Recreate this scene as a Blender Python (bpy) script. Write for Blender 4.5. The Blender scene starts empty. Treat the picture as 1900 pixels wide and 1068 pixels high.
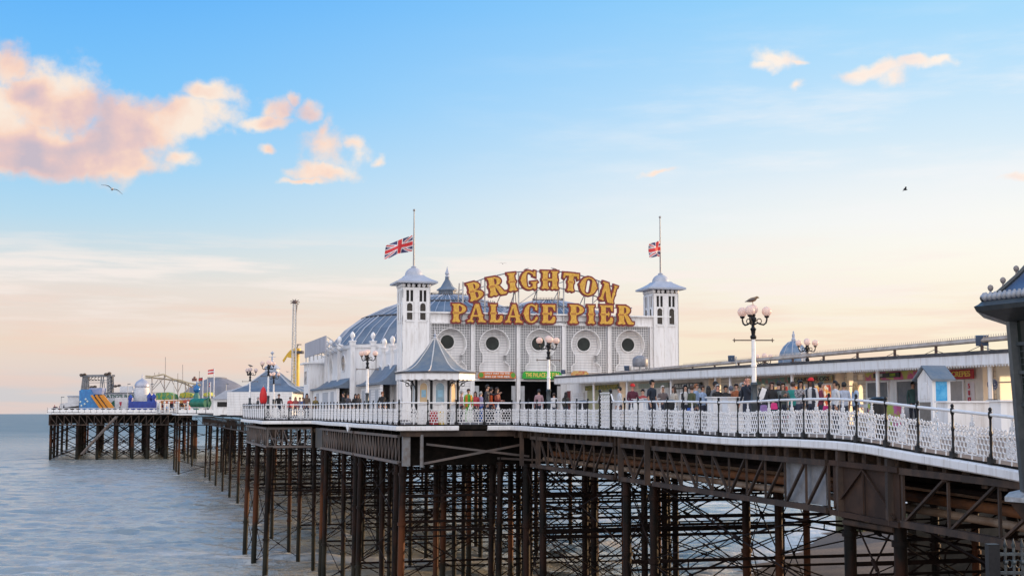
import bpy, math, random
import numpy as np
from mathutils import Vector, Matrix
R = math.radians
rnd = random.Random(11)
C = bpy.context.scene.collection
SC = bpy.context.scene
EYE = 10.7                     # eye height above the water
F = 2590.0                     # focal length in photo pixels (1900 wide)
PIT = math.atan(233 / F)
AX, AY = -0.2669, 0.9637       # pier axis (out to sea); across = (AY, -AX)

# ---------------------------------------------------------------- geometry helpers
def UV(u, v, z=0.0):
    return Vector((AY * v + AX * u, 66 + AY * u - AX * v, z))

def PX(x, y, D):
    a, b = (x - 950) / F, (534 - y) / F
    d = Vector((a, math.cos(PIT) - b * math.sin(PIT), math.sin(PIT) + b * math.cos(PIT)))
    d *= D / d.y
    return Vector((d.x, d.y, EYE + d.z))

def uofx(x, v):
    t = (x - 950) / 2600.0
    return (AY * v - t * (66 - AX * v)) / (-AX + AY * t)

def vofx(x, u):
    t = (x - 950) / 2600.0
    return (t * (66 + AY * u) - AX * u) / (AY + AX * t)

def touv(p):
    X, Y = p[0], p[1] - 66
    return (AX * X + AY * Y, AY * X - AX * Y)

def interp(x, t):
    if x <= t[0][0]: return t[0][1]
    for (a, b), (c, d) in zip(t, t[1:]):
        if x <= c: return b + (d - b) * (x - a) / (c - a)
    return t[-1][1]

ZD = [(-46, -1.7), (-42, -1.35), (-38.6, -1.07), (-36.5, -.94), (-34.7, -.83), (-33, -.70), (-31.8, -.64), (-30.9, -.62), (-28.6, -.615), (-27.2, -.635), (-25.6, -.67), (-24.1, -.66), (-20.3, -.595), (-16.6, -.575), (0, -.5), (48, -.35), (189, .05), (280, .3), (400, .3)]
def zd(u): return EYE + interp(u, ZD)
ZG = [(-46, -1.7), (-37, -1.4), (-31, -1.27), (-25, -1.23), (-3, -1.07), (30, -.98), (60, -.9), (189, -.5), (280, -.3), (400, -.3)]
def zg(u): return EYE + interp(u, ZG)

def perp(d):
    d = d.normalized()
    h = Vector((0, 0, 1)) if abs(d.z) < .95 else Vector((1, 0, 0))
    x = d.cross(h).normalized()
    return x, x.cross(d).normalized()

class MB:
    def __init__(s): s.v = []; s.f = []; s.m = []; s.k = 0
    def add(s, vs, fs):
        b = len(s.v)
        s.v += [(p[0], p[1], p[2]) for p in vs]
        s.f += [tuple(b + i for i in f) for f in fs]
        s.m += [s.k] * len(fs)
        return s
    def box(s, c, d, ang=0.0):
        ca, sa = math.cos(ang), math.sin(ang)
        vs = []
        for z in (-.5, .5):
            for x, y in ((-.5, -.5), (.5, -.5), (.5, .5), (-.5, .5)):
                a, b = x * d[0], y * d[1]
                vs.append((c[0] + a * ca - b * sa, c[1] + a * sa + b * ca, c[2] + z * d[2]))
        return s.add(vs, [(3, 2, 1, 0), (4, 5, 6, 7), (0, 1, 5, 4), (1, 2, 6, 5), (2, 3, 7, 6), (3, 0, 4, 7)])
    def bar(s, p, q, w, h=None):
        p, q = Vector(p), Vector(q); h = h or w
        x, y = perp(q - p)
        vs = [e + x * (i * w / 2) + y * (j * h / 2) for e in (p, q) for i, j in ((-1, -1), (1, -1), (1, 1), (-1, 1))]
        return s.add(vs, [(3, 2, 1, 0), (4, 5, 6, 7), (0, 1, 5, 4), (1, 2, 6, 5), (2, 3, 7, 6), (3, 0, 4, 7)])
    def tube(s, pts, r, n=8):
        pts = [Vector(p) for p in pts]
        rs = r if isinstance(r, (list, tuple)) else [r] * len(pts)
        vs, fs, px_ = [], [], None
        for i, p in enumerate(pts):
            d = (pts[min(i + 1, len(pts) - 1)] - pts[max(i - 1, 0)])
            d = d.normalized() if d.length > 1e-9 else Vector((0, 0, 1))
            if px_ is None: x, y = perp(d)
            else:
                x = (px_ - d * px_.dot(d))
                x = x.normalized() if x.length > 1e-6 else perp(d)[0]
                y = x.cross(d).normalized()
            px_ = x
            for k in range(n):
                a = 2 * math.pi * k / n
                vs.append(p + x * (rs[i] * math.cos(a)) + y * (rs[i] * math.sin(a)))
        for i in range(len(pts) - 1):
            for k in range(n):
                a, b = i * n + k, i * n + (k + 1) % n
                fs.append((a, a + n, b + n, b))
        fs.append(tuple(range(n))); fs.append(tuple(range(len(vs) - 1, len(vs) - n - 1, -1)))
        return s.add(vs, fs)
    def lathe(s, prof, c=(0, 0, 0), n=16, a0=0.0):
        vs, fs = [], []
        for r, z in prof:
            for k in range(n):
                a = a0 + 2 * math.pi * k / n
                vs.append((c[0] + r * math.cos(a), c[1] + r * math.sin(a), c[2] + z))
        for i in range(len(prof) - 1):
            for k in range(n):
                a, b = i * n + k, i * n + (k + 1) % n
                fs.append((a, b, b + n, a + n))
        if prof[0][0] > 1e-4: fs.append(tuple(range(n - 1, -1, -1)))
        if prof[-1][0] > 1e-4: fs.append(tuple(range(len(vs) - n, len(vs))))
        return s.add(vs, fs)
    def ball(s, c, r, n=12, m=8, sc=(1, 1, 1)):
        vs, fs = [], []
        for i in range(m + 1):
            t = math.pi * i / m
            for k in range(n):
                a = 2 * math.pi * k / n
                vs.append((c[0] + r * sc[0] * math.sin(t) * math.cos(a), c[1] + r * sc[1] * math.sin(t) * math.sin(a), c[2] - r * sc[2] * math.cos(t)))
        for i in range(m):
            for k in range(n):
                a, b = i * n + k, i * n + (k + 1) % n
                fs.append((a, b, b + n, a + n))
        return s.add(vs, fs)
    def prism(s, poly, o, ex, ey, depth):
        o, ex, ey = Vector(o), Vector(ex), Vector(ey)
        nz = ex.cross(ey).normalized()
        n = len(poly)
        ar = sum(poly[i][0] * poly[(i + 1) % n][1] - poly[(i + 1) % n][0] * poly[i][1] for i in range(n))
        if ar < 0: poly = poly[::-1]
        fr = [o + ex * x + ey * y for x, y in poly]
        bk = [p - nz * depth for p in fr]
        fs = [tuple(range(n)), tuple(range(2 * n - 1, n - 1, -1))]
        fs += [(i, i + n, (i + 1) % n + n, (i + 1) % n) for i in range(n)]
        return s.add(fr + bk, fs)
    def sweep(s, pts, prof):
        """profile (outward, up) swept along a path; outward is to the right of travel"""
        pts = [Vector(p) for p in pts]; n = len(prof); vs = []; fs = []
        for i, p in enumerate(pts):
            ds = []
            if i: ds.append((pts[i] - pts[i - 1]).to_2d().normalized())
            if i < len(pts) - 1: ds.append((pts[i + 1] - pts[i]).to_2d().normalized())
            d = sum(ds, Vector((0, 0))).normalized()
            k = 1 / max(.4, d.dot(ds[0]))
            nn = Vector((d.y, -d.x, 0)) * k
            vs += [p + nn * a + Vector((0, 0, b)) for a, b in prof]
        for i in range(len(pts) - 1):
            for k in range(n):
                a, b = i * n + k, i * n + (k + 1) % n
                fs.append((a, b, b + n, a + n))
        fs.append(tuple(range(n - 1, -1, -1))); fs.append(tuple(range(len(vs) - n, len(vs))))
        return s.add(vs, fs)
    def obj(s, name, mats, parent=None, sm=None, local=False):
        mats = mats if isinstance(mats, (list, tuple)) else [mats]
        off = Vector((0, 0, 0))
        if parent is not None and not local:
            q = parent
            while q is not None: off += q.location; q = q.parent
        me = bpy.data.meshes.new(name)
        me.from_pydata([(a - off.x, b - off.y, c - off.z) for a, b, c in s.v], [], s.f)
        for m in mats: me.materials.append(m)
        if len(mats) > 1: me.polygons.foreach_set('material_index', s.m)
        if sm is not None:
            me.polygons.foreach_set('use_smooth', [True] * len(me.polygons))
            me.set_sharp_from_angle(angle=R(sm))
        o = bpy.data.objects.new(name, me); C.objects.link(o)
        if parent is not None: o.parent = parent
        return o

def tag(o, label=None, cat=None, group=None, kind=None):
    for k, v in (('label', label), ('category', cat), ('group', group), ('kind', kind)):
        if v: o[k] = v
    return o

def thing(name, label, cat, loc=(0, 0, 0), rz=0.0, group=None):
    o = bpy.data.objects.new(name, None); C.objects.link(o)
    o.location = loc; o.rotation_euler = (0, 0, rz); o.empty_display_size = .2
    return tag(o, label, cat, group)

def copy_tree(o, parent=None):
    c = o.copy(); C.objects.link(c); c.parent = parent
    for ch in list(o.children): copy_tree(ch, c)
    return c

def rect(x0, y0, x1, y1): return [(x0, y0), (x1, y0), (x1, y1), (x0, y1)]
def ellipse(cx, cy, rx, ry, n=28): return [(cx + rx * math.cos(2 * math.pi * i / n), cy + ry * math.sin(2 * math.pi * i / n)) for i in range(n)]
def archpoly(cx, y0, w, h, n=12):
    r = w / 2
    return [(cx - r, y0), (cx + r, y0)] + [(cx + r * math.cos(math.pi * i / n), y0 + h - r + r * math.sin(math.pi * i / n)) for i in range(n + 1)]

EXB = Vector((AY, -AX, 0)); EZ = Vector((0, 0, 1)); EXA = Vector((AX, AY, 0)); ROTB = math.atan2(-AX, AY)

def text(body, size, m, parent, o, ex, ey, name='lettering', w=None, ext=.012):
    cu = bpy.data.curves.new('t', 'FONT'); cu.body = body; cu.size = size; cu.align_x = 'CENTER'; cu.align_y = 'CENTER'; cu.extrude = ext; cu.offset = .018 * size
    to = bpy.data.objects.new('t', cu); C.objects.link(to)
    dg = bpy.context.evaluated_depsgraph_get()
    me = bpy.data.meshes.new_from_object(to.evaluated_get(dg))
    bpy.data.objects.remove(to)
    xs = [v.co.x for v in me.vertices]
    k = w / (max(xs) - min(xs)) if w and xs else 1
    ex, ey = Vector(ex), Vector(ey); nz = ex.cross(ey)
    off = Vector((0, 0, 0)); q = parent
    while q is not None: off += q.location; q = q.parent
    for v in me.vertices:
        p = Vector(o) + ex * (v.co.x * k) + ey * v.co.y + nz * v.co.z - off
        v.co = p
    me.materials.clear(); me.materials.append(m); me.name = name
    ob = bpy.data.objects.new(name, me); C.objects.link(ob); ob.parent = parent
    return ob

# ---------------------------------------------------------------- materials
def lin(c):
    f = lambda x: x / 12.92 if x <= .04045 else ((x + .055) / 1.055) ** 2.4
    return tuple(f(x / 255) for x in c) + (1,)

MATS = {}
def mat(name, col, rough=.6, metal=0., col2=None, scale=4., stretch=(1, 1, 1), lo=.4, hi=.65, bump=0., bscale=30., lines=None, spec=.5, coord='Object'):
    m = bpy.data.materials.new(name); m.use_nodes = True
    nt = m.node_tree; N = nt.nodes; L = nt.links; b = N['Principled BSDF']
    b.inputs['Roughness'].default_value = rough; b.inputs['Metallic'].default_value = metal
    b.inputs['Specular IOR Level'].default_value = spec
    col = tuple(col)[:3] + (1,); b.inputs['Base Color'].default_value = col
    tc = N.new('ShaderNodeNewGeometry') if coord == 'World' else N.new('ShaderNodeTexCoord')
    src = tc.outputs['Position'] if coord == 'World' else tc.outputs['Object']
    if col2 is None: col2 = tuple(x * .8 for x in col[:3])
    mp = N.new('ShaderNodeMapping'); mp.inputs['Scale'].default_value = stretch; L.new(src, mp.inputs[0])
    nz = N.new('ShaderNodeTexNoise'); nz.inputs['Scale'].default_value = scale; nz.inputs['Detail'].default_value = 6; nz.inputs['Roughness'].default_value = .65
    L.new(mp.outputs[0], nz.inputs['Vector'])
    rp = N.new('ShaderNodeValToRGB'); rp.color_ramp.elements[0].position = lo; rp.color_ramp.elements[1].position = hi
    rp.color_ramp.elements[0].color = col; rp.color_ramp.elements[1].color = tuple(col2)[:3] + (1,)
    L.new(nz.outputs['Fac'], rp.inputs[0])
    out = rp.outputs[0]
    if name in ('white_paint', 'white_iron_paint', 'white_weatherboard'):     # sparse rust and salt runs down old seaside paint
        m2 = N.new('ShaderNodeMapping'); m2.inputs['Scale'].default_value = (5.5, 5.5, .55); L.new(src, m2.inputs[0])
        n3 = N.new('ShaderNodeTexNoise'); n3.inputs['Scale'].default_value = 1.3; n3.inputs['Detail'].default_value = 5; n3.inputs['Roughness'].default_value = .6; L.new(m2.outputs[0], n3.inputs['Vector'])
        r3 = N.new('ShaderNodeMapRange'); r3.inputs[1].default_value = .60; r3.inputs[2].default_value = .76; r3.inputs[4].default_value = .5; L.new(n3.outputs['Fac'], r3.inputs[0])
        x3 = N.new('ShaderNodeMix'); x3.data_type = 'RGBA'; L.new(r3.outputs[0], x3.inputs[0]); L.new(out, x3.inputs[6]); x3.inputs[7].default_value = (.40, .27, .17, 1); out = x3.outputs[2]
    if lines:      # board joints: (axis, period, joint share, joint colour)
        ax, per, sh, jc = lines
        sx = N.new('ShaderNodeSeparateXYZ'); L.new(src, sx.inputs[0])
        mm = N.new('ShaderNodeMath'); mm.operation = 'MULTIPLY'; mm.inputs[1].default_value = 1 / per; L.new(sx.outputs[ax], mm.inputs[0])
        fr = N.new('ShaderNodeMath'); fr.operation = 'FRACT'; L.new(mm.outputs[0], fr.inputs[0])
        lt = N.new('ShaderNodeMath'); lt.operation = 'LESS_THAN'; lt.inputs[1].default_value = sh; L.new(fr.outputs[0], lt.inputs[0])
        mx = N.new('ShaderNodeMix'); mx.data_type = 'RGBA'; L.new(lt.outputs[0], mx.inputs[0]); L.new(out, mx.inputs[6]); mx.inputs[7].default_value = tuple(jc)[:3] + (1,)
        out = mx.outputs[2]
        bp = N.new('ShaderNodeBump'); bp.inputs['Strength'].default_value = .6; bp.inputs['Distance'].default_value = .03
        L.new(fr.outputs[0], bp.inputs['Height']); L.new(bp.outputs[0], b.inputs['Normal'])
    elif bump:
        n2 = N.new('ShaderNodeTexNoise'); n2.inputs['Scale'].default_value = bscale; n2.inputs['Detail'].default_value = 5; L.new(src, n2.inputs['Vector'])
        bp = N.new('ShaderNodeBump'); bp.inputs['Strength'].default_value = bump; bp.inputs['Distance'].default_value = .02
        L.new(n2.outputs['Fac'], bp.inputs['Height']); L.new(bp.outputs[0], b.inputs['Normal'])
    L.new(out, b.inputs['Base Color'])
    MATS[name] = m
    return m

W1 = (.84, .83, .83)
white = mat('white_paint', W1, .45, col2=(.56, .53, .50), scale=2.4, stretch=(2, 2, .25), lo=.48, hi=.78)
white2 = mat('white_iron_paint', (.82, .81, .81), .4, col2=(.6, .57, .54), scale=6, lo=.55, hi=.8)
board = mat('white_weatherboard', W1, .5, col2=(.58, .56, .54), scale=2.2, stretch=(2, 2, .25), lo=.48, hi=.8, lines=(2, .19, .14, (.42, .43, .46)))
cream = mat('cream_boards', (.76, .68, .57), .5, col2=(.64, .56, .46), scale=2, lines=(2, .16, .10, (.36, .30, .24)))
beige = mat('beige_paint', (.78, .70, .62), .5, col2=(.66, .58, .50), scale=1.5)
black = mat('black_iron', (.008, .009, .012), .4, col2=(.02, .02, .022), scale=8, spec=.25)
darkgreen = mat('dark_green_iron', (.030, .040, .048), .4, col2=(.055, .065, .07), scale=5)
lead = mat('lead_roof', (.085, .122, .178), .55, col2=(.18, .22, .275), scale=.9, lo=.35, hi=.75, bump=.15, bscale=3)
leadpale = mat('pale_lead', (.42, .45, .52), .5, col2=(.30, .34, .42), scale=1.4, lo=.35, hi=.75)
darkroof = mat('dark_felt_roof', (.05, .05, .055), .8, col2=(.11, .10, .10), scale=3)
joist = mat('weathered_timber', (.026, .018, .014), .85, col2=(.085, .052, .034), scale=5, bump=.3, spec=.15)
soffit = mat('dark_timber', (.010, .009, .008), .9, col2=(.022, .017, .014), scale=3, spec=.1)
planks = mat('deck_planks', (.22, .18, .15), .8, col2=(.14, .115, .10), scale=3, lines=(1, .16, .1, (.05, .04, .035)))
gold = mat('sign_gold', (.58, .29, .025), .45, col2=(.80, .50, .08), scale=7, lo=.4, hi=.7)
red = mat('sign_red', (.22, .015, .011), .4, col2=(.14, .010, .009), scale=4)
glassdark = mat('dark_glass', (.010, .014, .013), .08, col2=(.02, .028, .025), scale=1.5, spec=.22)
shadowgap = mat('dark_opening', (.012, .012, .013), .8, col2=(.02, .018, .016), scale=2)  # near-black colour stands in for the shade inside openings
steel = mat('grey_steel', (.35, .36, .38), .4, .6, col2=(.25, .25, .26), scale=6)
galv = mat('galvanised', (.50, .50, .50), .45, .2, col2=(.36, .35, .33), scale=4)

def iron_mat():
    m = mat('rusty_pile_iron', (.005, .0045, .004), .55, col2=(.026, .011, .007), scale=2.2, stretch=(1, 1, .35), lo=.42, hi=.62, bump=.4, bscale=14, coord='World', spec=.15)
    nt = m.node_tree; N = nt.nodes; L = nt.links; b = N['Principled BSDF']
    prev = b.inputs['Base Color'].links[0].from_socket
    g = N.new('ShaderNodeNewGeometry'); sx = N.new('ShaderNodeSeparateXYZ'); L.new(g.outputs['Position'], sx.inputs[0])
    nz = N.new('ShaderNodeTexNoise'); nz.inputs['Scale'].default_value = .9; nz.inputs['Detail'].default_value = 5; L.new(g.outputs['Position'], nz.inputs['Vector'])
    ma = N.new('ShaderNodeMath'); ma.operation = 'MULTIPLY_ADD'; ma.inputs[1].default_value = 4.0; L.new(nz.outputs[0], ma.inputs[0]); L.new(sx.outputs[2], ma.inputs[2])
    def band(c, a, e):
        nonlocal prev
        mr = N.new('ShaderNodeMapRange'); mr.inputs[1].default_value = a; mr.inputs[2].default_value = e; L.new(ma.outputs[0], mr.inputs[0])
        mx = N.new('ShaderNodeMix'); mx.data_type = 'RGBA'; L.new(mr.outputs[0], mx.inputs[0]); L.new(prev, mx.inputs[6]); mx.inputs[7].default_value = c + (1,)
        prev = mx.outputs[2]
    oi = N.new('ShaderNodeObjectInfo'); rr_ = N.new('ShaderNodeMapRange'); rr_.inputs[1].default_value = .58; rr_.inputs[2].default_value = 1.05; rr_.inputs[3].default_value = .0; L.new(oi.outputs['Random'], rr_.inputs[0])
    bare = prev
    band((.125, .042, .016), 8.9, 7.0)
    mx_ = N.new('ShaderNodeMix'); mx_.data_type = 'RGBA'; L.new(rr_.outputs[0], mx_.inputs[0]); L.new(bare, mx_.inputs[6]); L.new(prev, mx_.inputs[7]); prev = mx_.outputs[2]          # rust belt of the splash zone
    band((.024, .022, .016), 5.0, 4.3)         # barnacles and weed at the tide line
    band((.014, .015, .012), 3.4, 2.6)
    L.new(prev, b.inputs['Base Color'])
    return m
pileiron = iron_mat()
girderiron = mat('girder_iron', (.052, .041, .036), .7, col2=(.12, .076, .054), scale=1.6, stretch=(1, 1, .5), lo=.45, hi=.72, bump=.3, coord='World', spec=.15)
girdergrey = mat('grey_girder_iron', (.15, .135, .13), .65, col2=(.24, .17, .14), scale=1.6, lo=.45, hi=.72, coord='World', spec=.2)
rodiron = mat('rod_iron', (.009, .007, .007), .8, col2=(.024, .013, .010), scale=1.5, coord='World', spec=.12)
platebrown = mat('brown_plate_iron', (.038, .025, .02), .7, col2=(.085, .048, .032), scale=1.3, lo=.4, hi=.75, coord='World', spec=.15)

def translucent(name, col, mixv=.75):
    m = bpy.data.materials.new(name); m.use_nodes = True; nt = m.node_tree; N = nt.nodes; L = nt.links
    b = N['Principled BSDF']; b.inputs['Base Color'].default_value = col + (1,); b.inputs['Roughness'].default_value = .25
    t = N.new('ShaderNodeBsdfTranslucent'); t.inputs[0].default_value = col + (1,)
    mx = N.new('ShaderNodeMixShader'); mx.inputs[0].default_value = mixv
    L.new(b.outputs[0], mx.inputs[1]); L.new(t.outputs[0], mx.inputs[2]); L.new(mx.outputs[0], N['Material Output'].inputs[0])
    return m
frost = translucent('frosted_screen', (.95, .94, .90), .85)
opal = translucent('opal_glass', (.92, .78, .72), .5)

# ---------------------------------------------------------------- camera, sun, sky
cd = bpy.data.cameras.new('camera'); cam = bpy.data.objects.new('camera', cd); C.objects.link(cam)
cam.location = (0, 0, EYE); cam.rotation_euler = (math.pi / 2 + PIT, 0, 0)
cd.sensor_width = 36; cd.lens = 36 * F / 1900; cd.clip_end = 60000; cd.clip_start = .1
SC.camera = cam
SUNAZ, SUNEL = R(64), R(9)
sd = Vector((math.sin(SUNAZ) * math.cos(SUNEL), math.cos(SUNAZ) * math.cos(SUNEL), math.sin(SUNEL)))
sl = bpy.data.lights.new('sun', 'SUN'); sl.energy = 5.0; sl.angle = R(.5); sl.color = (1, .66, .36)
so = bpy.data.objects.new('sun', sl); C.objects.link(so); so.rotation_euler = sd.to_track_quat('Z', 'Y').to_euler(); so.location = (80, 40, 60)
vs_ = SC.view_settings; vs_.view_transform = 'Standard'; vs_.look = 'None'; vs_.exposure = .20; vs_.gamma = 1

def build_world():
    w = bpy.data.worlds.new('World'); SC.world = w; w.use_nodes = True
    nt = w.node_tree; N = nt.nodes; L = nt.links; N.clear()
    def val(x):
        return x
    def M(op, a, b=None, c=None, clamp=False):
        n = N.new('ShaderNodeMath'); n.operation = op; n.use_clamp = clamp
        for i, x in enumerate((a, b, c)):
            if x is None: continue
            if isinstance(x, (int, float)): n.inputs[i].default_value = x
            else: L.new(x, n.inputs[i])
        return n.outputs[0]
    def V(op, a, b=None):
        n = N.new('ShaderNodeVectorMath'); n.operation = op
        for i, x in enumerate((a, b)):
            if x is None: continue
            if isinstance(x, tuple): n.inputs[i].default_value = x
            else: L.new(x, n.inputs[i])
        return n.outputs['Value'] if op == 'LENGTH' else n.outputs[0]
    def MR(x, a, b, c=0., d=1., smooth=True):
        n = N.new('ShaderNodeMapRange'); n.interpolation_type = 'SMOOTHSTEP' if smooth else 'LINEAR'
        L.new(x, n.inputs[0])
        for i, q in enumerate((a, b, c, d)): n.inputs[i + 1].default_value = q
        return n.outputs[0]
    def MIX(f, a, b, mode='MIX'):
        n = N.new('ShaderNodeMix'); n.data_type = 'RGBA'; n.blend_type = mode
        if isinstance(f, (int, float)): n.inputs[0].default_value = f
        else: L.new(f, n.inputs[0])
        for i, x in ((6, a), (7, b)):
            if isinstance(x, tuple): n.inputs[i].default_value = x
            else: L.new(x, n.inputs[i])
        return n.outputs[2]
    def NOISE(vec, sc, det=6, rough=.6):
        n = N.new('ShaderNodeTexNoise'); n.inputs['Scale'].default_value = sc; n.inputs['Detail'].default_value = det; n.inputs['Roughness'].default_value = rough
        L.new(vec, n.inputs['Vector']); return n.outputs['Fac']
    tc = N.new('ShaderNodeTexCoord')
    sx = N.new('ShaderNodeSeparateXYZ'); L.new(tc.outputs['Generated'], sx.inputs[0])
    X, Y, Z = sx.outputs
    az = M('ARCTAN2', X, Y); el = M('ARCSINE', Z)
    def ramp(stops):
        n = N.new('ShaderNodeValToRGB'); cr = n.color_ramp
        while len(cr.elements) < len(stops): cr.elements.new(.5)
        for e, (y, c) in zip(cr.elements, stops):
            e.position = max(0, min(1, (767 - y) / F / R(60))); e.color = lin(c)
        L.new(M('DIVIDE', el, R(60), clamp=True), n.inputs[0]); return n.outputs[0]
    # sky colours seen at photo heights y, towards the left and the right of the view
    left = ramp([(768, (206, 203, 206)), (712, (210, 206, 207)), (690, (226, 211, 203)), (640, (234, 214, 198)), (600, (233, 216, 205)), (540, (228, 220, 214)), (490, (210, 220, 224)), (420, (182, 216, 236)), (330, (156, 208, 243)), (200, (122, 195, 248)), (20, (96, 178, 247)), (-500, (88, 160, 238)), (-1900, (120, 175, 238))])
    right = ramp([(768, (245, 229, 202)), (640, (247, 234, 208)), (580, (247, 237, 218)), (500, (249, 244, 232)), (430, (246, 245, 240)), (360, (235, 240, 243)), (280, (212, 232, 245)), (160, (184, 222, 248)), (20, (152, 211, 249)), (-500, (120, 180, 240)), (-1900, (120, 175, 238))])
    f = MR(az, -.36, .36)
    base = MIX(f, left, right)
    comb = N.new('ShaderNodeCombineXYZ'); L.new(az, comb.inputs[0]); L.new(el, comb.inputs[1])
    P = comb.outputs[0]
    # cirrus veil, drawn out sideways
    cm = N.new('ShaderNodeMapping'); cm.inputs['Scale'].default_value = (3.2, 34, 1); cm.inputs['Rotation'].default_value = (0, 0, R(5)); L.new(P, cm.inputs[0])
    veil = M('MULTIPLY', MR(NOISE(cm.outputs[0], 1.9, 8, .58), .44, .62), MR(el, .03, .10))
    veil = M('MULTIPLY', veil, M('SUBTRACT', 1.0, MR(el, .10, .135)))
    base = MIX(M('MULTIPLY', veil, .8), base, lin((247, 236, 230)))
    cm2 = N.new('ShaderNodeMapping'); cm2.inputs['Scale'].default_value = (5, 60, 1); L.new(P, cm2.inputs[0])
    band = M('MULTIPLY', MR(NOISE(cm2.outputs[0], 1.3, 6, .55), .45, .62), M('SUBTRACT', 1.0, MR(el, .06, .1)))
    base = MIX(M('MULTIPLY', band, .45), base, lin((240, 206, 190)))
    cm3 = N.new('ShaderNodeMapping'); cm3.inputs['Scale'].default_value = (4.5, 26, 1); cm3.inputs['Rotation'].default_value = (0, 0, R(-17)); L.new(P, cm3.inputs[0])
    hi = M('MULTIPLY', MR(NOISE(cm3.outputs[0], 1.5, 8, .6), .44, .72), M('MULTIPLY', MR(el, .09, .15), M('SUBTRACT', 1.0, MR(el, .2, .3))))
    base = MIX(M('MULTIPLY', M('MULTIPLY', hi, MR(az, -.12, .3)), .6), base, lin((242, 242, 244)))
    # cumulus: blobs at photo places, broken up by noise
    B = [(62, 172, 112, 74), (18, 120, 46, 36), (130, 190, 44, 62), (-50, 210, 130, 110), (40, 265, 165, 72), (150, 275, 150, 60), (250, 245, 120, 66), (335, 224, 92, 50), (395, 208, 34, 22), (392, 174, 52, 17), (70, 303, 180, 34), (230, 300, 115, 36),
         (492, 226, 44, 15), (516, 205, 18, 16), (563, 210, 19, 12), (540, 188, 9, 8), (608, 285, 33, 26), (595, 318, 52, 12), (603, 252, 13, 22), (655, 278, 24, 12), (560, 331, 32, 5),
         (1442, 112, 40, 12), (1412, 126, 26, 8), (1478, 114, 24, 6), (1640, 130, 58, 15), (1705, 122, 42, 11), (1592, 138, 30, 10), (1662, 146, 24, 18), (1740, 116, 18, 6), (1484, 160, 12, 7), (332, 297, 28, 11), (498, 282, 11, 6), (700, 296, 9, 6), (1226, 313, 30, 4), (1895, 340, 30, 7)]
    wn = N.new('ShaderNodeTexNoise'); wn.inputs['Scale'].default_value = 26; wn.inputs['Detail'].default_value = 5; L.new(P, wn.inputs['Vector'])
    warp = V('SCALE', V('SUBTRACT', wn.outputs['Color'], (.5, .5, .5))); warp.node.inputs['Scale'].default_value = .032
    PW = V('ADD', P, warp)
    cur = None
    for x, y, rx, ry in B:
        d = Vector(((x - 950) / F, math.cos(PIT) - (534 - y) / F * math.sin(PIT), math.sin(PIT) + (534 - y) / F * math.cos(PIT))).normalized()
        a, e = math.atan2(d.x, d.y), math.asin(d.z)
        q = V('LENGTH', V('MULTIPLY', V('SUBTRACT', PW, (a, e, 0)), (F / rx, F / ry, 0)))
        k = 1.0 if max(rx, ry) > 70 else (.8 if rx > 40 else (.62 if rx > 14 else .5))
        if k < 1:
            g_ = 1.35 if k > .7 else 1.6
            q = M('MULTIPLY', q, 1 / g_)
        q = M('MULTIPLY', M('SUBTRACT', 1.0, q), k)
        cur = q if cur is None else M('MAXIMUM', cur, q)
    n1 = NOISE(P, 30, 8, .56)
    off = V('ADD', P, (.012, .004, 0)); n1s = NOISE(off, 30, 8, .56)
    n0 = NOISE(P, 11, 5, .45); n0s = NOISE(V('ADD', P, (.03, -.004, 0)), 11, 5, .45)
    dens = M('ADD', M('ADD', M('ADD', cur, .08), M('MULTIPLY', M('SUBTRACT', n1, .5), 1.15)), M('MULTIPLY', M('SUBTRACT', NOISE(P, 110, 5, .6), .5), .5))
    alpha = MR(dens, -.02, .62)
    lit = M('ADD', M('MULTIPLY', M('SUBTRACT', n1, n1s), .7), M('MULTIPLY', M('SUBTRACT', n0, n0s), 2.4))
    lit = M('ADD', lit, M('MULTIPLY', MR(dens, .25, 1.1), -.30))
    for x, y, rx, ry, k in ((172, 222, 48, 52, -.34), (45, 162, 60, 26, -.30), (40, 285, 140, 46, -.30), (255, 190, 80, 30, -.22), (100, 130, 95, 46, .22), (150, 190, 34, 60, .16), (350, 225, 90, 44, .24), (250, 305, 140, 26, .16), (112, 250, 34, 22, .2), (590, 330, 60, 12, -.12)):
        d = Vector(((x - 950) / F, math.cos(PIT) - (534 - y) / F * math.sin(PIT), math.sin(PIT) + (534 - y) / F * math.cos(PIT))).normalized()
        q = V('LENGTH', V('MULTIPLY', V('SUBTRACT', PW, (math.atan2(d.x, d.y), math.asin(d.z), 0)), (F / rx, F / ry, 0)))
        lit = M('ADD', lit, MR(q, 1.25, .2, 0., k))
    lit = M('ADD', lit, .80, clamp=True)
    col = N.new('ShaderNodeValToRGB'); cr = col.color_ramp
    cr.elements.new(.5); cr.elements.new(.7)
    for e_, (p, c) in zip(cr.elements, ((.10, (200, 183, 193)), (.42, (232, 196, 190)), (.64, (253, 214, 190)), (.95, (255, 234, 214)))):
        e_.position = p; e_.color = lin(c)
    L.new(lit, col.inputs[0])
    cfar = MIX(M('MULTIPLY', f, .65), col.outputs[0], lin((255, 244, 234)))
    base = MIX(M('MULTIPLY', alpha, .93), base, cfar)
    sky = N.new('ShaderNodeTexSky'); sky.sky_type = 'NISHITA'; sky.sun_disc = False; sky.sun_elevation = SUNEL; sky.sun_rotation = SUNAZ
    sky.dust_density = 2
    # unseen sky behind the viewer, brightened to fill the shaded fronts with light
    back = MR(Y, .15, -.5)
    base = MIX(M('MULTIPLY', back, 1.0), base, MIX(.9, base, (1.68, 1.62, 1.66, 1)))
    bg = N.new('ShaderNodeBackground'); bg.inputs['Strength'].default_value = .87
    b2 = N.new('ShaderNodeBackground'); b2.inputs['Strength'].default_value = .008; L.new(sky.outputs[0], b2.inputs[0])
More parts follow.
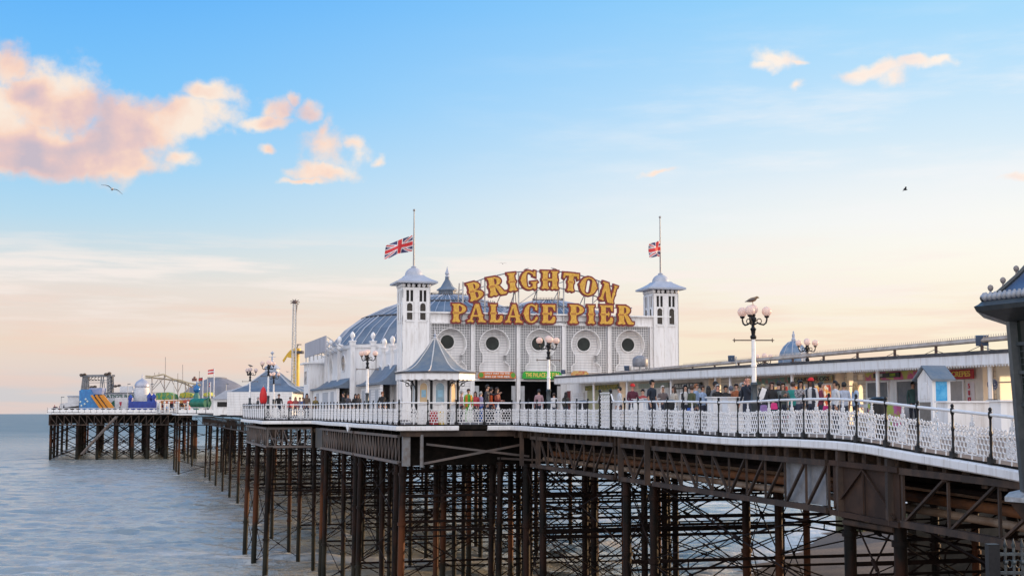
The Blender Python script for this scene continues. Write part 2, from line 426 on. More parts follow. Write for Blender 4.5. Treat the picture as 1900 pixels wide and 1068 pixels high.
    L.new(base, bg.inputs[0])
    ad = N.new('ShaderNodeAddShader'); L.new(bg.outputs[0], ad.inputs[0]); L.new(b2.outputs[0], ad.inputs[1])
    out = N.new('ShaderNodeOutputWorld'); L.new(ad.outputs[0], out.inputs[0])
    w.cycles.sampling_method = 'MANUAL'; w.cycles.sample_map_resolution = 1024
build_world()
# ---------------------------------------------------------------- sea, beach
SHORE = [(-400, -140), (-60, 46), (14, 91), (20.5, 109), (28.5, 128), (60, 190), (260, 470)]
def shore_dist(x, y):
    """signed distance to the waterline: positive on the land side (right of the travel direction)"""
    best = np.full(x.shape, 1e9); sg = np.ones(x.shape)
    for (ax, ay), (bx, by) in zip(SHORE, SHORE[1:]):
        dx, dy = bx - ax, by - ay; l2 = dx * dx + dy * dy
        t = np.clip(((x - ax) * dx + (y - ay) * dy) / l2, 0, 1)
        ex, ey = x - (ax + t * dx), y - (ay + t * dy)
        d = np.hypot(ex, ey); cr = dy * ex - dx * ey
        m = d < best; best = np.where(m, d, best); sg = np.where(m, np.sign(cr), sg)
    return best * sg

def grid_mesh(name, P, m, attr=None, wash=None):
    nr, nc, _ = P.shape
    me = bpy.data.meshes.new(name)
    idx = np.arange(nr * nc).reshape(nr, nc)
    q = np.stack([idx[:-1, :-1], idx[:-1, 1:], idx[1:, 1:], idx[1:, :-1]], -1).reshape(-1, 4)
    me.vertices.add(nr * nc); me.vertices.foreach_set('co', P.reshape(-1).astype(np.float32))
    me.loops.add(q.size); me.loops.foreach_set('vertex_index', q.reshape(-1).astype(np.int32))
    me.polygons.add(len(q)); me.polygons.foreach_set('loop_start', (np.arange(len(q)) * 4).astype(np.int32)); me.polygons.foreach_set('loop_total', np.full(len(q), 4, np.int32))
    me.polygons.foreach_set('use_smooth', np.ones(len(q), bool))
    me.update(calc_edges=True)
    if attr is not None:
        at = me.attributes.new('shore', 'FLOAT', 'POINT'); at.data.foreach_set('value', attr.reshape(-1).astype(np.float32))
    if wash is not None:
        at = me.attributes.new('wash', 'FLOAT', 'POINT'); at.data.foreach_set('value', wash.reshape(-1).astype(np.float32))
    me.materials.append(m)
    o = bpy.data.objects.new(name, me); C.objects.link(o)
    return o

def sea_mat():
    m = bpy.data.materials.new('sea_water'); m.use_nodes = True; nt = m.node_tree; N = nt.nodes; L = nt.links; b = N['Principled BSDF']
    b.inputs['IOR'].default_value = 1.33; b.inputs['Roughness'].default_value = .12
    g = N.new('ShaderNodeNewGeometry'); at = N.new('ShaderNodeAttribute'); at.attribute_name = 'shore'
    def noise(sc, st, det=5, r=.6):
        mp = N.new('ShaderNodeMapping'); mp.inputs['Scale'].default_value = st; L.new(g.outputs['Position'], mp.inputs[0])
        n = N.new('ShaderNodeTexNoise'); n.inputs['Scale'].default_value = sc; n.inputs['Detail'].default_value = det; n.inputs['Roughness'].default_value = r; L.new(mp.outputs[0], n.inputs['Vector']); return n.outputs[0]
    def mr(x, a, c, lo=0., hi=1.):
        n = N.new('ShaderNodeMapRange'); n.interpolation_type = 'SMOOTHSTEP'; n.inputs[1].default_value = a; n.inputs[2].default_value = c; n.inputs[3].default_value = lo; n.inputs[4].default_value = hi; L.new(x, n.inputs[0]); return n.outputs[0]
    def mul(a, c):
        n = N.new('ShaderNodeMath'); n.operation = 'MULTIPLY'
        for i, x in enumerate((a, c)):
            if isinstance(x, float): n.inputs[i].default_value = x
            else: L.new(x, n.inputs[i])
        return n.outputs[0]
    def mix(f, a, c):
        n = N.new('ShaderNodeMix'); n.data_type = 'RGBA'; L.new(f, n.inputs[0])
        for i, x in ((6, a), (7, c)):
            if isinstance(x, tuple): n.inputs[i].default_value = x + (1,)
            else: L.new(x, n.inputs[i])
        return n.outputs[2]
    near = mr(at.outputs['Fac'], -42., -3.)
    col = mix(near, (.31, .325, .315), (.42, .40, .33))
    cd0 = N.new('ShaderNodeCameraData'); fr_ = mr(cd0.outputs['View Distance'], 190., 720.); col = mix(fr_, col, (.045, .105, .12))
    patch = mr(noise(.035, (.5, 1.6, 1)), .4, .65)
    col = mix(mul(patch, .5), col, (.22, .26, .255))
    zone = mr(at.outputs['Fac'], -70., -8.)
    crest = mul(mr(noise(.10, (.35, 1.5, 1), 8, .68), .53, .62), zone)
    edge = mr(at.outputs['Fac'], -5., -1.)
    fm = N.new('ShaderNodeMath'); fm.operation = 'MAXIMUM'; L.new(mul(crest, .9), fm.inputs[0]); L.new(mul(edge, mr(noise(.5, (1, 1, 1), 6), .35, .5)), fm.inputs[1])
    aw = N.new('ShaderNodeAttribute'); aw.attribute_name = 'wash'
    fw = N.new('ShaderNodeMath'); fw.operation = 'MAXIMUM'; L.new(fm.outputs[0], fw.inputs[0]); L.new(mul(mul(aw.outputs['Fac'], mr(noise(1.6, (1, 1, 1), 5), .38, .6)), .8), fw.inputs[1]); fm = fw
    L.new(mix(fm.outputs[0], col, (.66, .66, .64)), b.inputs['Base Color'])
    L.new(mr(fm.outputs[0], 0., 1., .10, .7), b.inputs['Roughness'])
    bp = N.new('ShaderNodeBump'); bp.inputs['Strength'].default_value = 1.; bp.inputs['Distance'].default_value = .20
    L.new(noise(1.5, (1.0, .42, 1), 6, .66), bp.inputs['Height'])
    cdn = N.new('ShaderNodeCameraData'); dmr = N.new('ShaderNodeMapRange'); L.new(cdn.outputs['View Distance'], dmr.inputs[0]); dmr.inputs[1].default_value = 90; dmr.inputs[2].default_value = 900; dmr.inputs[3].default_value = .10; dmr.inputs[4].default_value = .34
    rmx = N.new('ShaderNodeMath'); rmx.operation = 'MAXIMUM'; L.new(dmr.outputs[0], rmx.inputs[0]); L.new(mr(fm.outputs[0], 0., 1., .10, .7), rmx.inputs[1]); L.new(rmx.outputs[0], b.inputs['Roughness'])
    b2 = N.new('ShaderNodeBump'); b2.inputs['Strength'].default_value = 1.; b2.inputs['Distance'].default_value = .16
    L.new(noise(.16, (.5, 1.3, 1), 4, .55), b2.inputs['Height']); L.new(b2.outputs[0], bp.inputs['Normal'])
    L.new(bp.outputs[0], b.inputs['Normal'])
    return m

def build_sea():
    D = np.concatenate([np.geomspace(60, 700, 760), np.geomspace(720, 45000, 70)])
    t = np.linspace(-.6, .6, 460)
    Y = np.repeat(D[:, None], len(t), 1); X = Y * t[None, :]
    sdv = shore_dist(X, Y)
    rg = np.random.default_rng(5); Z = np.zeros_like(X)
    for i in range(70):
        lam = 1.0 * (5.2 / 1.0) ** rg.random(); k = 2 * math.pi / lam
        th = rg.normal(0, .38) + math.pi / 2 - .2
        amp = .0068 * lam ** .92 * rg.uniform(.5, 1)
        # each wave train is gone before the grid gets too coarse for it
        fade = np.clip((lam * 130 - Y) / (lam * 65), 0, 1)
        ph = k * (X * math.cos(th) + Y * math.sin(th)) + rg.random() * 6.28
        Z += amp * fade * (np.sin(ph) - .32 * np.cos(2 * ph))
    # shore swell: long crests that follow the waterline
    sw = np.clip((95 + sdv) / 60, 0, 1) * np.clip(-sdv / 10, 0, 1)
    wob = 3.0 * np.sin(X * .05 + 1) + 1.6 * np.sin(X * .13 + Y * .04)
    ph = 2 * math.pi * (sdv + wob) / 13.0
    Z += .46 * sw * (np.exp(2.2 * (np.cos(ph) - 1)) - .3) * (.55 + .45 * np.sin(X * .06 + Y * .045 + 2))
    Z[D > 1500] = 0
    wash = np.zeros_like(X)
    for px_, py_ in PILES:
        if py_ > 260 or py_ < 62: continue
        i0, i1 = np.searchsorted(D, [py_ - 3, py_ + 3]); a = slice(i0, i1)
        dd = (X[a] - px_ + .25) ** 2 + .55 * (Y[a] - py_ + .3) ** 2
        wash[a] = np.maximum(wash[a], np.exp(-dd / .9))
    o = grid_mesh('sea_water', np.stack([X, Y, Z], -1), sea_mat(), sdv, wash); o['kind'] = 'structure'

def build_beach():
    xs = np.concatenate([np.linspace(-120, 0, 40), np.linspace(1, 60, 110), np.linspace(62, 300, 50)])
    ys = np.concatenate([np.linspace(-30, 50, 40), np.linspace(51, 140, 120), np.linspace(143, 500, 40)])
    X, Y = np.meshgrid(xs, ys); s = shore_dist(X, Y)
    Z = np.where(s > 0, .105 * s - .002 * np.clip(s - 25, 0, 40), .09 * s) - .02
    Z += .05 * np.sin(X * .9 + Y * .3) * np.sin(Y * .7 - X * .2) * np.clip(s / 6, 0, 1)
    Z = np.clip(Z, -3, 5.5)
    m = mat('shingle', (.11, .075, .052), .9, col2=(.22, .155, .11), scale=5, lo=.35, hi=.7, bump=.9, bscale=9)
    o = grid_mesh('shingle_beach', np.stack([X, Y, Z], -1), m); o['kind'] = 'structure'
build_beach()

stone = mat('dark_sea_wall', (.035, .032, .028), .95, col2=(.085, .075, .06), scale=.8, lo=.4, hi=.7, bump=.6, bscale=4)
concrete = mat('weedy_concrete', (.15, .145, .11), .9, col2=(.05, .065, .03), scale=1.2, lo=.4, hi=.62, bump=.5, bscale=6)
# abutment of the promenade under the landward end of the pier
ab = MB()
for k in range(9):
    z0 = -1 + k * 1.16
    ab.box((34.2 + .02 * k, 69 + .05 * k, z0 + .58), (28.6, 3 - .06 * k, 1.15), -.12)
tag(ab.obj('abutment_wall', stone), 'dark stone abutment wall of the promenade under the landward end of the pier', 'sea wall')
gr = MB()
for i in range(5):
    p = Vector((30.5 + i * 2.4, 126 - i * 2.2, 0)); gr.box((p.x, p.y, .9 + .12 * i), (2.6, 1.8, 3.2), -.74)
tag(gr.obj('concrete_groyne', concrete), 'low green weeded concrete groyne on the shingle at the water edge', 'groyne')
# ---------------------------------------------------------------- the pier
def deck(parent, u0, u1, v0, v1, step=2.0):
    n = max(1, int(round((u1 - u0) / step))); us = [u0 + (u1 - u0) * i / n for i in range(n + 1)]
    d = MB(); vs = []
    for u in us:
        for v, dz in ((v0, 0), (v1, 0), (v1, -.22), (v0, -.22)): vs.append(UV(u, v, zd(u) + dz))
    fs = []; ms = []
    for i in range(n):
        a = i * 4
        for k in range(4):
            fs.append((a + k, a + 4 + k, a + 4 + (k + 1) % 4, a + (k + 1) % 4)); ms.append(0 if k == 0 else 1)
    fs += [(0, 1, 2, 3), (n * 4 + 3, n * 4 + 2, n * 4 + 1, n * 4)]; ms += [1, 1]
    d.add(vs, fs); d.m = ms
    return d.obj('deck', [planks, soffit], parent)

def path(pts, step=1.4):
    out = []
    for (a, b), (c, d) in zip(pts, pts[1:]):
        n = max(1, int(round(math.hypot(c - a, d - b) / step)))
        for i in range(n): out.append((a + (c - a) * i / n, b + (d - b) * i / n))
    return out + [pts[-1]]

def fascia(parent, pts, h=.22, wav=.0):
    m = MB()
    q = [UV(u, v, zd(u) - .06 + (wav * math.sin(i * .55) if wav else 0)) for i, (u, v) in enumerate(path(pts, 1.0))]
    m.sweep(q, [(-.05, 0), (.13, 0), (.165, -.03), (.165, -h + .03), (.13, -h), (-.05, -h)])
    m.k = 1
    for a, b in list(zip(q, q[1:]))[::2]:
        d = (b - a).normalized(); n_ = Vector((d.y, -d.x, 0)); c_ = a + d * .5 + n_ * .163
        m.bar(c_ - EZ * .03, c_ - EZ * (h - .03), .014, .01)
    return m.obj('fascia', [white, galv], parent, sm=40)

def joists(parent, pts, step=.7):
    m = MB(); P = path(pts, step)
    for (u, v), (u2, v2) in zip(P, P[1:]):
        d = Vector((u2 - u, v2 - v)).normalized(); n = Vector((d.y, -d.x))      # (u,v) frame is left-handed
        n = -n
        c = UV(u + .35 * d.x - n.x * .5, v + .35 * d.y - n.y * .5, zd(u) - .42)
        w = UV(n.x, n.y) - UV(0, 0)
        m.box(c, (1.05 - .25 * rnd.random(), .16 + .14 * rnd.random(), .30 + .1 * rnd.random()), math.atan2(w.y, w.x))
    return m.obj('joist_ends', joist, parent)

def girder(parent, p0, p1, bays, depth=1.22, m_=None, pat=None, ch=.15, wb=.055, name='girder'):
    """lattice girder along a (u,v) line"""
    g = MB(); pts = []
    for i in range(bays + 1):
        t = i / bays; u = p0[0] + (p1[0] - p0[0]) * t; v = p0[1] + (p1[1] - p0[1]) * t
        pts.append((UV(u, v, zg(u)), UV(u, v, zg(u) - depth)))
    for i in range(bays):
        g.bar(pts[i][0], pts[i + 1][0], .2, ch); g.bar(pts[i][1], pts[i + 1][1], .2, ch)
    for i in range(bays + 1):
        g.bar(pts[i][0], pts[i][1], wb * 1.6 if i % bays else .16, wb)
    for i in range(bays):
        up = (i < bays / 2) if pat is None else pat
        a, b = (pts[i][0], pts[i + 1][1]) if up else (pts[i][1], pts[i + 1][0])
        g.bar(a, b, wb * 1.5, wb)
    return g.obj(name, m_ or girderiron, parent)

PILES = []
def pile(parent, u, v, r=.15, z1=None, lean=0., z0=-1.6, name='pile', n=12):
    z1 = z1 if z1 is not None else zg(u) - 1.25
    q_ = UV(u, v); PILES.append((q_.x + lean * z1, q_.y))
    m = MB(); p = UV(u, v)
    q = [(p.x + lean * (z1 - z), p.y, z) for z in (z0, z1)]
    m.tube([q[0], q[1]], r, n)
    for zz in (z1 - .05, z1 - .5, 5.6, 2.4):
        a = p.x + lean * (z1 - zz)
        m.tube([(a, p.y, zz - .07), (a, p.y, zz + .07)], r * 1.32, n)
    return m.obj(name, pileiron, parent, sm=40)

def bracing(parent, a, b, levels, r=.026, name='cross_brace'):
    m = MB()
    for z0, z1 in levels:
        A0, A1, B0, B1 = (UV(a[0], a[1], z0), UV(a[0], a[1], z1), UV(b[0], b[1], z0), UV(b[0], b[1], z1))
        m.tube([A0, B1], r, 5); m.tube([A1 + Vector((0, .05, 0)), B0 + Vector((0, .05, 0))], r, 5)
        c = (A0 + B1) / 2; d = (B1 - A0).normalized() * .16
        m.tube([c - d, c + d], r * 2.2, 6)
    return m.obj(name, rodiron, parent)

def tie(parent, p, q, z, name='tie_beam'):
    m = MB(); a, b = UV(p[0], p[1], z), UV(q[0], q[1], z)
    m.bar(a, b, .07, .11); m.bar(a + Vector((0, .12, -.3)), b + Vector((0, .12, -.3)), .05, .07)
    for k in (.1, .9): m.bar(a + (b - a) * k, a + (b - a) * k + Vector((0, .12, -.3)), .05)
    return m.obj(name, rodiron, parent)

LV = [(8.3, 5.7), (5.5, 2.7), (2.5, .2)]
def substructure(parent, us, vs, r=.15, xb=True, levels=LV, skip=()):
    for iu, u in enumerate(us):
        for iv, v in enumerate(vs):
            if (iu, iv) in skip: continue
            pile(parent, u, v, r * rnd.uniform(.92, 1.08), lean=-.014 if v < 0 else 0)
    if not xb: return
    for iu, u in enumerate(us):
        for v, w in zip(vs, vs[1:]):
            if rnd.random() < .97: bracing(parent, (u, v), (u, w), levels[:rnd.choice((2, 3, 3))])
    for iv, v in enumerate(vs):
        for a, b in zip(us, us[1:]):
            if rnd.random() < .9 and abs(a - b) < 15: bracing(parent, (a, v), (b, v), levels[:rnd.choice((2, 3, 3))])
        if iv == 2: tie(parent, (us[0], v), (us[-1], v), 5.75 + .02 * iv)
    for iu, u in enumerate(us):
        tie(parent, (u, vs[0]), (u, vs[-1]), 8.0 if iu % 2 else 6.9)
        tie(parent, (u, vs[0]), (u, vs[-1]), 5.6 if iu % 2 else 5.3)
        if iu % 2 == 0: tie(parent, (u, vs[0]), (u, vs[-1]), 2.6)

# landward arm
pa = thing('pier', 'landward arm of the pier on rusty piles and lattice girders, carrying the food stalls', 'pier', UV(-20, 0, 0), group='sections of the pier')
deck(pa, -46, 0, 0, 20.8, 1.4)
fascia(pa, [(0, -1.2), (0, 0), (-46, 0)], wav=.012)
joists(pa, [(0, 0), (-45.5, 0)])
UA = [-1.6, -4.2, -14.9, -17.6, -31.3, -33.7, -45]
VA = [.25, 5.0, 13.0]
substructure(pa, UA, VA, .155)
for a, b, n, pt in ((-3.2, -14.2, 9, None), (-14.9, -17.6, 2, None), (-18.2, -30.6, 10, None), (-34.2, -45.5, 6, False)):
    girder(pa, (a, .05), (b, .05), n, pat=pt)
for v in (4.4, 8.6, 20.6):
    girder(pa, (-1, v), (-45.5, v), 30, m_=rodiron)
for v in (3.1, 12.8):
    w_ = MB()
    for a, b in ((-1, -16), (-16.1, -31), (-31.1, -45)): w_.bar(UV(a, v, zg(a) - .5), UV(b, v, zg(b) - .5), .04, 1.2)
    w_.obj('shade_backing', soffit, pa)  # dark plates added behind the lattice to deepen the under-deck shade
for u in UA:                     # heavy standards where the girders meet over the piles
    s = MB(); s.bar(UV(u, .02, zg(u) - 1.3), UV(u, .02, zd(u) - .3), .24, .20); s.obj('standard', girderiron, pa)
pl = MB()                        # solid riveted plate between the twin piles
pl.prism([(0, -1.16), (3.2, -1.26), (3.2, -.04), (0, -.0)], UV(-30.9, .02, zg(-31)), -EXA, EZ, .05)
for a, b in (((.15, -1.12), (1.6, -.1)), ((3.05, -1.2), (1.6, -.1)), ((1.6, -.05), (1.6, -1.2))):
    o_ = UV(-30.9, -.03, zg(-31)); pl.bar(o_ - EXA * a[0] + EZ * a[1], o_ - EXA * b[0] + EZ * b[1], .06, .04)
pl.bar(UV(-30.9, 0, zg(-31) + .02), UV(-34.2, 0, zg(-34) + .02), .2, .13); pl.bar(UV(-30.9, 0, zg(-31) - 1.24), UV(-34.2, 0, zg(-34) - 1.26), .2, .13)
pl.obj('gusset_plate', platebrown, pa)
gp = MB(); gp.box(UV(-29.0, .22, zg(-29) - .62), (.03, 2.3, 1.05), ROTB); tag(gp.obj('sheet', mat('sheet_grey', (.26, .27, .29), .6, col2=(.17, .17, .18), scale=2), pa), 'pale grey sheet behind the girder')
bm = MB()
for i in range(16):
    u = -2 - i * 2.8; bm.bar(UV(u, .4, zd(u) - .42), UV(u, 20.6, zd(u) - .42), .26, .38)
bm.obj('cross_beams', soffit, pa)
pipem = mat('pale_pipe', (.34, .25, .18), .6, col2=(.20, .11, .06), scale=1.2); pipeo = mat('rusty_pipe', (.26, .10, .035), .7, col2=(.10, .05, .03), scale=1.2)
for v, dz, r, mm in ((1.3, -.42, .075, rodiron), (1.7, -.78, .13, pipeo), (1.3, -1.02, .10, pipem), (2.4, -.62, .1, pipem)):
    m = MB(); m.tube([UV(u, v, zg(u) + dz) for u in (-1, -10, -20, -31, -45)], r, 8); m.obj('pipe', mm, pa, sm=60)
for k, (zz, v) in enumerate(((-.9, 1.0), (-1.2, 1.0))):
    m = MB(); m.tube([UV(-31.3, .1, zg(-31) - 1.45 - .02 * k), UV(-33.7, .1, zg(-33) - 1.42 - .02 * k)], .07, 8); m.obj('strut', girderiron, pa)

# platform in front of and around the hall
pb = thing('pier', 'wide pier platform under the white domed hall, on a thicket of dark iron piles', 'pier', UV(20, 0, 0), group='sections of the pier')
deck(pb, 0, 30.5, -5.4, 26.2); deck(pb, 30.5, 48, -8.6, 29.4); deck(pb, 48, 82, -5.4, 26.2)
fascia(pb, [(82, -5.4), (48, -5.4), (48, -8.6), (30.5, -8.6), (30.5, -5.4), (0, -5.4), (0, -2.6)], wav=.008)
UB = [1, 2.4, 13, 14.5, 26.5, 28, 40]
VB = [-5.0, -.3, 4.4, 8.6, 13]
substructure(pb, UB, VB, .155, skip=((0, 4), (1, 4)))
for u in (7.5, 20.5, 34):
    for v in (-4.8, -2, 2): pile(pb, u, v, .14)
for u in (31, 39.5, 47): pile(pb, u, -8.2, .19, lean=-.02)
for u in (47, 60, 74):
    for v in (-5, 2, 10, 18): pile(pb, u, v, .16)
for u in (60, 74):
    for a, b in ((-5, 2), (2, 10), (10, 18)): bracing(pb, (u, a), (u, b), LV)
    tie(pb, (u, -5), (u, 18), 5.6)
bracing(pb, (31, -8.2), (39.5, -8.2), LV); bracing(pb, (39.5, -8.2), (47, -8.2), LV); bracing(pb, (39.5, -8.2), (40, -5), LV)
for u in (31, 39.5, 47): tie(pb, (u, -8.2), (u, 5), 5.6)
for a, b, n in ((28, 14.5, 14), (14.0, 1.2, 14)):
    girder(pb, (a, -5.15), (b, -5.15), n, m_=girdergrey, wb=.045, ch=.13)
girder(pb, (47, -8.35), (31, -8.35), 12, m_=girdergrey, wb=.045, ch=.13); girder(pb, (81, -5.2), (48, -5.2), 22, m_=girderiron)
girder(pb, (31, -8.3), (31, -5.4), 6, m_=girdergrey, wb=.045)
for v in (-.3, 4.4, 8.6, 17): girder(pb, (40, v), (1, v), 26, m_=rodiron)
for u in (1.6, 8, 13.5, 20, 27):
    w_ = MB(); w_.bar(UV(u, -4.9, zg(u) - .62), UV(u, 25, zg(u) - .62), .05, 1.5); w_.obj('shade_backing', soffit, pb)  # solid dark sheets put in so the space under the platform reads as shade
bm = MB()
for i in range(18):
    u = .6 + i * 2.4; bm.bar(UV(u, -5.2 if u < 30 else -8.2, zd(u) - .42), UV(u, 26, zd(u) - .42), .26, .38)
bm.obj('cross_beams', soffit, pb)
st = MB(); st.box(UV(.3, -5.0, zg(0) - .62), (.34, .30, 1.45), ROTB); tag(st.obj('standard', mat('standard_grey', (.20, .205, .215), .6, col2=(.14, .11, .09), scale=3), pb), 'pale grey iron standard')
st = MB(); st.tube([UV(.1, -4.3, zg(0) + .1), UV(.1, -4.3, zg(0) - 1.4)], .085, 8); st.obj('standard', MATS['standard_grey'], pb)
xb = MB()                        # big raking bars under the shelter corner
for p, q in (((.5, -4.0, -.35), (.6, 1.0, -.95)), ((.4, -4.2, -1.25), (.6, .6, -.4)), ((2, -1.5, -1.0), (.8, 2.5, -1.2))):
    xb.bar(UV(p[0], p[1], zg(0) + p[2]), UV(q[0], q[1], zg(0) + q[2]), .12, .10)
xb.obj('raking_bars', girdergrey, pb)
fb = MB(); fb.bar(UV(.15, -5.3, zd(0) - .42), UV(.15, .2, zd(0) - .42), .2, .26); fb.obj('edge_beam', girderiron, pb)
fb = MB()
for a, b in ((14.6, 14.0), (13.4, 14.0)): fb.bar(UV(a, -5.56, zd(14) - .2), UV(b, -5.56, zd(14) - .5), .1, .12)
fb.obj('drip_bracket', white, pb)
hp = MB(); hp.box(UV(28.6, -5.22, zg(28) - .6), (.05, 3.2, 1.3), ROTB); tag(hp.obj('web_plate', mat('dark_grey_plate', (.055, .06, .065), .6, col2=(.09, .08, .07), scale=1), pb), 'dark grey solid web plate')

# walkway out to the end, and the head
pc = thing('pier', 'distant middle length of the pier on dark piles, with a railed landing stage', 'pier', UV(130, 0, 0), group='sections of the pier')
deck(pc, 82, 189, -5.0, 25, 6); deck(pc, 189, 216, -8.5, 29, 6); deck(pc, 216, 280, -4.4, 25, 6)
fascia(pc, [(280, -4.4), (216, -4.4)], .26); fascia(pc, [(216, -8.5), (189, -8.5), (189, 25)], .26)
substructure(pc, [94, 108, 121.5, 135, 150, 165, 178], [-4.1, 3, 10, 17, 24], .17)
for u in (190, 202, 214):
    for v in (-8.1, 0, 8, 17, 27): pile(pc, u, v, .2)
    tie(pc, (u, -8.1), (u, 27), 4.5)
for a, b in ((-8.1, 0), (0, 8), (8, 17)): bracing(pc, (190, a), (190, b), LV, .05)
for u in (230, 248, 266):
    for v in (-4, 6, 16): pile(pc, u, v, .2)
girder(pc, (189.2, -8.4), (189.2, 25), 22, 1.5); girder(pc, (188, -4.3), (83, -4.3), 50)

ph = thing('pier', 'far head of the pier on thick clustered piles, crowded with rides', 'pier', UV(330, -10, 0), group='sections of the pier')
deck(ph, 280, 385, -34.8, 34, 10)
fascia(ph, [(385, -34.8), (280, -34.8), (280, -4.5)], .34)
for u in (281, 285, 300, 318, 345, 380):
    for v in (-34, -28, -23.5, -19.4, -15.5, -12, -7.7, -1, 8, 18, 30):
        if u in (318, 345) and v > 0: continue
        pile(ph, u, v, rnd.choice((.26, .34, .5)), n=9)
for u in (281, 300, 345):
    for a, b in zip((-34, -28, -23.5, -19.4, -15.5, -12, -7.7), (-28, -23.5, -19.4, -15.5, -12, -7.7, -1)):
        if u != 281 or a > -24 or a < -30: bracing(ph, (u, a), (u, b), LV, .09)
for v in (-34, -28, -19.4, -12): bracing(ph, (281, v), (300, v), LV, .08); tie(ph, (281, v), (380, v), 4.6)
for u in (281, 300): tie(ph, (u, -28), (u, 0), 4.0); tie(ph, (u, -28), (u, 0), 1.6)
girder(ph, (280.4, -34.4), (280.4, -4), 18, 2.3, wb=.14, ch=.24); girder(ph, (384, -34.4), (281, -34.4), 30, 2.3, wb=.1)
w_ = MB(); w_.bar(UV(284, -34, EYE - 1.2), UV(284, -4, EYE - 1.2), .2, 2.2); w_.bar(UV(320, -34, EYE - 1.2), UV(320, 0, EYE - 1.2), .2, 2.2); w_.obj('shade_backing', soffit, ph)  # dark sheets added to darken the gaps under the far deck
stg = MB()
a, b = PX(215, 772, 328), PX(150, 842, 328)
for k in (0, .5): stg.bar(a + Vector((0, k * 3, 0)), b + Vector((0, k * 3, 0)), .35, .3)
for i in range(14): q = a + (b - a) * (i / 13); stg.bar(q, q + Vector((0, 1.5, 0)), .3, .1)
stg.obj('landing_stair', girdergrey, ph)

# ---------------------------------------------------------------- railings
def panel_mesh():
    m = MB(); W, H = .645, .60; z0 = .10; t = .0115
    def e(a, b, r=t): m.bar((a[0], 0, a[1]), (b[0], 0, b[1]), .02, r * 2)
    m.k = 0
    e((-W, z0), (W, z0), .012); e((-W, z0), (-W, z0 + H), .012); e((W, z0), (W, z0 + H), .012)
    c = .134; hh = c / math.sqrt(3); row = 0; seen = set()
    z = z0 + hh
    while z < z0 + H - .02:
        x = -W + (c / 2 if row % 2 == 0 else c)
        while x < W - .03:
            pts = [(x + hh * math.sin(R(60 * k)), z + hh * math.cos(R(60 * k))) for k in range(6)]
            for k in range(6):
                p, q = pts[k], pts[(k + 1) % 6]
                mid = ((p[0] + q[0]) / 2, (p[1] + q[1]) / 2); key = (round(mid[0], 2), round(mid[1], 2))
                if key in seen or abs(mid[0]) < .16 - .1 * (mid[1] - .1) or abs(mid[0]) > W or mid[1] > z0 + H - .02: continue
                seen.add(key); e(p, q)
            x += c
        z += hh * 1.5; row += 1
    def ring(cx, cz, r, rt=.0165, a0=0, a1=360, n=12, sq=1.):
        m.tube([(cx + r * math.cos(R(a0 + (a1 - a0) * i / n)), 0, cz + r * sq * math.sin(R(a0 + (a1 - a0) * i / n))) for i in range(n + 1)], rt, 5)
    for s in (-1, 1):
        ring(s * .085, .22, .07); ring(s * .085, .22, .03); ring(s * .10, .40, .085, .016, 60, 400); ring(s * .10, .40, .04); ring(s * .085, .57, .062); ring(s * .05, .68, .045)
        ring(s * .22, .66, .05, .014, -90, 200); ring(s * .34, .665, .035); ring(s * .585, .69, .04, .014); ring(s * .47, .67, .03)
        m.tube([(s * .19, 0, .11), (s * .15, 0, .3), (s * .2, 0, .48), (s * .1, 0, .66), (s * .02, 0, .8)], .014, 5)
        ring(s * .05, .76, .032)
    m.tube([(0, 0, .1), (0, 0, .93)], .017, 6)
    ring(0, .5, .05); ring(0, .3, .045); ring(0, .84, .03)
    m.ball((0, 0, .95), .03, 8, 6); m.bar((-.05, 0, .89), (.05, 0, .89), .02, .02)
    for x in (-.42, 0, .42): m.bar((x, 0, 0), (x, 0, z0), .025, .025)
    return m
_pm = panel_mesh().obj('panel', white2, None); PANEL = _pm.data; bpy.data.objects.remove(_pm)
def post_mesh():
    m = MB(); m.box((0, 0, .04), (.13, .13, .16))
    m.lathe([(.045, .12), (.05, .15), (.032, .2), (.027, .55), (.04, .58), (.04, .62), (.027, .66), (.027, .9), (.045, .95), (.045, 1.05), (.028, 1.07), (.042, 1.11), (.025, 1.15), (0, 1.155)], n=10)
    return m
_pp = post_mesh().obj('post', black, None, sm=40); POST = _pp.data; bpy.data.objects.remove(_pp)

FARP = MB(); FARP.box((0, 0, .36), (1.28, .03, .56)); FARP.box((0, 0, .72), (.5, .03, .2))
_pf = FARP.obj('panel', white2); FARP = _pf.data; bpy.data.objects.remove(_pf)
def railing(label, pts, far=False, spacing=1.4, handrail=True, skip=None):
    """pts: corner (u, v) list; posts at every spacing, patterned panels between"""
    P = path(pts, spacing)
    w = [UV(u, v, zd(u)) for u, v in P]
    t = thing('railing', label, 'railing', w[0], group='railings along the pier edge')
    m = MB(); up = Vector((0, 0, 1.0))
    m.tube([p + up for p in w], .036 if not far else .05, 8)
    m.obj('handrail', white2, t, sm=50)
    for i, p in enumerate(w):
        o = bpy.data.objects.new('post', POST); C.objects.link(o); o.parent = t; o.location = p - w[0]; o.rotation_euler = (0, 0, ROTB)
    for i, (a, b) in enumerate(zip(w, w[1:])):
        if skip and i in skip: continue
        d = b - a
        o = bpy.data.objects.new('panel', FARP if far else PANEL); C.objects.link(o); o.parent = t; o.location = (a + b) / 2 - w[0]
        o.rotation_euler = (0, -math.atan2(d.z, d.to_2d().length), math.atan2(d.y, d.x)); o.scale = (d.length / 1.4, 1, 1)
    return t
railing('white lattice railing with black posts along the landward arm, in front of the food stalls', [(0, 0), (-42, 0)])
railing('short white lattice railing facing the shore in front of the octagonal kiosk', [(0, -5.4), (0, 0)])
railing('railing with closely spaced black posts beside the white hall, left of the octagonal kiosk', [(30.5, -5.4), (0, -5.4)])
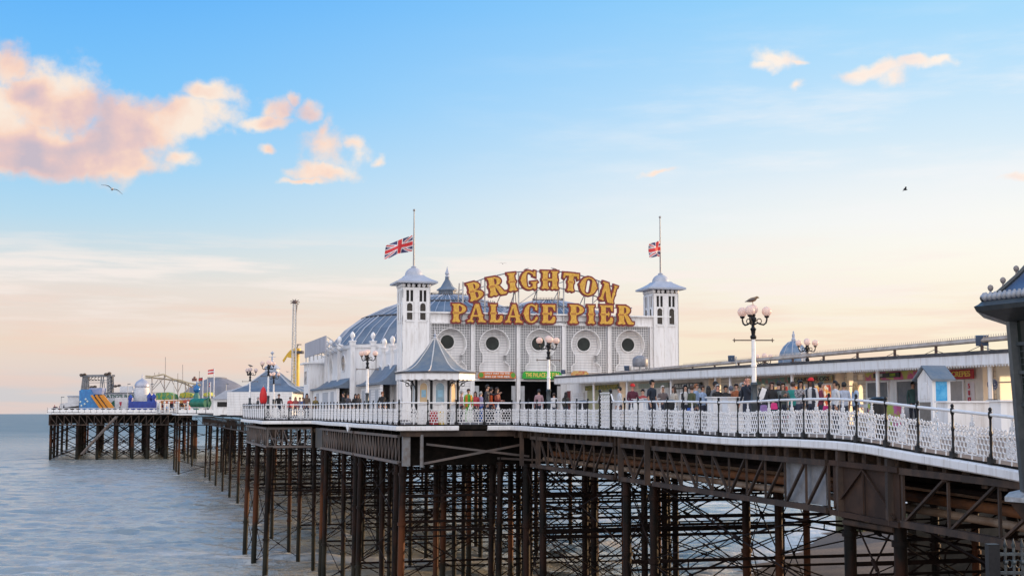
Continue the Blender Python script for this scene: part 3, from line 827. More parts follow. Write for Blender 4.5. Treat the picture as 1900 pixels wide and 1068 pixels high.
railing('short railing in the set-back corner where the deck widens beside the hall', [(30.5, -8.6), (30.5, -5.4)])
railing('railing beyond the set-back corner, passing the red parasol', [(48, -5.4), (48, -8.6), (30.5, -8.6)])
railing('far railing on the front of the middle landing stage', [(189, -8.5), (189, 25)], True, 1.6)
railing('farthest railing, along the front of the pier head below the rides', [(280, -34.8), (280, -4.5)], True, 1.4)

build_sea()
# ---------------------------------------------------------------- octagonal kiosk on the platform corner
slate = mat('slate_roof', (.10, .145, .20), .55, col2=(.20, .215, .23), scale=2.2, lo=.35, hi=.7, bump=.5, bscale=10)
cream_ridge = mat('ridge_paint', (.62, .60, .58), .5)
def oct_kiosk():
    c = UV(2.15, -3.25, zd(0)); c.x = (807 - 950) / 2600 * c.y
    t = thing('octagonal_kiosk', 'white octagonal kiosk with a tall concave grey slate roof on the platform corner', 'kiosk', c)
    a0 = R(-96); z = lambda q: q + EYE - zd(0)
    prof = [(1.96, z(1.98)), (1.66, z(2.03)), (1.37, z(2.13)), (1.12, z(2.31)), (.94, z(2.49)), (.7, z(2.78)), (.5, z(3.02)), (.34, z(3.25)), (.2, z(3.45)), (.04, z(3.62))]
    m = MB(); m.lathe([(1.9, z(1.93))] + prof, c, 8, a0); m.obj('roof', slate, t)
    for k in range(8):
        a = a0 + k * math.pi / 4; m = MB()
        m.tube([(c.x + r * math.cos(a), c.y + r * math.sin(a), c.z + h + .012) for r, h in prof], .028, 5); m.obj('roof_ridge', cream_ridge, t)
    m = MB(); m.lathe([(.06, z(3.58)), (.09, z(3.64)), (.05, z(3.7)), (.07, z(3.76)), (.02, z(3.85)), (.015, z(4.0)), (0, z(4.02))], c, 8); m.obj('finial', leadpale, t, sm=40)
    m = MB(); m.lathe([(1.99, z(1.90)), (1.99, z(1.985)), (1.9, z(1.99))], c, 8, a0); m.obj('gutter', darkroof, t)
    m = MB()                                   # scalloped valance boards
    for k in range(8):
        p, q = [Vector((c.x + 1.93 * math.cos(a0 + j * math.pi / 4), c.y + 1.93 * math.sin(a0 + j * math.pi / 4), 0)) for j in (k, k + 1)]
        L_ = (q - p).length; n = 4; poly = [(0, z(1.92))] + [(0, z(1.62))]
        for s in range(n):
            for j in range(1, 7): poly.append((L_ * (s + j / 6) / n, z(1.62) - .05 * math.sin(math.pi * j / 6)))
        poly.append((L_, z(1.92)))
        m.prism([(x, y) for x, y in poly], p + EZ * c.z, (q - p).normalized(), EZ, .03)
    m.obj('valance', white, t)
    m = MB(); m.lathe([(1.84, z(1.6)), (1.84, z(1.9)), (1.2, z(1.91)), (.02, z(1.915))], c, 8, a0); m.obj('ceiling', cream, t)
    rb = 1.10
    m = MB(); m.lathe([(rb - .02, 0), (rb - .02, z(1.6)), (0, z(1.6))], c, 8, a0); m.obj('wall', white, t)
    win_l = translucent('kiosk_glass_warm', (.75, .55, .32), .3); win_b = mat('kiosk_glass_blue', (.20, .33, .42), .12, col2=(.35, .45, .5), scale=2)
    for k in range(8):
        a = a0 + k * math.pi / 4; e = a + math.pi / 4
        p = Vector((c.x + rb * math.cos(a), c.y + rb * math.sin(a), c.z)); q = Vector((c.x + rb * math.cos(e), c.y + rb * math.sin(e), c.z))
        m = MB(); m.tube([p, p + EZ * z(1.62)], .065, 8); m.obj('corner_post', black, t, sm=40)
        m = MB(); d = Vector((math.cos(a), math.sin(a), 0)); b_ = p + EZ * z(1.1)      # scroll bracket
        m.tube([b_ + d * .05, b_ + d * .1 + EZ * .22, b_ + d * .3 + EZ * .40, b_ + d * .62 + EZ * .5], .022, 5)
        m.tube([b_ + d * (.25 + .09 * math.cos(j)) + EZ * (.3 + .09 * math.sin(j)) for j in np.linspace(0, 6, 10)], .018, 5)
        m.obj('bracket', black, t)
        ex = (q - p).normalized(); w_ = (q - p).length; nn = ex.cross(EZ)
        m = MB(); m.prism(archpoly(0, .95, .42, 1.0), (p + q) / 2 + nn * .0, ex, EZ, .03); win = m.obj('window', win_l if k in (7, 1) else win_b, t)
        m = MB()
        ap = archpoly(0, .95, .46, 1.04)
        m.tube([(p + q) / 2 + ex * x + EZ * y + nn * .01 for x, y in ap + ap[:1]], .03, 5); m.obj('window_frame', white2, win)
        if k in (7, 0):
            m = MB(); m.prism(rect(-.12, 1.28, .13, 1.62), (p + q) / 2 + nn * .012, ex, EZ, .01); m.obj('notice', mat('pale_blue_notice' + str(k), (.30, .52, .66), .5), win)
oct_kiosk()

# ---------------------------------------------------------------- the domed hall
UF = 30.3
def FV(x, y):
    t = (x - 950) / 2600; v = (t * (66 + AY * UF) - AX * UF) / (AY + AX * t)
    return v, EYE + (767 - y) / 2600 * (66 + AY * UF - AX * v)
def FP(v, z, du=0.): return UV(UF - du, v, z)

hall = thing('domed_hall', 'white timber pier hall with trellised front, five round windows, lead domes and two corner towers', 'hall', UV(UF, 10.4, zd(UF)))
z0 = zd(UF); ZTOP = FV(1000, 602)[1]; ZBOT = FV(1000, 690)[1]; ZPAR = FV(1000, 584)[1]
VL, VR = .35, 20.7
PIL = [FV(x, 700)[0] for x in (795, 876, 961, 1045.5, 1130.5, 1209)]
# back wall of the recess
m = MB()
for i in range(5):
    m.box(UV(UF + .85, (PIL[i] + PIL[i + 1]) / 2, (ZBOT + ZTOP) / 2), (PIL[i + 1] - PIL[i] - .002, .3, ZTOP - ZBOT), ROTB)
m.obj('front_wall', board, hall)
m = MB(); m.box(UV(UF + .12, 10.5, (ZTOP + ZPAR) / 2), (19.4, .34, ZPAR - ZTOP), ROTB); m.obj('parapet', white, hall)
m = MB(); m.box(UV(UF + .02, 10.5, ZPAR + .04), (19.4, .62, .1), ROTB); m.box(UV(UF - .09, 10.5, ZTOP + .03), (19.4, .2, .12), ROTB); m.obj('cornice', white, hall)
for v in PIL:
    m = MB(); m.box(FP(v, (z0 + ZTOP) / 2, -.1), (.20, .42, ZTOP - z0), ROTB); m.box(FP(v - .10, (z0 + ZTOP) / 2, .14), (.05, .1, ZTOP - z0), ROTB); m.box(FP(v + .10, (z0 + ZTOP) / 2, .14), (.05, .1, ZTOP - z0), ROTB)
    m.obj('pilaster', white2, hall)
KC = [(836, 638), (917.5, 639), (1003, 639), (1088, 639.5), (1170, 640)]
RW = [(829, 634), (913, 637), (998.5, 637), (1083, 638.5), (1165.5, 639.5)]
def keyhole(zc, zb, r=1.09, nk=.80, n=30):
    """outline of the opening in the trellis: round head, narrow neck, bell foot"""
    a = math.acos(nk / r); pts = []
    for i in range(n + 1):
        t = -a + (math.pi + 2 * a) * i / n
        pts.append((r * math.cos(t), zc + r * math.sin(t)))
    k = zb + .75
    left = [(-nk, k), (-nk - .02, k - .1)] + [(-(nk + (r - nk) * math.sin(q)), k - .15 - .35 * (1 - math.cos(q))) for q in np.linspace(.2, math.pi / 2, 5)] + [(-r, zb)]
    right = [(-x, y) for x, y in reversed(left)]
    return pts + left + right
def inside(x, y, poly):
    c = False; n = len(poly)
    for i in range(n):
        (x1, y1), (x2, y2) = poly[i], poly[(i + 1) % n]
        if (y1 > y) != (y2 > y) and x < (x2 - x1) * (y - y1) / (y2 - y1) + x1: c = not c
    return c
glass = glassdark
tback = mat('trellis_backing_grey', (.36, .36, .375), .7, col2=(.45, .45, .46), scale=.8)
for i in range(5):
    kv, kz = FV(*KC[i]); poly = keyhole(kz, ZBOT); a, b = PIL[i] + .14, PIL[i + 1] - .14
    m = MB(); stp = .166
    nx = int((b - a) / stp); xs = [a + (b - a) * (j + .5) / nx for j in range(nx)]
    nz_ = int((ZTOP - ZBOT) / stp); zs = [ZBOT + (ZTOP - ZBOT) * (j + .5) / nz_ for j in range(nz_)]
    def run(vals, fixed, vert):
        s = None
        for q in vals + [None]:
            ok = q is not None and not (inside(fixed - kv, q, poly) if vert else inside(q - kv, fixed, poly))
            if ok and s is None: s = q
            if not ok and s is not None:
                e = last
                if e - s > .05:
                    p, r_ = (FP(fixed, s, .02), FP(fixed, e, .02)) if vert else (FP(s, fixed, .0), FP(e, fixed, .0))
                    m.bar(p, r_, .07, .03)
                s = None
            last = q
    fz = [ZBOT + (ZTOP - ZBOT) * j / 90 for j in range(91)]; fx = [a + (b - a) * j / 80 for j in range(81)]
    for x in xs: run(fz, x, True)
    for z in zs: run(fx, z, False)
    m.bar(FP(kv, kz + 1.09, .02), FP(kv, ZTOP, .02), .05, .05)
    m.obj('trellis', white2, hall)
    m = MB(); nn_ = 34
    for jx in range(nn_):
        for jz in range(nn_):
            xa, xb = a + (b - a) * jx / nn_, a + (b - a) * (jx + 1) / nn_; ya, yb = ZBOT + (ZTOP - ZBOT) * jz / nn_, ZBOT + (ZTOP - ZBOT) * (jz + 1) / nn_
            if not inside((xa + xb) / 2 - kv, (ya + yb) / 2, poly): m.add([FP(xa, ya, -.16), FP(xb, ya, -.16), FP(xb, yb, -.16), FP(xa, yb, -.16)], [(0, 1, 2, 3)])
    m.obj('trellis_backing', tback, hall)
    m = MB(); m.tube([FP(kv + x, y, .02) for x, y in poly], .032, 6)
    # soffit of the deep opening
    q = [FP(kv + x, y, .02) for x, y in poly]; q2 = [FP(kv + x, y, -.68) for x, y in poly]
    n = len(q); m.add(q + q2, [(j, j + 1, j + 1 + n, j + n) for j in range(n - 1)])
    m.obj('keyhole_arch', white, hall, sm=30)
    wv = vofx(RW[i][0], UF + .7); D = 66 + AY * (UF + .7) - AX * wv; wz = EYE + (767 - RW[i][1]) / 2600 * D
    m = MB(); m.prism(ellipse(wv, wz, .50, .50), UV(UF + .66, 0, 0), EXB, EZ, .02); w_ = m.obj('round_window', glass, hall)
    m = MB(); m.tube([UV(UF + .64, wv + .53 * math.cos(q), wz + .53 * math.sin(q)) for q in np.linspace(0, 2 * math.pi, 29)], .055, 6); m.obj('window_frame', white2, w_, sm=50)
# lower storey: bays 2 and 3 are open doorways
lp = MB()
for i in (0, 3, 4): lp.box(FP((PIL[i] + PIL[i + 1]) / 2, (z0 + ZBOT) / 2, -.3), (PIL[i + 1] - PIL[i] - .2, .2, ZBOT - z0), ROTB)
for i in (1, 2): lp.box(FP((PIL[i] + PIL[i + 1]) / 2, ZBOT - .25, -.3), (PIL[i + 1] - PIL[i] - .2, .2, .5), ROTB)
lp.obj('lower_wall', board, hall)
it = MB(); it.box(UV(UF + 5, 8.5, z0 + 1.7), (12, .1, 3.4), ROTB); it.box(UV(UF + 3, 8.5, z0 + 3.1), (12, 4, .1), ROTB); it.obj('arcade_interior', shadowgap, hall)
for i in (1, 2):
    for s in (PIL[i] + .32, PIL[i + 1] - .32):
        d = MB(); d.box(FP(s, z0 + 1.18, .02), (.30, .06, 2.3), ROTB); d.box(FP(s, z0 + 1.2, .06), (.18, .03, 1.8), ROTB); d.obj('folding_door', mat('grey_door', (.42, .43, .45), .4), hall)
    f = MB(); f.box(FP((PIL[i] + PIL[i + 1]) / 2, z0 + 2.74, .04), (PIL[i + 1] - PIL[i] - .3, .10, .16), ROTB); f.obj('door_head', white2, hall)

def tower(vc, uc=UF + .7, S=1.95):
    m = MB(); zt = EYE + 8.62; w = S / 2
    m.box(UV(uc, vc, (z0 + zt) / 2), (S - .12, S - .12, zt - z0), ROTB)
    t = m.obj('tower', white, hall)
    for nu, nv in ((-1, 0), (0, -1), (0, 1), (1, 0)):
        ex = EXB if nu == -1 else (-EXB if nu == 1 else (-EXA if nv == -1 else EXA))
        o = UV(uc + nu * w, vc + nv * w, 0)
        f = MB()
        for x in (-w + .12, 0, w - .12):
            f.prism(rect(x - .12, z0, x + .12, zt), o, ex, EZ, .06)
        zl, zm, zu = zt - 2.25, zt - 1.08, zt - .18
        for x in (-.46, .46):
            f.prism(rect(x - .34, zl - .12, x + .34, zl - .02), o, ex, EZ, .062)
            for a, b in ((-.34, -.24), (-.045, .045), (.24, .34)): f.prism(rect(x + a, zm + .06, x + b, zu), o - (ex.cross(EZ)) * .006, ex, EZ, .05)
            f.prism(rect(x - .34, zu + .001, x + .34, zt), o - (ex.cross(EZ)) * .004, ex, EZ, .05)
            ap = archpoly(x, zl, .46, 1.2)
            f.tube([o + ex * a + EZ * b - ex.cross(EZ) * .02 for a, b in ap + ap[:1]], .045, 5)
        f.obj('pilasters', white2, t)
        for x in (-.46, .46):
            g = MB(); g.prism(archpoly(x, zl, .44, 1.18), o - ex.cross(EZ) * .05, ex, EZ, .02); g.obj('louvre', mat('louvre_brown', (.07, .06, .05), .7, col2=(.10, .085, .07), lines=(2, .09, .35, (.02, .018, .016))) if 'louvre_brown' not in MATS else MATS['louvre_brown'], t)
            g = MB(); g.prism(rect(x - .235, zm + .12, x + .235, zu - .02), o - ex.cross(EZ) * .052, ex, EZ, .02); g.obj('slit', shadowgap, t)
        b_ = MB()
        for x in (-w + .1, -w + .45, -.2, .2, w - .45, w - .1): b_.ball(o + ex * x + EZ * (zt + .14) - ex.cross(EZ) * .06, .14, 8, 6)
        b_.obj('corbels', white2, t, sm=60)
    m = MB(); m.box(UV(uc, vc, zt + .14), (S - .5, S - .5, .27), ROTB); m.obj('frieze', shadowgap, t)
    c = UV(uc, vc, zt); k = math.sqrt(2); a0 = ROTB + math.pi / 4
    m = MB(); m.lathe([(1.30 * k, .26), (1.42 * k, .28), (1.42 * k, .40), (1.05 * k, .58), (.72 * k, .78), (.60 * k, .90), (0, .92)], c, 4, a0); m.obj('tower_roof', leadpale, t)
    m = MB(); m.lathe([(.64, .84)] + [(.62 * math.cos(q), .9 + .56 * math.sin(q)) for q in np.linspace(0, 1.5, 8)] + [(.0, 1.47)], c, 20); m.lathe([(.16, 1.42), (.2, 1.5), (.12, 1.56), (.0, 1.58)], c, 10); m.obj('cupola', leadpale, t, sm=40)
    return c + EZ * 1.5
TL = tower(vofx(771.5, UF - .3)); TR = tower(vofx(1237.5, UF - .3))

# side walls, wing and lower range on the seaward left
ZS, ZW = EYE + 4.45, EYE + 5.1
m = MB(); m.box(UV(36, .75, (z0 + ZS) / 2), (.3, 9.2, ZS - z0), ROTB); m.box(UV(47.3, -1.05, (z0 + ZW) / 2), (.3, 13.6, ZW - z0), ROTB); m.box(UV(40.65, -.2, (z0 + ZW) / 2), (1.98, .3, ZW - z0), ROTB)
m.box(UV(36, 20.3, (z0 + ZS) / 2), (.3, 9.2, ZS - z0), ROTB); m.box(UV(50, 22, (z0 + ZW) / 2), (.3, 19, ZW - z0), ROTB); m.box(UV(60, 10, (z0 + ZW) / 2), (24, .3, ZW - z0), ROTB)
m.obj('side_wall', white, hall)
m = MB(); m.box(UV(36, .62, ZS - .05), (.12, 9.2, .18), ROTB); m.box(UV(47.3, -1.22, ZW - .05), (.12, 13.8, .2), ROTB); m.box(UV(40.46, -.2, ZW - .05), (2.1, .12, .2), ROTB); m.obj('wall_cornice', white2, hall)
def finial_post(u, v, zt):
    m = MB(); m.box(UV(u, v, (z0 + zt) / 2), (.34, .34, zt - z0), ROTB); m.box(UV(u, v, zt + .14), (.44, .44, .3), ROTB); m.box(UV(u, v, zt + .31), (.54, .54, .08), ROTB)
    p = m.obj('buttress', white, hall)
    m = MB(); m.lathe([(.16, .34), (.08, .40), (.07, .47), (.13, .56), (.19, .70), (.16, .86), (.08, .98), (.0, 1.04)], UV(u, v, zt), 10); m.obj('finial', white2, p, sm=50)
for u, v, zt in ((33.6, .55, ZS), (36.8, .55, ZS), (40.5, -1.2, ZW), (40.5, .35, ZW), (46.8, -1.25, ZW), (51.4, -1.25, ZW), (54, -1.25, ZW)): finial_post(u, v, zt)
for u, v, zz, ex, rx in ((35.2, .58, 13.6, -EXA, .42), (38.6, .58, 13.6, -EXA, .42), (uofx(636, -1.22), -1.22, 14.6, -EXA, .95), (uofx(614, -1.22), -1.22, 14.6, -EXA, .5)):
    m = MB(); m.prism(ellipse(0, 0, rx, .62), UV(u, v, zz), ex, EZ, .02); w_ = m.obj('oval_window', glass, hall)
    m = MB(); m.tube([UV(u, v, zz) + ex * ((rx + .03) * math.cos(q)) + EZ * (.66 * math.sin(q)) for q in np.linspace(0, 6.2832, 25)], .05, 5); m.obj('window_frame', white2, w_)
# curved lead lean-to roofs over the side doors and the walls under them
def leanto(u0, u1, v, zt, zb, out):
    m = MB(); n = 6; vs = []
    for u in (u0, u1):
        for i in range(n + 1): t = i / n; vs.append(UV(u, v - out * t, zb + (zt - zb) * (1 - t) ** 2))
        vs.append(UV(u, v - out, zb - .14)); vs.append(UV(u, v, zb - .14))
    k = n + 3
    m.add(vs, [(i, i + 1, i + 1 + k, i + k) for i in range(k - 1)] + [tuple(range(k - 1, -1, -1)), tuple(range(k, 2 * k)), (k - 1, 0, k, 2 * k - 1)])
    m.obj('lean_to_roof', lead, hall)
leanto(31.9, 40.3, .55, EYE + 3.4, EYE + 2.15, 1.5); leanto(40.8, 54.5, -1.25, EYE + 2.7, EYE + 2.05, 1.3)
m = MB(); m.box(UV(36.1, -.5, (z0 + EYE + 2.0) / 2), (.2, 8.2, EYE + 2.0 - z0), ROTB); m.obj('side_porch_wall', board, hall)
m = MB(); m.box(UV(47.6, -2.2, (z0 + EYE + 1.9) / 2), (.2, 13.4, EYE + 1.9 - z0), ROTB); m.obj('side_porch_wall', white, hall)
dgrey = mat('side_door_grey', (.46, .48, .52), .5)
for u, v, w_ in ((33.2, -.62, 1.2), (36.4, -.62, 1.3), (39, -.62, 1.2), (43.2, -2.32, 1.6), (47, -2.32, 3.0), (51.5, -2.32, 1.6)):
    m = MB(); m.prism(rect(-w_ / 2, 0, w_ / 2, 2.05), UV(u, v, z0 + .02), -EXA, EZ, .05); m.obj('side_door', dgrey, hall)
URR = uofx(563, -2.7); LRR = URR - 54.6
m = MB(); m.box(UV(54.6 + LRR / 2, -1.5, (z0 + EYE + 4.2) / 2), (2.4, LRR, EYE + 4.2 - z0), ROTB); m.box(UV(54.6 + LRR / 2, -1.6, EYE + 4.25), (2.9, LRR + .4, .12), ROTB); m.obj('rear_range', white, hall)
for i in range(7):
    m = MB(); m.prism(rect(-.36, 0, .36, 1.1), UV(55.9 + i * (LRR - 2) / 6, -2.72, EYE + 2.5), -EXA, EZ, .04); m.obj('rear_window', mat('pale_window', (.34, .38, .42), .2) if i == 0 else MATS['pale_window'], hall)

# domes
def dome(c, Rr, zt, zb, n=20, ribs=True, name='dome_roof'):
    base = [(0, 10), (1.4, 9.95), (2.8, 9.65), (4.1, 9.2), (5.5, 8.7), (7.2, 7.86), (8.6, 6.8), (9.8, 5.4)]
    prof = [(r / 9.8 * Rr, zb + (z - 5.4) / 4.6 * (zt - zb)) for r, z in reversed(base)]
    prof[-1] = (.01, prof[-1][1])
    m = MB(); m.lathe(prof, (c.x, c.y, 0), n, ROTB + math.pi / n); d = m.obj(name, lead, hall)
    rb = MB()
    for k in range(n * 3):
        a = ROTB + math.pi / n + 2 * math.pi * k / (n * 3)
        f = 1.0 if k % 3 == 0 else math.cos(math.pi / n) / math.cos(2 * math.pi / n * (k % 3) / 3 - math.pi / n)
        rb.tube([(c.x + r * f * math.cos(a), c.y + r * f * math.sin(a), z + .03) for r, z in prof], .06 if k % 3 == 0 else .035, 4)
    rb.obj('roll_seams', leadpale, d)
    bd = MB()
    for i in (2, 4, 6):
        r, z = prof[i]
        bd.tube([(c.x + r * math.cos(ROTB + math.pi / n + 2 * math.pi * k / n), c.y + r * math.sin(ROTB + math.pi / n + 2 * math.pi * k / n), z + .05) for k in range(n + 1)], .07, 4)
        for k in range(n * 3):
            a = 2 * math.pi * k / (n * 3); f = math.cos(math.pi / n)
            if i >= 4: bd.bar((c.x + r * f * math.cos(a), c.y + r * f * math.sin(a), z), (c.x + r * f * math.cos(a), c.y + r * f * math.sin(a), z + .28), .04)
    bd.obj('roof_bands', darkroof, d)
    w = MB(); w.lathe([(prof[0][0] - .05, z0 - EYE + EYE), (prof[0][0] - .05, prof[0][1])], (c.x, c.y, 0), n, ROTB + math.pi / n); w.obj('drum', white, hall)
DC = UV(51.6, 8.6); DC.x = -5.5; DC.y = 118
dome(DC, 9.8, EYE + 9.95, EYE + 5.5)
D2 = Vector((3.0, 116.5, 0)); dome(D2, 9.0, EYE + 9.35, EYE + 5.0)
lt = MB(); c = (DC.x, DC.y, EYE)
lt.lathe([(.72, 9.9), (.72, 10.35), (.9, 10.38), (.9, 10.46), (.55, 10.7), (.35, 11.05), (.2, 11.3), (.16, 11.6)], c, 8); lt.obj('lantern', lead, hall)
lt = MB(); lt.lathe([(.22, 11.55), (.12, 11.65), (.2, 11.85), (.14, 12.0), (.08, 12.15), (.03, 12.4), (0, 12.45)], c, 8); lt.obj('lantern_finial', leadpale, hall, sm=40)
m = MB()
for i in range(-8, 9):
    if abs(i) > 1: m.bar((DC.x + i * .26, DC.y - .4, EYE + 9.7), (DC.x + i * .26, DC.y - .4, EYE + 10.12), .04)
m.bar((DC.x - 2.1, DC.y - .4, EYE + 10.0), (DC.x + 2.1, DC.y - .4, EYE + 10.0), .04); m.obj('ridge_cresting', darkroof, hall)

# ---------------------------------------------------------------- rooftop letters
def stem(x, w, h=1.0, serif=1.45):
    k = w / 2; R_ = [(k * serif, 0), (k * serif * 1.04, .05), (k * 1.12, .13), (k * .98, .22), (k, .40), (k * 1.32, .46), (k * 1.32, .54), (k, .60), (k, .84), (k * 1.1, .90), (k * serif, .93), (k * serif, 1.0)]
    b = [(-k * .75, -.035), (-k * .3, .0), (k * .3, .0), (k * .75, -.035)]
    return [(x + a, y * h) for a, y in b] + [(x + a, y * h) for a, y in R_] + [(x - a, y * h) for a, y in reversed(R_)]
def bowl(cx, cy, rx, ry, a0, a1, t0, t1, n=18):
    o = []; i_ = []
    for i in range(n + 1):
        s = i / n; a = R(a0 + (a1 - a0) * s); t = t0 + (t1 - t0) * math.sin(math.pi * s)
        o.append((cx + rx * math.cos(a), cy + ry * math.sin(a))); i_.append((cx + max(.01, rx - t) * math.cos(a), cy + max(.01, ry - t0 * 1.0) * math.sin(a)))
    return o + i_[::-1]
GL = {
 'B': (.86, [stem(.26, .30), bowl(.34, .76, .40, .24, 95, -90, .10, .24), bowl(.34, .27, .50, .27, 90, -95, .10, .28)]),
 'R': (.92, [stem(.26, .30), bowl(.34, .74, .42, .26, 95, -95, .10, .24), [(.38, .52), (.60, .50), (.84, .12), (.96, .10), (.96, .02), (.9, -.03), (.66, -.03), (.58, .03)]]),
 'I': (.56, [stem(.28, .32)]),
 'G': (.94, [bowl(.46, .5, .46, .51, 42, 318, .10, .32, 26), [(.56, .40), (.94, .44), (.98, .38), (.88, .32), (.88, .06), (.8, -.02), (.7, .04), (.66, .16), (.66, .32), (.56, .34)], [(.70, .72), (.86, .66), (.88, .98), (.80, 1.0), (.72, .9)], [(.0, .42), (-.05, .5), (.0, .58), (.2, .5)]]),
 'H': (1.0, [stem(.24, .28), stem(.76, .28), rect(.34, .44, .66, .57)]),
 'T': (.94, [stem(.47, .30, serif=1.35), [(.0, .99), (.94, .99), (.96, .70), (.88, .66), (.80, .82), (.14, .82), (.06, .66), (-.02, .70)]]),
 'O': (.94, [bowl(.47, .5, .47, .51, 85, 275, .09, .30, 22), bowl(.47, .5, .47, .51, -95, 95, .09, .30, 22), [(.0, .41), (-.05, .5), (.0, .59), (.1, .5)], [(.94, .41), (.99, .5), (.94, .59), (.84, .5)]]),
 'N': (1.0, [stem(.2, .16, serif=1.9), [(.0, .99), (.36, 1.0), (.86, .12), (.86, -.04), (.62, -.04), (.5, .1), (.14, .86), (.0, .9)], stem(.86, .15, serif=1.8)]),
 'P': (.84, [stem(.26, .30), bowl(.34, .72, .46, .28, 95, -95, .10, .24)]),
 'A': (.98, [[(.40, 1.0), (.62, 1.0), (.86, .14), (1.0, .06), (.98, -.03), (.74, .0), (.60, -.03), (.56, .06), (.62, .14), (.44, .82)], [(.40, .98), (.46, .80), (.26, .14), (.34, .05), (.3, -.03), (.16, .0), (.0, -.03), (-.02, .06), (.12, .14)], rect(.24, .28, .6, .39), [(.14, .3), (.2, .38), (.3, .33), (.2, .26)], [(.78, .44), (.86, .4), (.84, .3), (.76, .34)]]),
 'L': (.84, [stem(.26, .30), [(.3, .12), (.52, .13), (.62, .24), (.66, .38), (.78, .40), (.84, .28), (.80, .08), (.68, -.02), (.3, -.02)]]),
 'C': (.88, [bowl(.46, .5, .46, .51, 48, 318, .10, .32, 26), [(.68, .70), (.84, .64), (.86, .98), (.78, 1.0), (.70, .9)], [(.0, .42), (-.05, .5), (.0, .58), (.2, .5)], [(.66, .12), (.80, .14), (.88, .26), (.82, .36), (.72, .3), (.66, .2)]]),
 'E': (.86, [stem(.26, .30), [(.3, 1.0), (.84, 1.0), (.84, .66), (.76, .66), (.66, .86), (.3, .88)], [(.3, .56), (.5, .56), (.58, .68), (.66, .52), (.58, .34), (.5, .45), (.3, .45)], [(.3, .12), (.52, .13), (.64, .26), (.68, .36), (.80, .36), (.86, .24), (.82, .06), (.70, -.02), (.3, -.02)]]),
}
def offset(poly, d):
    n = len(poly); out = []
    ar = sum(poly[i][0] * poly[(i + 1) % n][1] - poly[(i + 1) % n][0] * poly[i][1] for i in range(n))
    if ar < 0: poly = poly[::-1]
    for i in range(n):
        a, b, c_ = Vector(poly[i - 1]), Vector(poly[i]), Vector(poly[(i + 1) % n])
        e1, e2 = (b - a), (c_ - b)
        if e1.length < 1e-5 or e2.length < 1e-5: out.append(tuple(b)); continue
        e1.normalize(); e2.normalize(); nn = Vector((e1.y + e2.y, -e1.x - e2.x))
        if nn.length < .2: out.append(tuple(b)); continue
        nn.normalize(); k = min(2.0, 1 / max(.4, nn.dot(Vector((e1.y, -e1.x)))))
        out.append((b.x + nn.x * d * k, b.y + nn.y * d * k))
    return out
band_or = mat('sign_orange_band', (.52, .20, .03), .45)
sign = thing('rooftop_sign', 'gold and red circus-style letters reading BRIGHTON PALACE PIER on a frame above the parapet', 'sign', FP(10, ZTOP, .3))
def letter(ch, x0, x1, ytop, ybot, rot=0.):
    adv, polys = GL[ch]
    (va, za), (vb, zb) = FV(x0, ybot), FV(x1, ytop)
    if rot: pass
    H = zb - za
    return ch, va, vb, za, zb
def place_letter(ch, cx, cy, wpx, hpx, rot):
    v, z = FV(cx, cy); s = FV(cx + 1, cy)[0] - v
    W, H = wpx * s, hpx * s; adv, polys = GL[ch]
    ca, sa = math.cos(R(rot)), math.sin(R(rot))
    def tr(p):
        a, b = (p[0] - adv / 2) / adv * W, (p[1] - .5) * H
        return (a * ca - b * sa, a * sa + b * ca)
    o = FP(v, z, .42); m = MB()
    for i, p in enumerate(polys):
        q = [tr(x) for x in p]
        m.k = 1; m.prism(offset(q, .105), o - EXA * (.0 - .004 * i), EXB, EZ, .16)
        m.k = 0; m.prism(offset(q, -.012), o - EXA * (.05 + .004 * i), EXB, EZ, .045)
    # dark orange waist band across the thick strokes
    for p in polys[:1]:
        if ch in 'BRIHTPLE': q = [tr(x) for x in rect(p[0][0] * 0 + min(a for a, b in p) + .1, .455, max(a for a, b in p) - .1, .545)]; m.k = 2; m.prism(q, o - EXA * .068, EXB, EZ, .01)
    m.obj('letter', [gold, red, band_or], sign)
for ch, a, b, yt, yb in (('P', 834, 863, 564, 597), ('A', 864, 898, 564, 597), ('L', 904, 930, 565, 597.5), ('A', 934, 966, 565, 598), ('C', 969, 995, 565, 598.5), ('E', 1001, 1028, 566, 598.5), ('P', 1052, 1082, 566, 599), ('I', 1086, 1102, 567, 599.5), ('E', 1109, 1135, 567, 600), ('R', 1142, 1172, 568, 600.5)):
    place_letter(ch, (a + b) / 2, (yt + yb) / 2, b - a, yb - yt, 0)
for ch, cx, cy, w, h, r in (('B', 878, 539.5, 29, 33, 15), ('R', 917, 530, 33, 33, 11), ('I', 947, 522.5, 19, 32, 7), ('G', 978.5, 519.5, 30, 33, 3), ('H', 1017.5, 519, 34, 32, 0), ('T', 1056.5, 523, 29, 32, -4), ('O', 1089, 531, 31, 32, -11), ('N', 1126, 542.5, 29, 32, -17)):
    place_letter(ch, cx, cy, w, h, r)
m = MB()
def FX(x, y, du): v, z = FV(x, y); return FP(v, z, du)
arc = lambda k: [FX(x, y + k, .22) for x, y in ((864, 528), (896, 516), (934, 507), (962, 503.5), (998, 502.5), (1037, 503), (1072, 509), (1104, 518), (1140, 533))]
m.tube(arc(0), .045, 6); m.tube(arc(31), .045, 6)
m.tube([FX(836, 568, .22), FX(1172, 571, .22)], .04, 6); m.tube([FX(836, 595, .22), FX(1172, 598, .22)], .04, 6)
m.obj('letter_rails', steel, sign, sm=60)
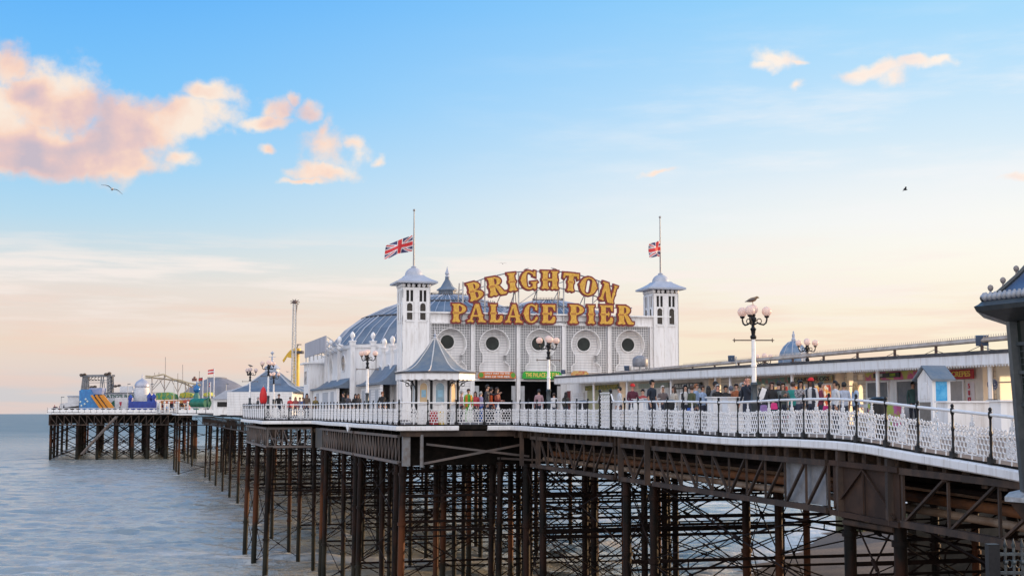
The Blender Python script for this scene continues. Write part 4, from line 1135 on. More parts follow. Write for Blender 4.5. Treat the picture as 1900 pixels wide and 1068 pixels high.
for xs, yy in (((961, 961), 505), ((1045, 1045), 508), ((898, 898), 516), ((1110, 1112), 522), ((857, 857), 522)):
    m = MB(); m.tube([FX(xs[0], yy, .18), FX(xs[1], 601, .18)], .06, 6); m.tube([FX(xs[0], yy, -.9), FX(xs[1], 590, -1.5)], .05, 6); m.bar(FX(xs[0], yy + 14, .18), FX(xs[0], yy + 14, -1.0), .05); m.obj('upright', galv, sign, sm=60)
for a, b in ((955, 948), (955, 960), (996, 988), (996, 997), (1036, 1024), (1038, 1038), (1086, 1078), (1086, 1087), (1118, 1098), (930, 922), (1000, 960)):
    m = MB(); m.bar(FX(a, 536 + abs(a - 1000) * .08, .12), FX(b, 566, -.3), .05); m.obj('strut', steel, sign)

# ---------------------------------------------------------------- flags
fpole = mat('flagpole_grey', (.30, .29, .29), .4)
def jack(s, t):
    """s along the fly 0-2, t up 0-1 -> 0 blue, 1 white, 2 red"""
    x, y = s - 1, t - .5
    if abs(x) < .12 or abs(y) < .12: return 2
    if abs(x) < .18 or abs(y) < .18: return 1
    d1, d2 = (y - x * .5) / 1.118, (y + x * .5) / 1.118
    for d, sg in ((d1, 1 if x > 0 else -1), (d2, -1 if x < 0 else 1)):
        pass
    if abs(d1) < .034 or abs(d2) < .034: return 2
    if abs(d1) < .10 or abs(d2) < .10: return 1
    return 0
FLG = [mat('flag_blue', (.05, .05, .14), .7), mat('flag_white', (.72, .68, .68), .7), mat('flag_red', (.66, .04, .045), .7)]
def flag_on_pole(label, base, h, zh, size, d, droop, curl, pole_r=.05):
    t = thing('flagpole', label, 'flagpole', base, group='flagpoles')
    m = MB(); m.tube([base, base + EZ * h], [pole_r * 1.3, pole_r * .7], 8); m.ball(base + EZ * (h + .05), .09, 8, 6); m.obj('pole', fpole, t, sm=50)
    d = Vector(d).normalized(); nrm = d.cross(EZ); L_, H = size; nx, ny = 44, 26; vs = []; m = MB()
    for j in range(ny + 1):
        for i in range(nx + 1):
            s, q = i / nx, j / ny
            w = math.sin(s * 7.5 + q * 1.4) * curl * s ** .6 + .3 * curl * math.sin(s * 17 - q * 3)
            p = base + EZ * (zh + H * (q - .5) * (1 - .18 * s)) + d * (.1 + L_ * s * (1 - .06 * q)) + nrm * w - EZ * (droop * s ** 1.1 + .10 * math.sin(s * 8 + 1) * (1 - q) * s)
            vs.append(p)
    fs = [(j * (nx + 1) + i, j * (nx + 1) + i + 1, (j + 1) * (nx + 1) + i + 1, (j + 1) * (nx + 1) + i) for j in range(ny) for i in range(nx)]
    m.add(vs, fs); m.m = [jack(2 * (i + .5) / nx, (j + .5) / ny) for j in range(ny) for i in range(nx)]
    o = m.obj('flag', FLG, t, sm=180)
    return t
flag_on_pole('tall flagpole on the left tower of the hall, British flag streaming at half mast', TL, 3.92, 1.66, (1.95, 1.10), (-.95, -.3, 0), .66, .27)
flag_on_pole('flagpole on the right tower of the hall, its British flag bunched at half mast', TR, 4.12, 1.85, (1.5, 1.15), (-.50, -.86, 0), .25, .22)
# ---------------------------------------------------------------- food stalls under the long canopy
VF = 11.2
def WP(x, z, out=0.): u = uofx(x, VF); return UV(u, VF - out, z)
def seg(x0, x1):
    a, b = uofx(x0, VF), uofx(x1, VF); return a, b, (a + b) / 2, a - b
EXS = -EXA
def zc(u): return EYE + 1.53 + (u + 24.8) / 48.6 * .37     # underside of the valance
cp = thing('canopy', 'long flat canopy with a deep white scalloped valance over the row of food stalls', 'canopy', UV(0, 9.5, zd(0)))
U0, U1 = -26.5, 23.8
n = 26; us = [U1 + (U0 - U1) * i / n for i in range(n + 1)]
m = MB(); m.sweep([UV(u, 9.5, zc(u)) for u in us], [(0, .06), (.05, .06), (.05, .40), (0, .40)])
P0 = [UV(u, 9.5 - .02, zc(u)) for u in us]
L_ = U1 - U0; k = int(L_ / .16)
for i in range(k):
    u = U1 - L_ * i / k; w = L_ / k
    a = UV(u, 9.475, zc(u) + .061)
    m.prism([(0, 0), (w * .5, -.085), (w, 0)], a, EXS, EZ, .02)
m.obj('valance', white, cp)
m = MB(); m.sweep([UV(u, 9.5, zc(u)) for u in (U1, 0, U0)], [(-6.2, .41), (.09, .41), (.09, .52), (-6.2, .60)]); m.obj('canopy_roof', darkroof, cp)
m = MB(); m.sweep([UV(u, 9.5, zc(u)) for u in (U1, 0, U0)], [(-6.0, .33), (-.03, .33), (-.03, .38), (-6.0, .38)]); m.obj('ceiling', cream, cp)
for x in (1102, 1164, 1246, 1329, 1356, 1471, 1630, 1839):
    u = uofx(x, 9.8); m = MB(); p = UV(u, 9.8, zd(u)); m.tube([p, p + EZ * (zc(u) + .34 - p.z)], .075, 10); m.tube([p, p + EZ * .35], .12, 10); m.obj('column', white2, cp, sm=40)
m = MB(); m.box(UV(23.6, 12.5, EYE + 2.35), (6, .12, .3), ROTB); m.obj('end_board', white, cp)
# festoon beam with bird spikes on short props along the roof
fbm = mat('festoon_beam', (.55, .48, .42), .5, col2=(.36, .28, .22), scale=2)
ft = thing('festoon_beam', 'long pale pipe with a comb of bird spikes on short props above the stall roof', 'roof beam', UV(0, 12, zc(0) + .6))
zf = lambda u: EYE + 2.62 - (u + 25) * .002
m = MB(); m.tube([UV(u, 12, zf(u)) for u in (19, 5, -10, -27)], .075, 8); m.bar(UV(19, 12, zf(19) + .09), UV(-27, 12, zf(-27) + .09), .05, .04); m.obj('pipe', fbm, ft, sm=60)
m = MB()
for i in range(240): u = 8 - i * .145; m.bar(UV(u, 12, zf(u) + .1), UV(u, 12.0, zf(u) + .2), .018)
m.obj('bird_spikes', fbm, ft)
for i in range(16):
    u = 18.5 - i * 2.95; m = MB(); m.bar(UV(u, 12, zc(u) + .55), UV(u, 12, zf(u)), .09); m.obj('prop', mat('prop_rust', (.12, .07, .05), .7) if i == 0 else MATS['prop_rust'], ft)
    m = MB(); m.tube([UV(u, 11.9, zf(u) - .2), UV(u - .7, 11.9, zf(u) - .36), UV(u - 1.5, 11.9, zf(u) - .42), UV(u - 2.3, 11.9, zf(u) - .34), UV(u - 2.95, 11.9, zf(u) - .2)], .012, 4); m.obj('cable', black, ft)
def flood(x, y, D, label, s=.16):
    p = PX(x, y, D); u, v = touv(p); t = thing('floodlight', label, 'floodlight', p, group='floodlights on the stall roof')
    m = MB(); m.prism(rect(-s, -s * .85, s, s * .85), p, Vector((.92, -.38, 0)), Vector((-.1, -.2, .97)), .12); m.obj('lamp_head', mat('flood_blue', (.07, .10, .16), .35) if 'flood_blue' not in MATS else MATS['flood_blue'], t)
    m = MB(); q = p + Vector((.24, .1, 0)); m.bar(q + EZ * .1, (q.x, q.y, zc(u) + .5), .05); m.bar(p, q, .04); m.obj('bracket', galv, t)
flood(1822, 632, 50, 'blue floodlight on a pole at the landward end of the stall roof', .22)
flood(1357, 665, 66, 'blue floodlight on the stall roof beside the near triple-globe lamp')
flood(1163, 683, 80, 'dark floodlight on the stall roof left of the grey roof cowl')
flood(1045, 690, 92, 'dark floodlight at the seaward corner of the stall roof')
p = PX(1188, 684, 79); t = thing('roof_cowl', 'grey rounded ventilation cowl on the stall roof in front of the right tower', 'vent', p)
m = MB(); m.lathe([(.40, .12), (.44, .2), (.44, .52), (.36, .66), (.16, .74), (0, .75)], p, 12); m.obj('cowl', mat('cowl_grey', (.24, .25, .28), .5, col2=(.16, .16, .18), scale=5), t, sm=40)
m = MB()
for a in range(4): m.bar((p.x + .36 * math.cos(a * 1.57), p.y + .36 * math.sin(a * 1.57), p.z - .3), (p.x + .36 * math.cos(a * 1.57), p.y + .36 * math.sin(a * 1.57), p.z + .2), .05)
m.obj('leg_frame', galv, t)

goods = bpy.data.materials.new('glowing_goods'); goods.use_nodes = True
def _goods():
    nt = goods.node_tree; N = nt.nodes; L = nt.links; b = N['Principled BSDF']; tc = N.new('ShaderNodeTexCoord')
    v = N.new('ShaderNodeTexVoronoi'); v.inputs['Scale'].default_value = 6; L.new(tc.outputs['Object'], v.inputs['Vector'])
    s = N.new('ShaderNodeSeparateColor'); L.new(v.outputs['Color'], s.inputs[0])
    r_ = N.new('ShaderNodeValToRGB'); cr = r_.color_ramp; cr.interpolation = 'CONSTANT'
    for _ in range(3): cr.elements.new(.5)
    for e, (p_, c) in zip(cr.elements, ((0, (.55, .10, .03)), (.3, (.75, .30, .06)), (.5, (.70, .50, .22)), (.68, (.35, .04, .03)), (.85, (.8, .65, .5)))): e.position = p_; e.color = c + (1,)
    L.new(s.outputs[0], r_.inputs[0]); L.new(r_.outputs[0], b.inputs['Base Color']); L.new(r_.outputs[0], b.inputs['Emission Color']); b.inputs['Emission Strength'].default_value = .55  # goods glow by themselves, standing in for lighting inside the stalls
_goods()
sgreen = mat('sign_green_cloth', (.10, .13, .04), .6, col2=(.42, .32, .06), scale=5, lo=.45, hi=.6)
sdark = mat('sign_dark', (.03, .04, .035), .5); sred = mat('sign_crimson', (.42, .02, .03), .45); spink = mat('sign_pink', (.62, .12, .25), .5, col2=(.55, .55, .12), scale=2.2, lo=.48, hi=.56); sorange = mat('sign_orange', (.62, .16, .03), .5)
tealgreen = mat('sign_teal', (.10, .22, .16), .5, col2=(.42, .12, .10), scale=3, lo=.5, hi=.6)
lettw = mat('lettering_white', (.8, .8, .76), .5); letty = mat('lettering_yellow', (.85, .62, .12), .5); lettd = mat('lettering_dark', (.03, .03, .03), .5); lettg = mat('lettering_lime', (.45, .62, .08), .5); lettr = mat('lettering_red', (.6, .05, .08), .5)

def stall(label, x0, x1, wall, parts):
    a, b, c, L_ = seg(x0, x1); z = zd(c); H = zc(c) + .33 - z
    t = thing('food_stall', label, 'food stall', UV(c, VF + 1, z), group='food stalls under the canopy')
    m = MB(); m.box(UV(c, VF + 1.0, z + H / 2), (1.98, L_ - .01, H - .01), ROTB); m.obj('wall', wall, t)
    def P(x, zz, out): return UV(uofx(x, VF), VF - out, z + zz)
    for kind, xa, xb, za, zb, mm in parts:
        w = uofx(xa, VF) - uofx(xb, VF); o = P(xa, 0, .0); m = MB()
        if kind in ('window', 'display', 'door', 'shutter', 'panel', 'poster'):
            th = {'window': .03, 'display': .05, 'door': .05, 'shutter': .06, 'panel': .08, 'poster': .02}[kind]
            m.prism(rect(0, za, w, zb), o - EXB * (th if kind != 'display' else .02), EXS, EZ, th); ob = m.obj(kind, mm, t)
            f = MB(); ww = .05
            for r_ in ((-ww, za - ww, w + ww, za), (-ww, zb, w + ww, zb + ww), (-ww, za, 0, zb), (w, za, w + ww, zb)) if kind not in ('poster', 'panel') else (): f.prism(rect(*r_), o - EXB * (th + .03), EXS, EZ, .07)
            if f.v: f.obj('frame', white2, ob)
            if kind == 'shutter':
                f = MB(); nn = max(2, int((zb - za) / .16))
                for i in range(1, nn): f.prism(rect(.02, za + (zb - za) * i / nn - .008, w - .02, za + (zb - za) * i / nn + .008), o - EXB * (th + .008), EXS, EZ, .006)
                f.obj('slat_lines', dgrey, ob)
        elif kind == 'counter':
            m.box(UV((uofx(xa, VF) + uofx(xb, VF)) / 2, VF - .22, z + (za + zb) / 2), (.42, w, zb - za), ROTB); m.obj('counter', mm, t)
        elif kind == 'bar_front':
            m.box(UV((uofx(xa, VF) + uofx(xb, VF)) / 2, VF - .95, z + (za + zb) / 2), (.2, w, zb - za), ROTB); m.obj('bar_front', mm, t)
        elif kind == 'arch':
            m.prism(archpoly(w / 2, za, w, zb - za), o - EXB * .03, EXS, EZ, .02); ob = m.obj('arched_pane', mm, t)
            f = MB(); ap = archpoly(w / 2, za, w + .06, zb - za + .04); f.tube([o - EXB * .04 + EXS * q[0] + EZ * q[1] for q in ap + ap[:1]], .035, 5); f.obj('frame', cream, ob)
    return t, P
stall('white shuttered stall with a green and gold sign at the seaward end of the row', 1040, 1150, white, [('door', 1053, 1061, .1, 1.95, mat('stall_door_red', (.16, .03, .03), .4)), ('shutter', 1064, 1085, .95, 1.75, white), ('panel', 1064, 1088, .05, .85, white), ('door', 1116, 1134, .05, 1.9, mat('door_sage', (.30, .31, .16), .5)), ('window', 1119, 1131, 1.05, 1.75, glassdark), ('poster', 1124, 1129, 1.4, 1.7, mat('notice_pale', (.6, .7, .75), .5)), ('panel', 1092, 1112, .05, 1.9, mat('panel_sage', (.46, .45, .26), .5))])
stall('cream boarded stall with white double doors beside the slush bar', 1163, 1246, cream, [('door', 1199, 1218, .05, 1.85, white), ('door', 1220, 1243, .05, 1.85, white), ('panel', 1170, 1190, .05, .9, beige)])
t_sl, PS = stall('beige stall with white roller shutters under the SLUSH BAR sign', 1246, 1315, beige, [('shutter', 1252, 1262, .2, 1.8, white), ('shutter', 1265, 1305, .9, 1.8, white), ('panel', 1265, 1305, .1, .82, white)])
def screen(label, x0, x1):
    a, b, c, L_ = seg(x0, x1); z = zd(c); t = thing('windbreak_screen', label, 'windbreak', UV(c, VF + .7, z), group='sunlit windbreak screens between the stalls')
    m = MB(); m.prism(rect(0, .1, L_, 2.35), UV(a, VF + .5, z), EXS, EZ, .02); m.obj('pane', frost, t)
    m = MB()
    for zz in (.06, .9, 1.7): m.bar(UV(a, VF + .46, z + zz), UV(b, VF + .46, z + zz), .05)
    for uu in (a - .02, b + .02): m.bar(UV(uu, VF + .46, z), UV(uu, VF + .46, z + 2.4), .06)
    m.obj('frame', cream, t)
screen('narrow glowing screen beside the person in a red cap', 1151, 1162); screen('narrow glowing yellow screen at the right of the slush bar', 1315.5, 1324.5)
screen('glowing yellow screen right of the candy floss stall', 1552, 1568); screen('wide glowing screen behind the round clock-like plaque', 1826, 1864)
def windbreak(label, x0, x1, arches):
    a, b, c, L_ = seg(x0, x1); z = zd(c); t = thing('arcaded_windbreak', label, 'windbreak', UV(c, VF + .5, z), group='arcaded windbreaks between the stalls')
    # solid panel with arched openings cut out as one polygon strip
    m = MB(); H = 2.35; cur = 0.
    cs = [uofx(x0, VF) - uofx(x, VF) for x in arches]; w = .46; y0, h = .55, 1.2
    for cx in cs:
        l, r_ = cx - w / 2, cx + w / 2
        m.prism(rect(cur, 0, l, H), UV(a, VF + .4, z), EXS, EZ, .08)
        m.prism(rect(l, 0, r_, y0), UV(a, VF + .4, z), EXS, EZ, .08)
        top = [(cx + w / 2 * math.cos(math.pi * i / 12), y0 + h - w / 2 + w / 2 * math.sin(math.pi * i / 12)) for i in range(13)]
        m.prism([(r_, H - .42), (l, H - .42)] + top[::-1], UV(a, VF + .4, z), EXS, EZ, .08)
        m.prism(rect(l, H - .18, r_, H), UV(a, VF + .4, z), EXS, EZ, .08); cur = r_
        g = MB(); ap = archpoly(cx, y0 - .02, w + .04, h + .04); g.prism(ap, UV(a, VF + .45, z), EXS, EZ, .015); g.obj('arched_pane', frost, t)
        g = MB(); g.prism(rect(l + .01, H - .41, r_ - .01, H - .19), UV(a, VF + .45, z), EXS, EZ, .015); g.obj('transom_pane', frost, t)
    m.prism(rect(cur, 0, L_, H), UV(a, VF + .4, z), EXS, EZ, .08)
    m.obj('panel', cream, t)
windbreak('cream windbreak with arched panes behind the person in a navy jacket', 1325, 1398, [1342, 1378]); windbreak('cream windbreak with two arched panes beside the doughnut stall', 1569, 1606, [1580.5, 1598])
stall('sweet stall with an orange lit window of goods behind the globe lamp', 1399, 1470, beige, [('display', 1434, 1466, .85, 1.75, goods), ('window', 1411, 1428, .9, 1.7, glassdark), ('panel', 1405, 1468, .1, .75, spink)])
t_cf, PC = stall('candy floss stall with cream window frames full of orange goods', 1470, 1551, beige, [('display', 1476, 1498, .85, 1.75, goods), ('display', 1503, 1526, .85, 1.75, goods), ('display', 1530, 1546, .85, 1.75, goods), ('panel', 1476, 1546, .1, .75, beige)])
grey_in = mat('stall_interior_grey', (.09, .10, .12), .4, col2=(.15, .15, .16), scale=3)
t_dn, PD = stall('doughnut stall with a dark serving window and pink and lime counter front', 1607, 1712, white, [('window', 1612, 1650, .95, 1.80, grey_in), ('window', 1667, 1709, .95, 1.80, grey_in), ('counter', 1612, 1652, .80, .95, white), ('display', 1614, 1648, .97, 1.15, goods), ('bar_front', 1655, 1710, .05, .95, mat('counter_pink', (.55, .14, .34), .5, col2=(.40, .50, .08), scale=1.6, lo=.48, hi=.55)), ('panel', 1612, 1652, .05, .8, sdark)])
t_cr, PCr = stall('crepe stall with a beige door and a red and white price board', 1757, 1825, beige, [('door', 1767, 1790, .05, 1.75, mat('door_taupe', (.42, .38, .36), .5)), ('poster', 1795.5, 1810, .85, 1.72, mat('price_board_white', (.7, .62, .62), .5))])
def stall_sign(label, t_P, x0, x1, za, zb, m_, body=None, lm=None, w=.8, name='stall_sign', xc=None):
    a, b, c, L_ = seg(x0, x1); z = zd(c); o = UV(a, VF - .16, z)
    t = thing(name, label, 'sign', o, group='signs of the food stalls')
    m = MB(); m.prism(rect(0, za, L_, zb), o, EXS, EZ, .06); m.obj('board', m_, t)
    if body: text(body, (zb - za) * .8, lm, t, UV(c if xc is None else uofx(xc, VF), VF - .165, z + (za + zb) / 2), EXS, EZ, w=w * L_)
    return t
stall_sign('green and gold fringed sign on the seaward stall', 0, 1090, 1150, 1.92, 2.22, sgreen)
stall_sign('pale green sign over the white double doors', 0, 1190, 1245, 1.93, 2.18, mat('sign_pale_green', (.35, .42, .36), .5))
stall_sign('dark sign reading SLUSH BAR in white letters', 0, 1256, 1306, 1.80, 2.10, sdark, 'SLUSH BAR', lettw, .90)
stall_sign('teal and red painted sign over the sweet stall', 0, 1402, 1470, 1.88, 2.16, tealgreen)
stall_sign('green sign with dark letters reading CANDY FLOSS', 0, 1476, 1550, 1.86, 2.16, mat('sign_floss', (.24, .30, .20), .5, col2=(.45, .22, .08), scale=2, lo=.45, hi=.6), 'CANDY FLOSS', lettd, .9)
stall_sign('pink and lime sign over the doughnut stall', 0, 1612, 1708, 1.88, 2.2, spink)
_dn = stall_sign('narrow dark name board reading DONUTS CHURROS mounted on the pink and lime sign', 0, 1632, 1680, 1.97, 2.15, sdark)
_dn.location += -EXB * .08
for _x, _b, _m in ((1644, 'DONUTS', lettw), (1668, 'CHURROS', lettg)):
    text(_b, .15, _m, _dn, UV(uofx(_x, VF), VF - .246, zd(uofx(1656, VF)) + 2.06), EXS, EZ, w=.40)
stall_sign('crimson sign reading CREPES in yellow letters', 0, 1766, 1814, 1.82, 2.16, sred, 'CREPES', letty, .72, xc=1792)
text('5\n8\n12', .24, lettr, t_cr, PCr(1801, 1.32, .045), EXS, EZ, w=.16)
# plaque on a post, notice hut, counters, tables
p = PX(1842, 713, 46); u, v = touv(p); t = thing('round_plaque', 'round dark blue patterned plaque on a grey post by the glowing screen', 'plaque', (p.x, p.y, zd(u)))
plq = mat('plaque_blue', (.03, .04, .10), .4, col2=(.45, .46, .5), scale=14, lo=.5, hi=.62)
m = MB(); m.prism(ellipse(0, 0, .20, .20), p, EXB * .9 - EXA * .1, EZ, .03); m.obj('disc', plq, t)
m = MB(); m.tube([(p.x, p.y + .12, zd(u)), (p.x, p.y + .12, p.z + .1)], .035, 8); m.obj('post', galv, t)
def notice_hut():
    D = 42; p = PX(1731, 767, D); u, v = touv(p); z = zd(u); c = UV(u, v, z)
    t = thing('notice_hut', 'small white notice hut with a pitched slate roof and bright blue posters', 'hut', c)
    W, Dp, H = .62, .80, 1.72
    m = MB(); m.box(c + EXB * W / 2 + EXA * Dp / 2 + EZ * H / 2, (W, Dp, H), ROTB)
    m.prism([(0, H - .005), (Dp, H - .005), (Dp / 2, H + .32)], c + EXA * Dp, -EXA, EZ, W); m.obj('wall', white, t)
    m = MB()
    for s in (1, -1):
        r0 = c + EXA * Dp / 2 + EZ * (H + .39); e = c + EXA * (Dp / 2 + s * (Dp / 2 + .14)) + EZ * (H - .03)
        a_, b_ = r0 - EXB * .1, r0 + EXB * (W + .1); c_, d_ = e + EXB * (W + .1), e - EXB * .1
        q = [a_, b_, c_, d_]; q2 = [x - EZ * .05 for x in q]
        m.add(q + q2, [(0, 1, 2, 3), (7, 6, 5, 4), (0, 4, 5, 1), (1, 5, 6, 2), (2, 6, 7, 3), (3, 7, 4, 0)])
    m.obj('roof', slate, t)
    m = MB(); m.prism(rect(.1, .25, Dp - .1, 1.0), c + EXA * Dp - EXB * .012, -EXA, EZ, .02); m.obj('window', mat('hut_glass', (.22, .2, .18), .15), t)
    m = MB(); m.prism(archpoly(Dp / 2, 1.1, .4, .5), c + EXA * Dp - EXB * .01, -EXA, EZ, .02); m.obj('arched_panel', white2, t)
    bp = mat('poster_blue', (.02, .30, .62), .4, col2=(.10, .45, .75), scale=7)
    for za, zb in ((1.02, 1.62), (.3, .75), (.05, .25)):
        m = MB(); m.prism(rect(.12, za, W - .12, zb), c - EXA * .012, EXB, EZ, .02); tag(m.obj('poster', bp, t), 'bright blue poster')
    m = MB(); m.prism(rect(.12, .78, W - .12, .98), c - EXA * .012, EXB, EZ, .02); tag(m.obj('poster', mat('poster_grey', (.5, .5, .5), .5), t), 'pale grey notice')
notice_hut()
def cabinet(label, x, y, D, w, h, m_=white, name='cabinet', cat='cabinet', top=.04, d=.5):
    p = PX(x, y, D); u, v = touv(p); z = zd(u); t = thing(name, label, cat, (p.x, p.y, z)); c = Vector((p.x, p.y, z))
    m = MB(); m.box(c + EZ * (h / 2), (w, d, h), ROTB); m.obj('body', m_, t)
    m = MB(); m.box(c + EZ * (h + top / 2), (w + .12, d + .12, top), ROTB); m.obj('top', white2, t); return c, t
cabinet('long white counter behind the railing, right of the notice hut', 1800, 767, 38, 1.7, .92); cabinet('second white counter right of the long one, before the dark kiosk', 1862, 767, 37, .5, .95)
cabinet('white lectern cabinet against the railing before three dark-clothed people', 1332, 767, 47, .55, 1.12); cabinet('pale lectern beside the lectern cabinet, left of the navy jacket', 1361, 767, 46, .6, 1.12, white)
cabinet('low white board against the railing in front of the person in a red cap', 1185, 767, 53, .40, 1.10, white, 'information_board', 'board', .02, .08); cabinet('pale blue white board against the railing by the navy T-shirt', 1208, 767, 52, .55, 1.12, mat('board_pale_blue', (.62, .68, .76), .5), 'information_board', 'board', .02, .08)
def gate_panel():
    u0_ = uofx(1115, 0); t = thing('gate_pier', 'tall pierced white panel between two black posts in the railing', 'gate', UV(u0_, 0, zd(u0_))); u1_ = uofx(1135, 0)
    m = MB(); W = u0_ - u1_
    for j in range(9):
        for i in range(7):
            a = UV(u0_ - W * (i + .5) / 7, -.03, zd(u0_) + .12 + j * .135)
            m.tube([a + EXS * (.065 * math.cos(q)) + EZ * (.065 * math.sin(q)) for q in np.linspace(0, 6.283, 9)], .014, 4)
    m.bar(UV(u0_, -.03, zd(u0_) + 1.33), UV(u1_, -.03, zd(u1_) + 1.33), .05); m.bar(UV(u0_, -.03, zd(u0_) + .05), UV(u1_, -.03, zd(u1_) + .05), .04); m.obj('pierced_panel', white2, t)
    for s, uu in ((1, u0_), (-1, u1_)):
        m = MB(); m.bar(UV(uu, -.03, zd(uu)), UV(uu, -.03, zd(uu) + 1.35), .09); m.ball(UV(uu, -.03, zd(uu) + 1.42), .07, 8, 6); m.obj('gate_post', black, t)
        m = MB(); m.tube([UV(uu + s * x, -.03, zd(uu) + z) for x, z in ((.02, 1.3), (.12, 1.2), (.2, 1.08), (.38, 1.01))], .03, 6); m.obj('curved_brace', white2, t)
gate_panel()
c, t = cabinet('white pedestal table beside the octagonal kiosk', 841, 767, 67.5, .32, 1.2, white, 'pedestal_table', 'table', .05, .32)
for x, m_, w, lb in ((804.5, mat('board_red', (.45, .02, .03), .4), .36, 'red sandwich board behind the kiosk railing'), (818, mat('board_yellow', (.75, .50, .06), .4), .24, 'yellow sandwich board beside the red one')):
    p = PX(x, 767, 65.6); u, v = touv(p); z = zd(u); t = thing('sandwich_board', lb, 'sandwich board', (p.x, p.y, z), group='sandwich boards by the kiosk')
    for s in (-1, 1):
        m = MB(); m.add([UV(u + s * .22, v - w / 2, z), UV(u + s * .22, v + w / 2, z), UV(u + s * .01, v + w / 2, z + .62), UV(u + s * .01, v - w / 2, z + .62), UV(u + s * .19, v - w / 2, z), UV(u + s * .19, v + w / 2, z), UV(u + s * .006, v + w / 2, z + .6), UV(u + s * .006, v - w / 2, z + .6)], [(0, 1, 2, 3), (7, 6, 5, 4), (0, 4, 5, 1), (1, 5, 6, 2), (2, 6, 7, 3), (3, 7, 4, 0)]); m.obj('leaf_board', m_, t)
# door signs of the hall
def door_sign(label, x0, x1, y0, y1, m_, lines, lm, side=None):
    v0, zt = FV(x0, y0); v1, zb = FV(x1, y1); W = v1 - v0; H = zt - zb; t = thing('door_sign', label, 'sign', FP((v0 + v1) / 2, zb, .35), group='door signs of the hall')
    pts = [(0, 0), (W, 0)] + [(W - .3 + .3 * math.sin(q), H - .3 + .3 * math.cos(q) if H > .3 else H * math.cos(q)) for q in np.linspace(math.pi / 2, 0, 6)] + [(.3 - .3 * math.sin(q), H - .3 + .3 * math.cos(q)) for q in np.linspace(0, math.pi / 2, 6)]
    m = MB(); m.prism(pts, FP(v0, zb, .35), EXB, EZ, .1); m.obj('board', m_, t)
    if side:
        for s in (.06, W - .36): m = MB(); m.prism(ellipse(s + .15, H / 2, .16, .17), FP(v0, zb, .362), EXB, EZ, .012); m.obj('leaf_emblem', side, t)
    for i, b in enumerate(lines): text(b, H / len(lines) * .8, lm, t, FP((v0 + v1) / 2, zb + H * (len(lines) - i - .5) / len(lines) - .01, .36), EXB, EZ, w=W * (.66 if side else .84))
    m = MB(); m.bar(FP(v0 + .1, zb - .04, .3), FP(v1 - .1, zb - .04, .3), .06); m.obj('light_strip', black, t)
door_sign('orange sign over the left doorway reading ONLY WAY TO THE END OF THE PIER', 885, 955, 689.5, 702, sorange, ['ONLY WAY TO THE', 'END OF THE PIER'], lettw, mat('emblem_green', (.10, .30, .03), .5))
door_sign('bright green sign over the right doorway reading THE PALACE OF FUN', 967, 1040, 688.5, 703, mat('sign_bright_green', (.02, .36, .03), .45), ['THE PALACE OF FUN'], letty)
door_sign('patterned red and gold sign at the seaward corner of the stall roof', 1057, 1090, 688, 697, mat('sign_patterned', (.45, .12, .06), .5, col2=(.6, .5, .15), scale=5), [], letty)

# ---------------------------------------------------------------- globe lamps
def lamp_master():
    t = thing('globe_lamp', 'x', 'street lamp', (0, 0, 0))
    m = MB(); m.lathe([(.17, 0), (.17, .12), (.12, .2), (.11, .9), (.14, .95), (.14, 1.05), (.10, 1.1), (.095, 1.5), (.12, 1.56), (.08, 1.63)], n=14); m.obj('base', darkgreen, t, sm=40, local=True)
    m = MB(); m.lathe([(.075, 1.62), (.072, 2.1), (.09, 2.12), (.09, 2.18), (.068, 2.2), (.062, 3.0)], n=12); m.obj('shaft', white2, t, sm=40, local=True)
    m = MB(); m.lathe([(.07, 2.98), (.10, 3.02), (.10, 3.08), (.06, 3.12), (.075, 3.25), (.1, 3.3), (.055, 3.36), (.06, 3.5), (.11, 3.56), (.11, 3.64), (.06, 3.7), (.09, 3.74), (.06, 3.78)], n=12); m.obj('head', black, t, sm=40, local=True)
    ls = MB(); ls.tube([(-.67, 0, 2.95), (-.6, 0, 2.95), (.6, 0, 2.95), (.67, 0, 2.95)], [.004, .022, .022, .004], 6)
    for s in (-1, 1): ls.lathe([(0, -.08), (.035, 0), (0, .08)], (s * .6, 0, 2.95), 6)
    ls.obj('ladder_bar', mat('ladder_brown', (.16, .12, .09), .5), t, local=True)
    for k in range(3):
        a = R(8 + 120 * k); d = Vector((math.cos(a), math.sin(a), 0)); m = MB()
        m.tube([d * r + EZ * z for r, z in ((.05, 3.45), (.14, 3.50), (.24, 3.46), (.34, 3.44), (.42, 3.50), (.45, 3.60), (.45, 3.68))], .028, 6)
        m.tube([d * (.2 + .075 * math.cos(q)) + EZ * (3.56 + .075 * math.sin(q)) for q in np.linspace(-1.6, 4.6, 12)], .016, 5)
        m.lathe([(.05, 3.66), (.085, 3.70), (.07, 3.74)], (d.x * .45, d.y * .45, 0), 10); ar = m.obj('arm', black, t, sm=50, local=True)
        m = MB(); m.ball(d * .45 + EZ * 3.86, .155, 18, 12); m.obj('globe', opal, ar, sm=60, local=True)
    m = MB(); m.ball((0, 0, 3.92), .16, 18, 12); m.obj('globe', opal, t, sm=60, local=True)
    return t
lm0 = lamp_master()
LAMPS = [(1400, 44, 1.0, 0, 'triple-armed globe lamp standing by the person in a navy jacket, a gull on top'), (1018, 64, 1.0, .5, 'globe lamp in front of the green PALACE OF FUN sign'), (681, 79, 1.0, .25, 'globe lamp beside the left wing of the white hall'), (463, 114, 1.0, .1, 'far globe lamp with a bird on it, leftmost of the lamps by the low pavilion'), (497, 99, 1.02, .8, 'globe lamp just right of the red parasol, before the low pavilion'), (507, 124, .98, .4, 'small globe lamp behind the one by the red parasol'), (1500, 72, 1.07, .2, 'globe lamp beyond the stall roof, right of the small blue dome'), (1420, 84, 1.0, .3, 'globe lamp half hidden behind the pipe on the stall roof')]
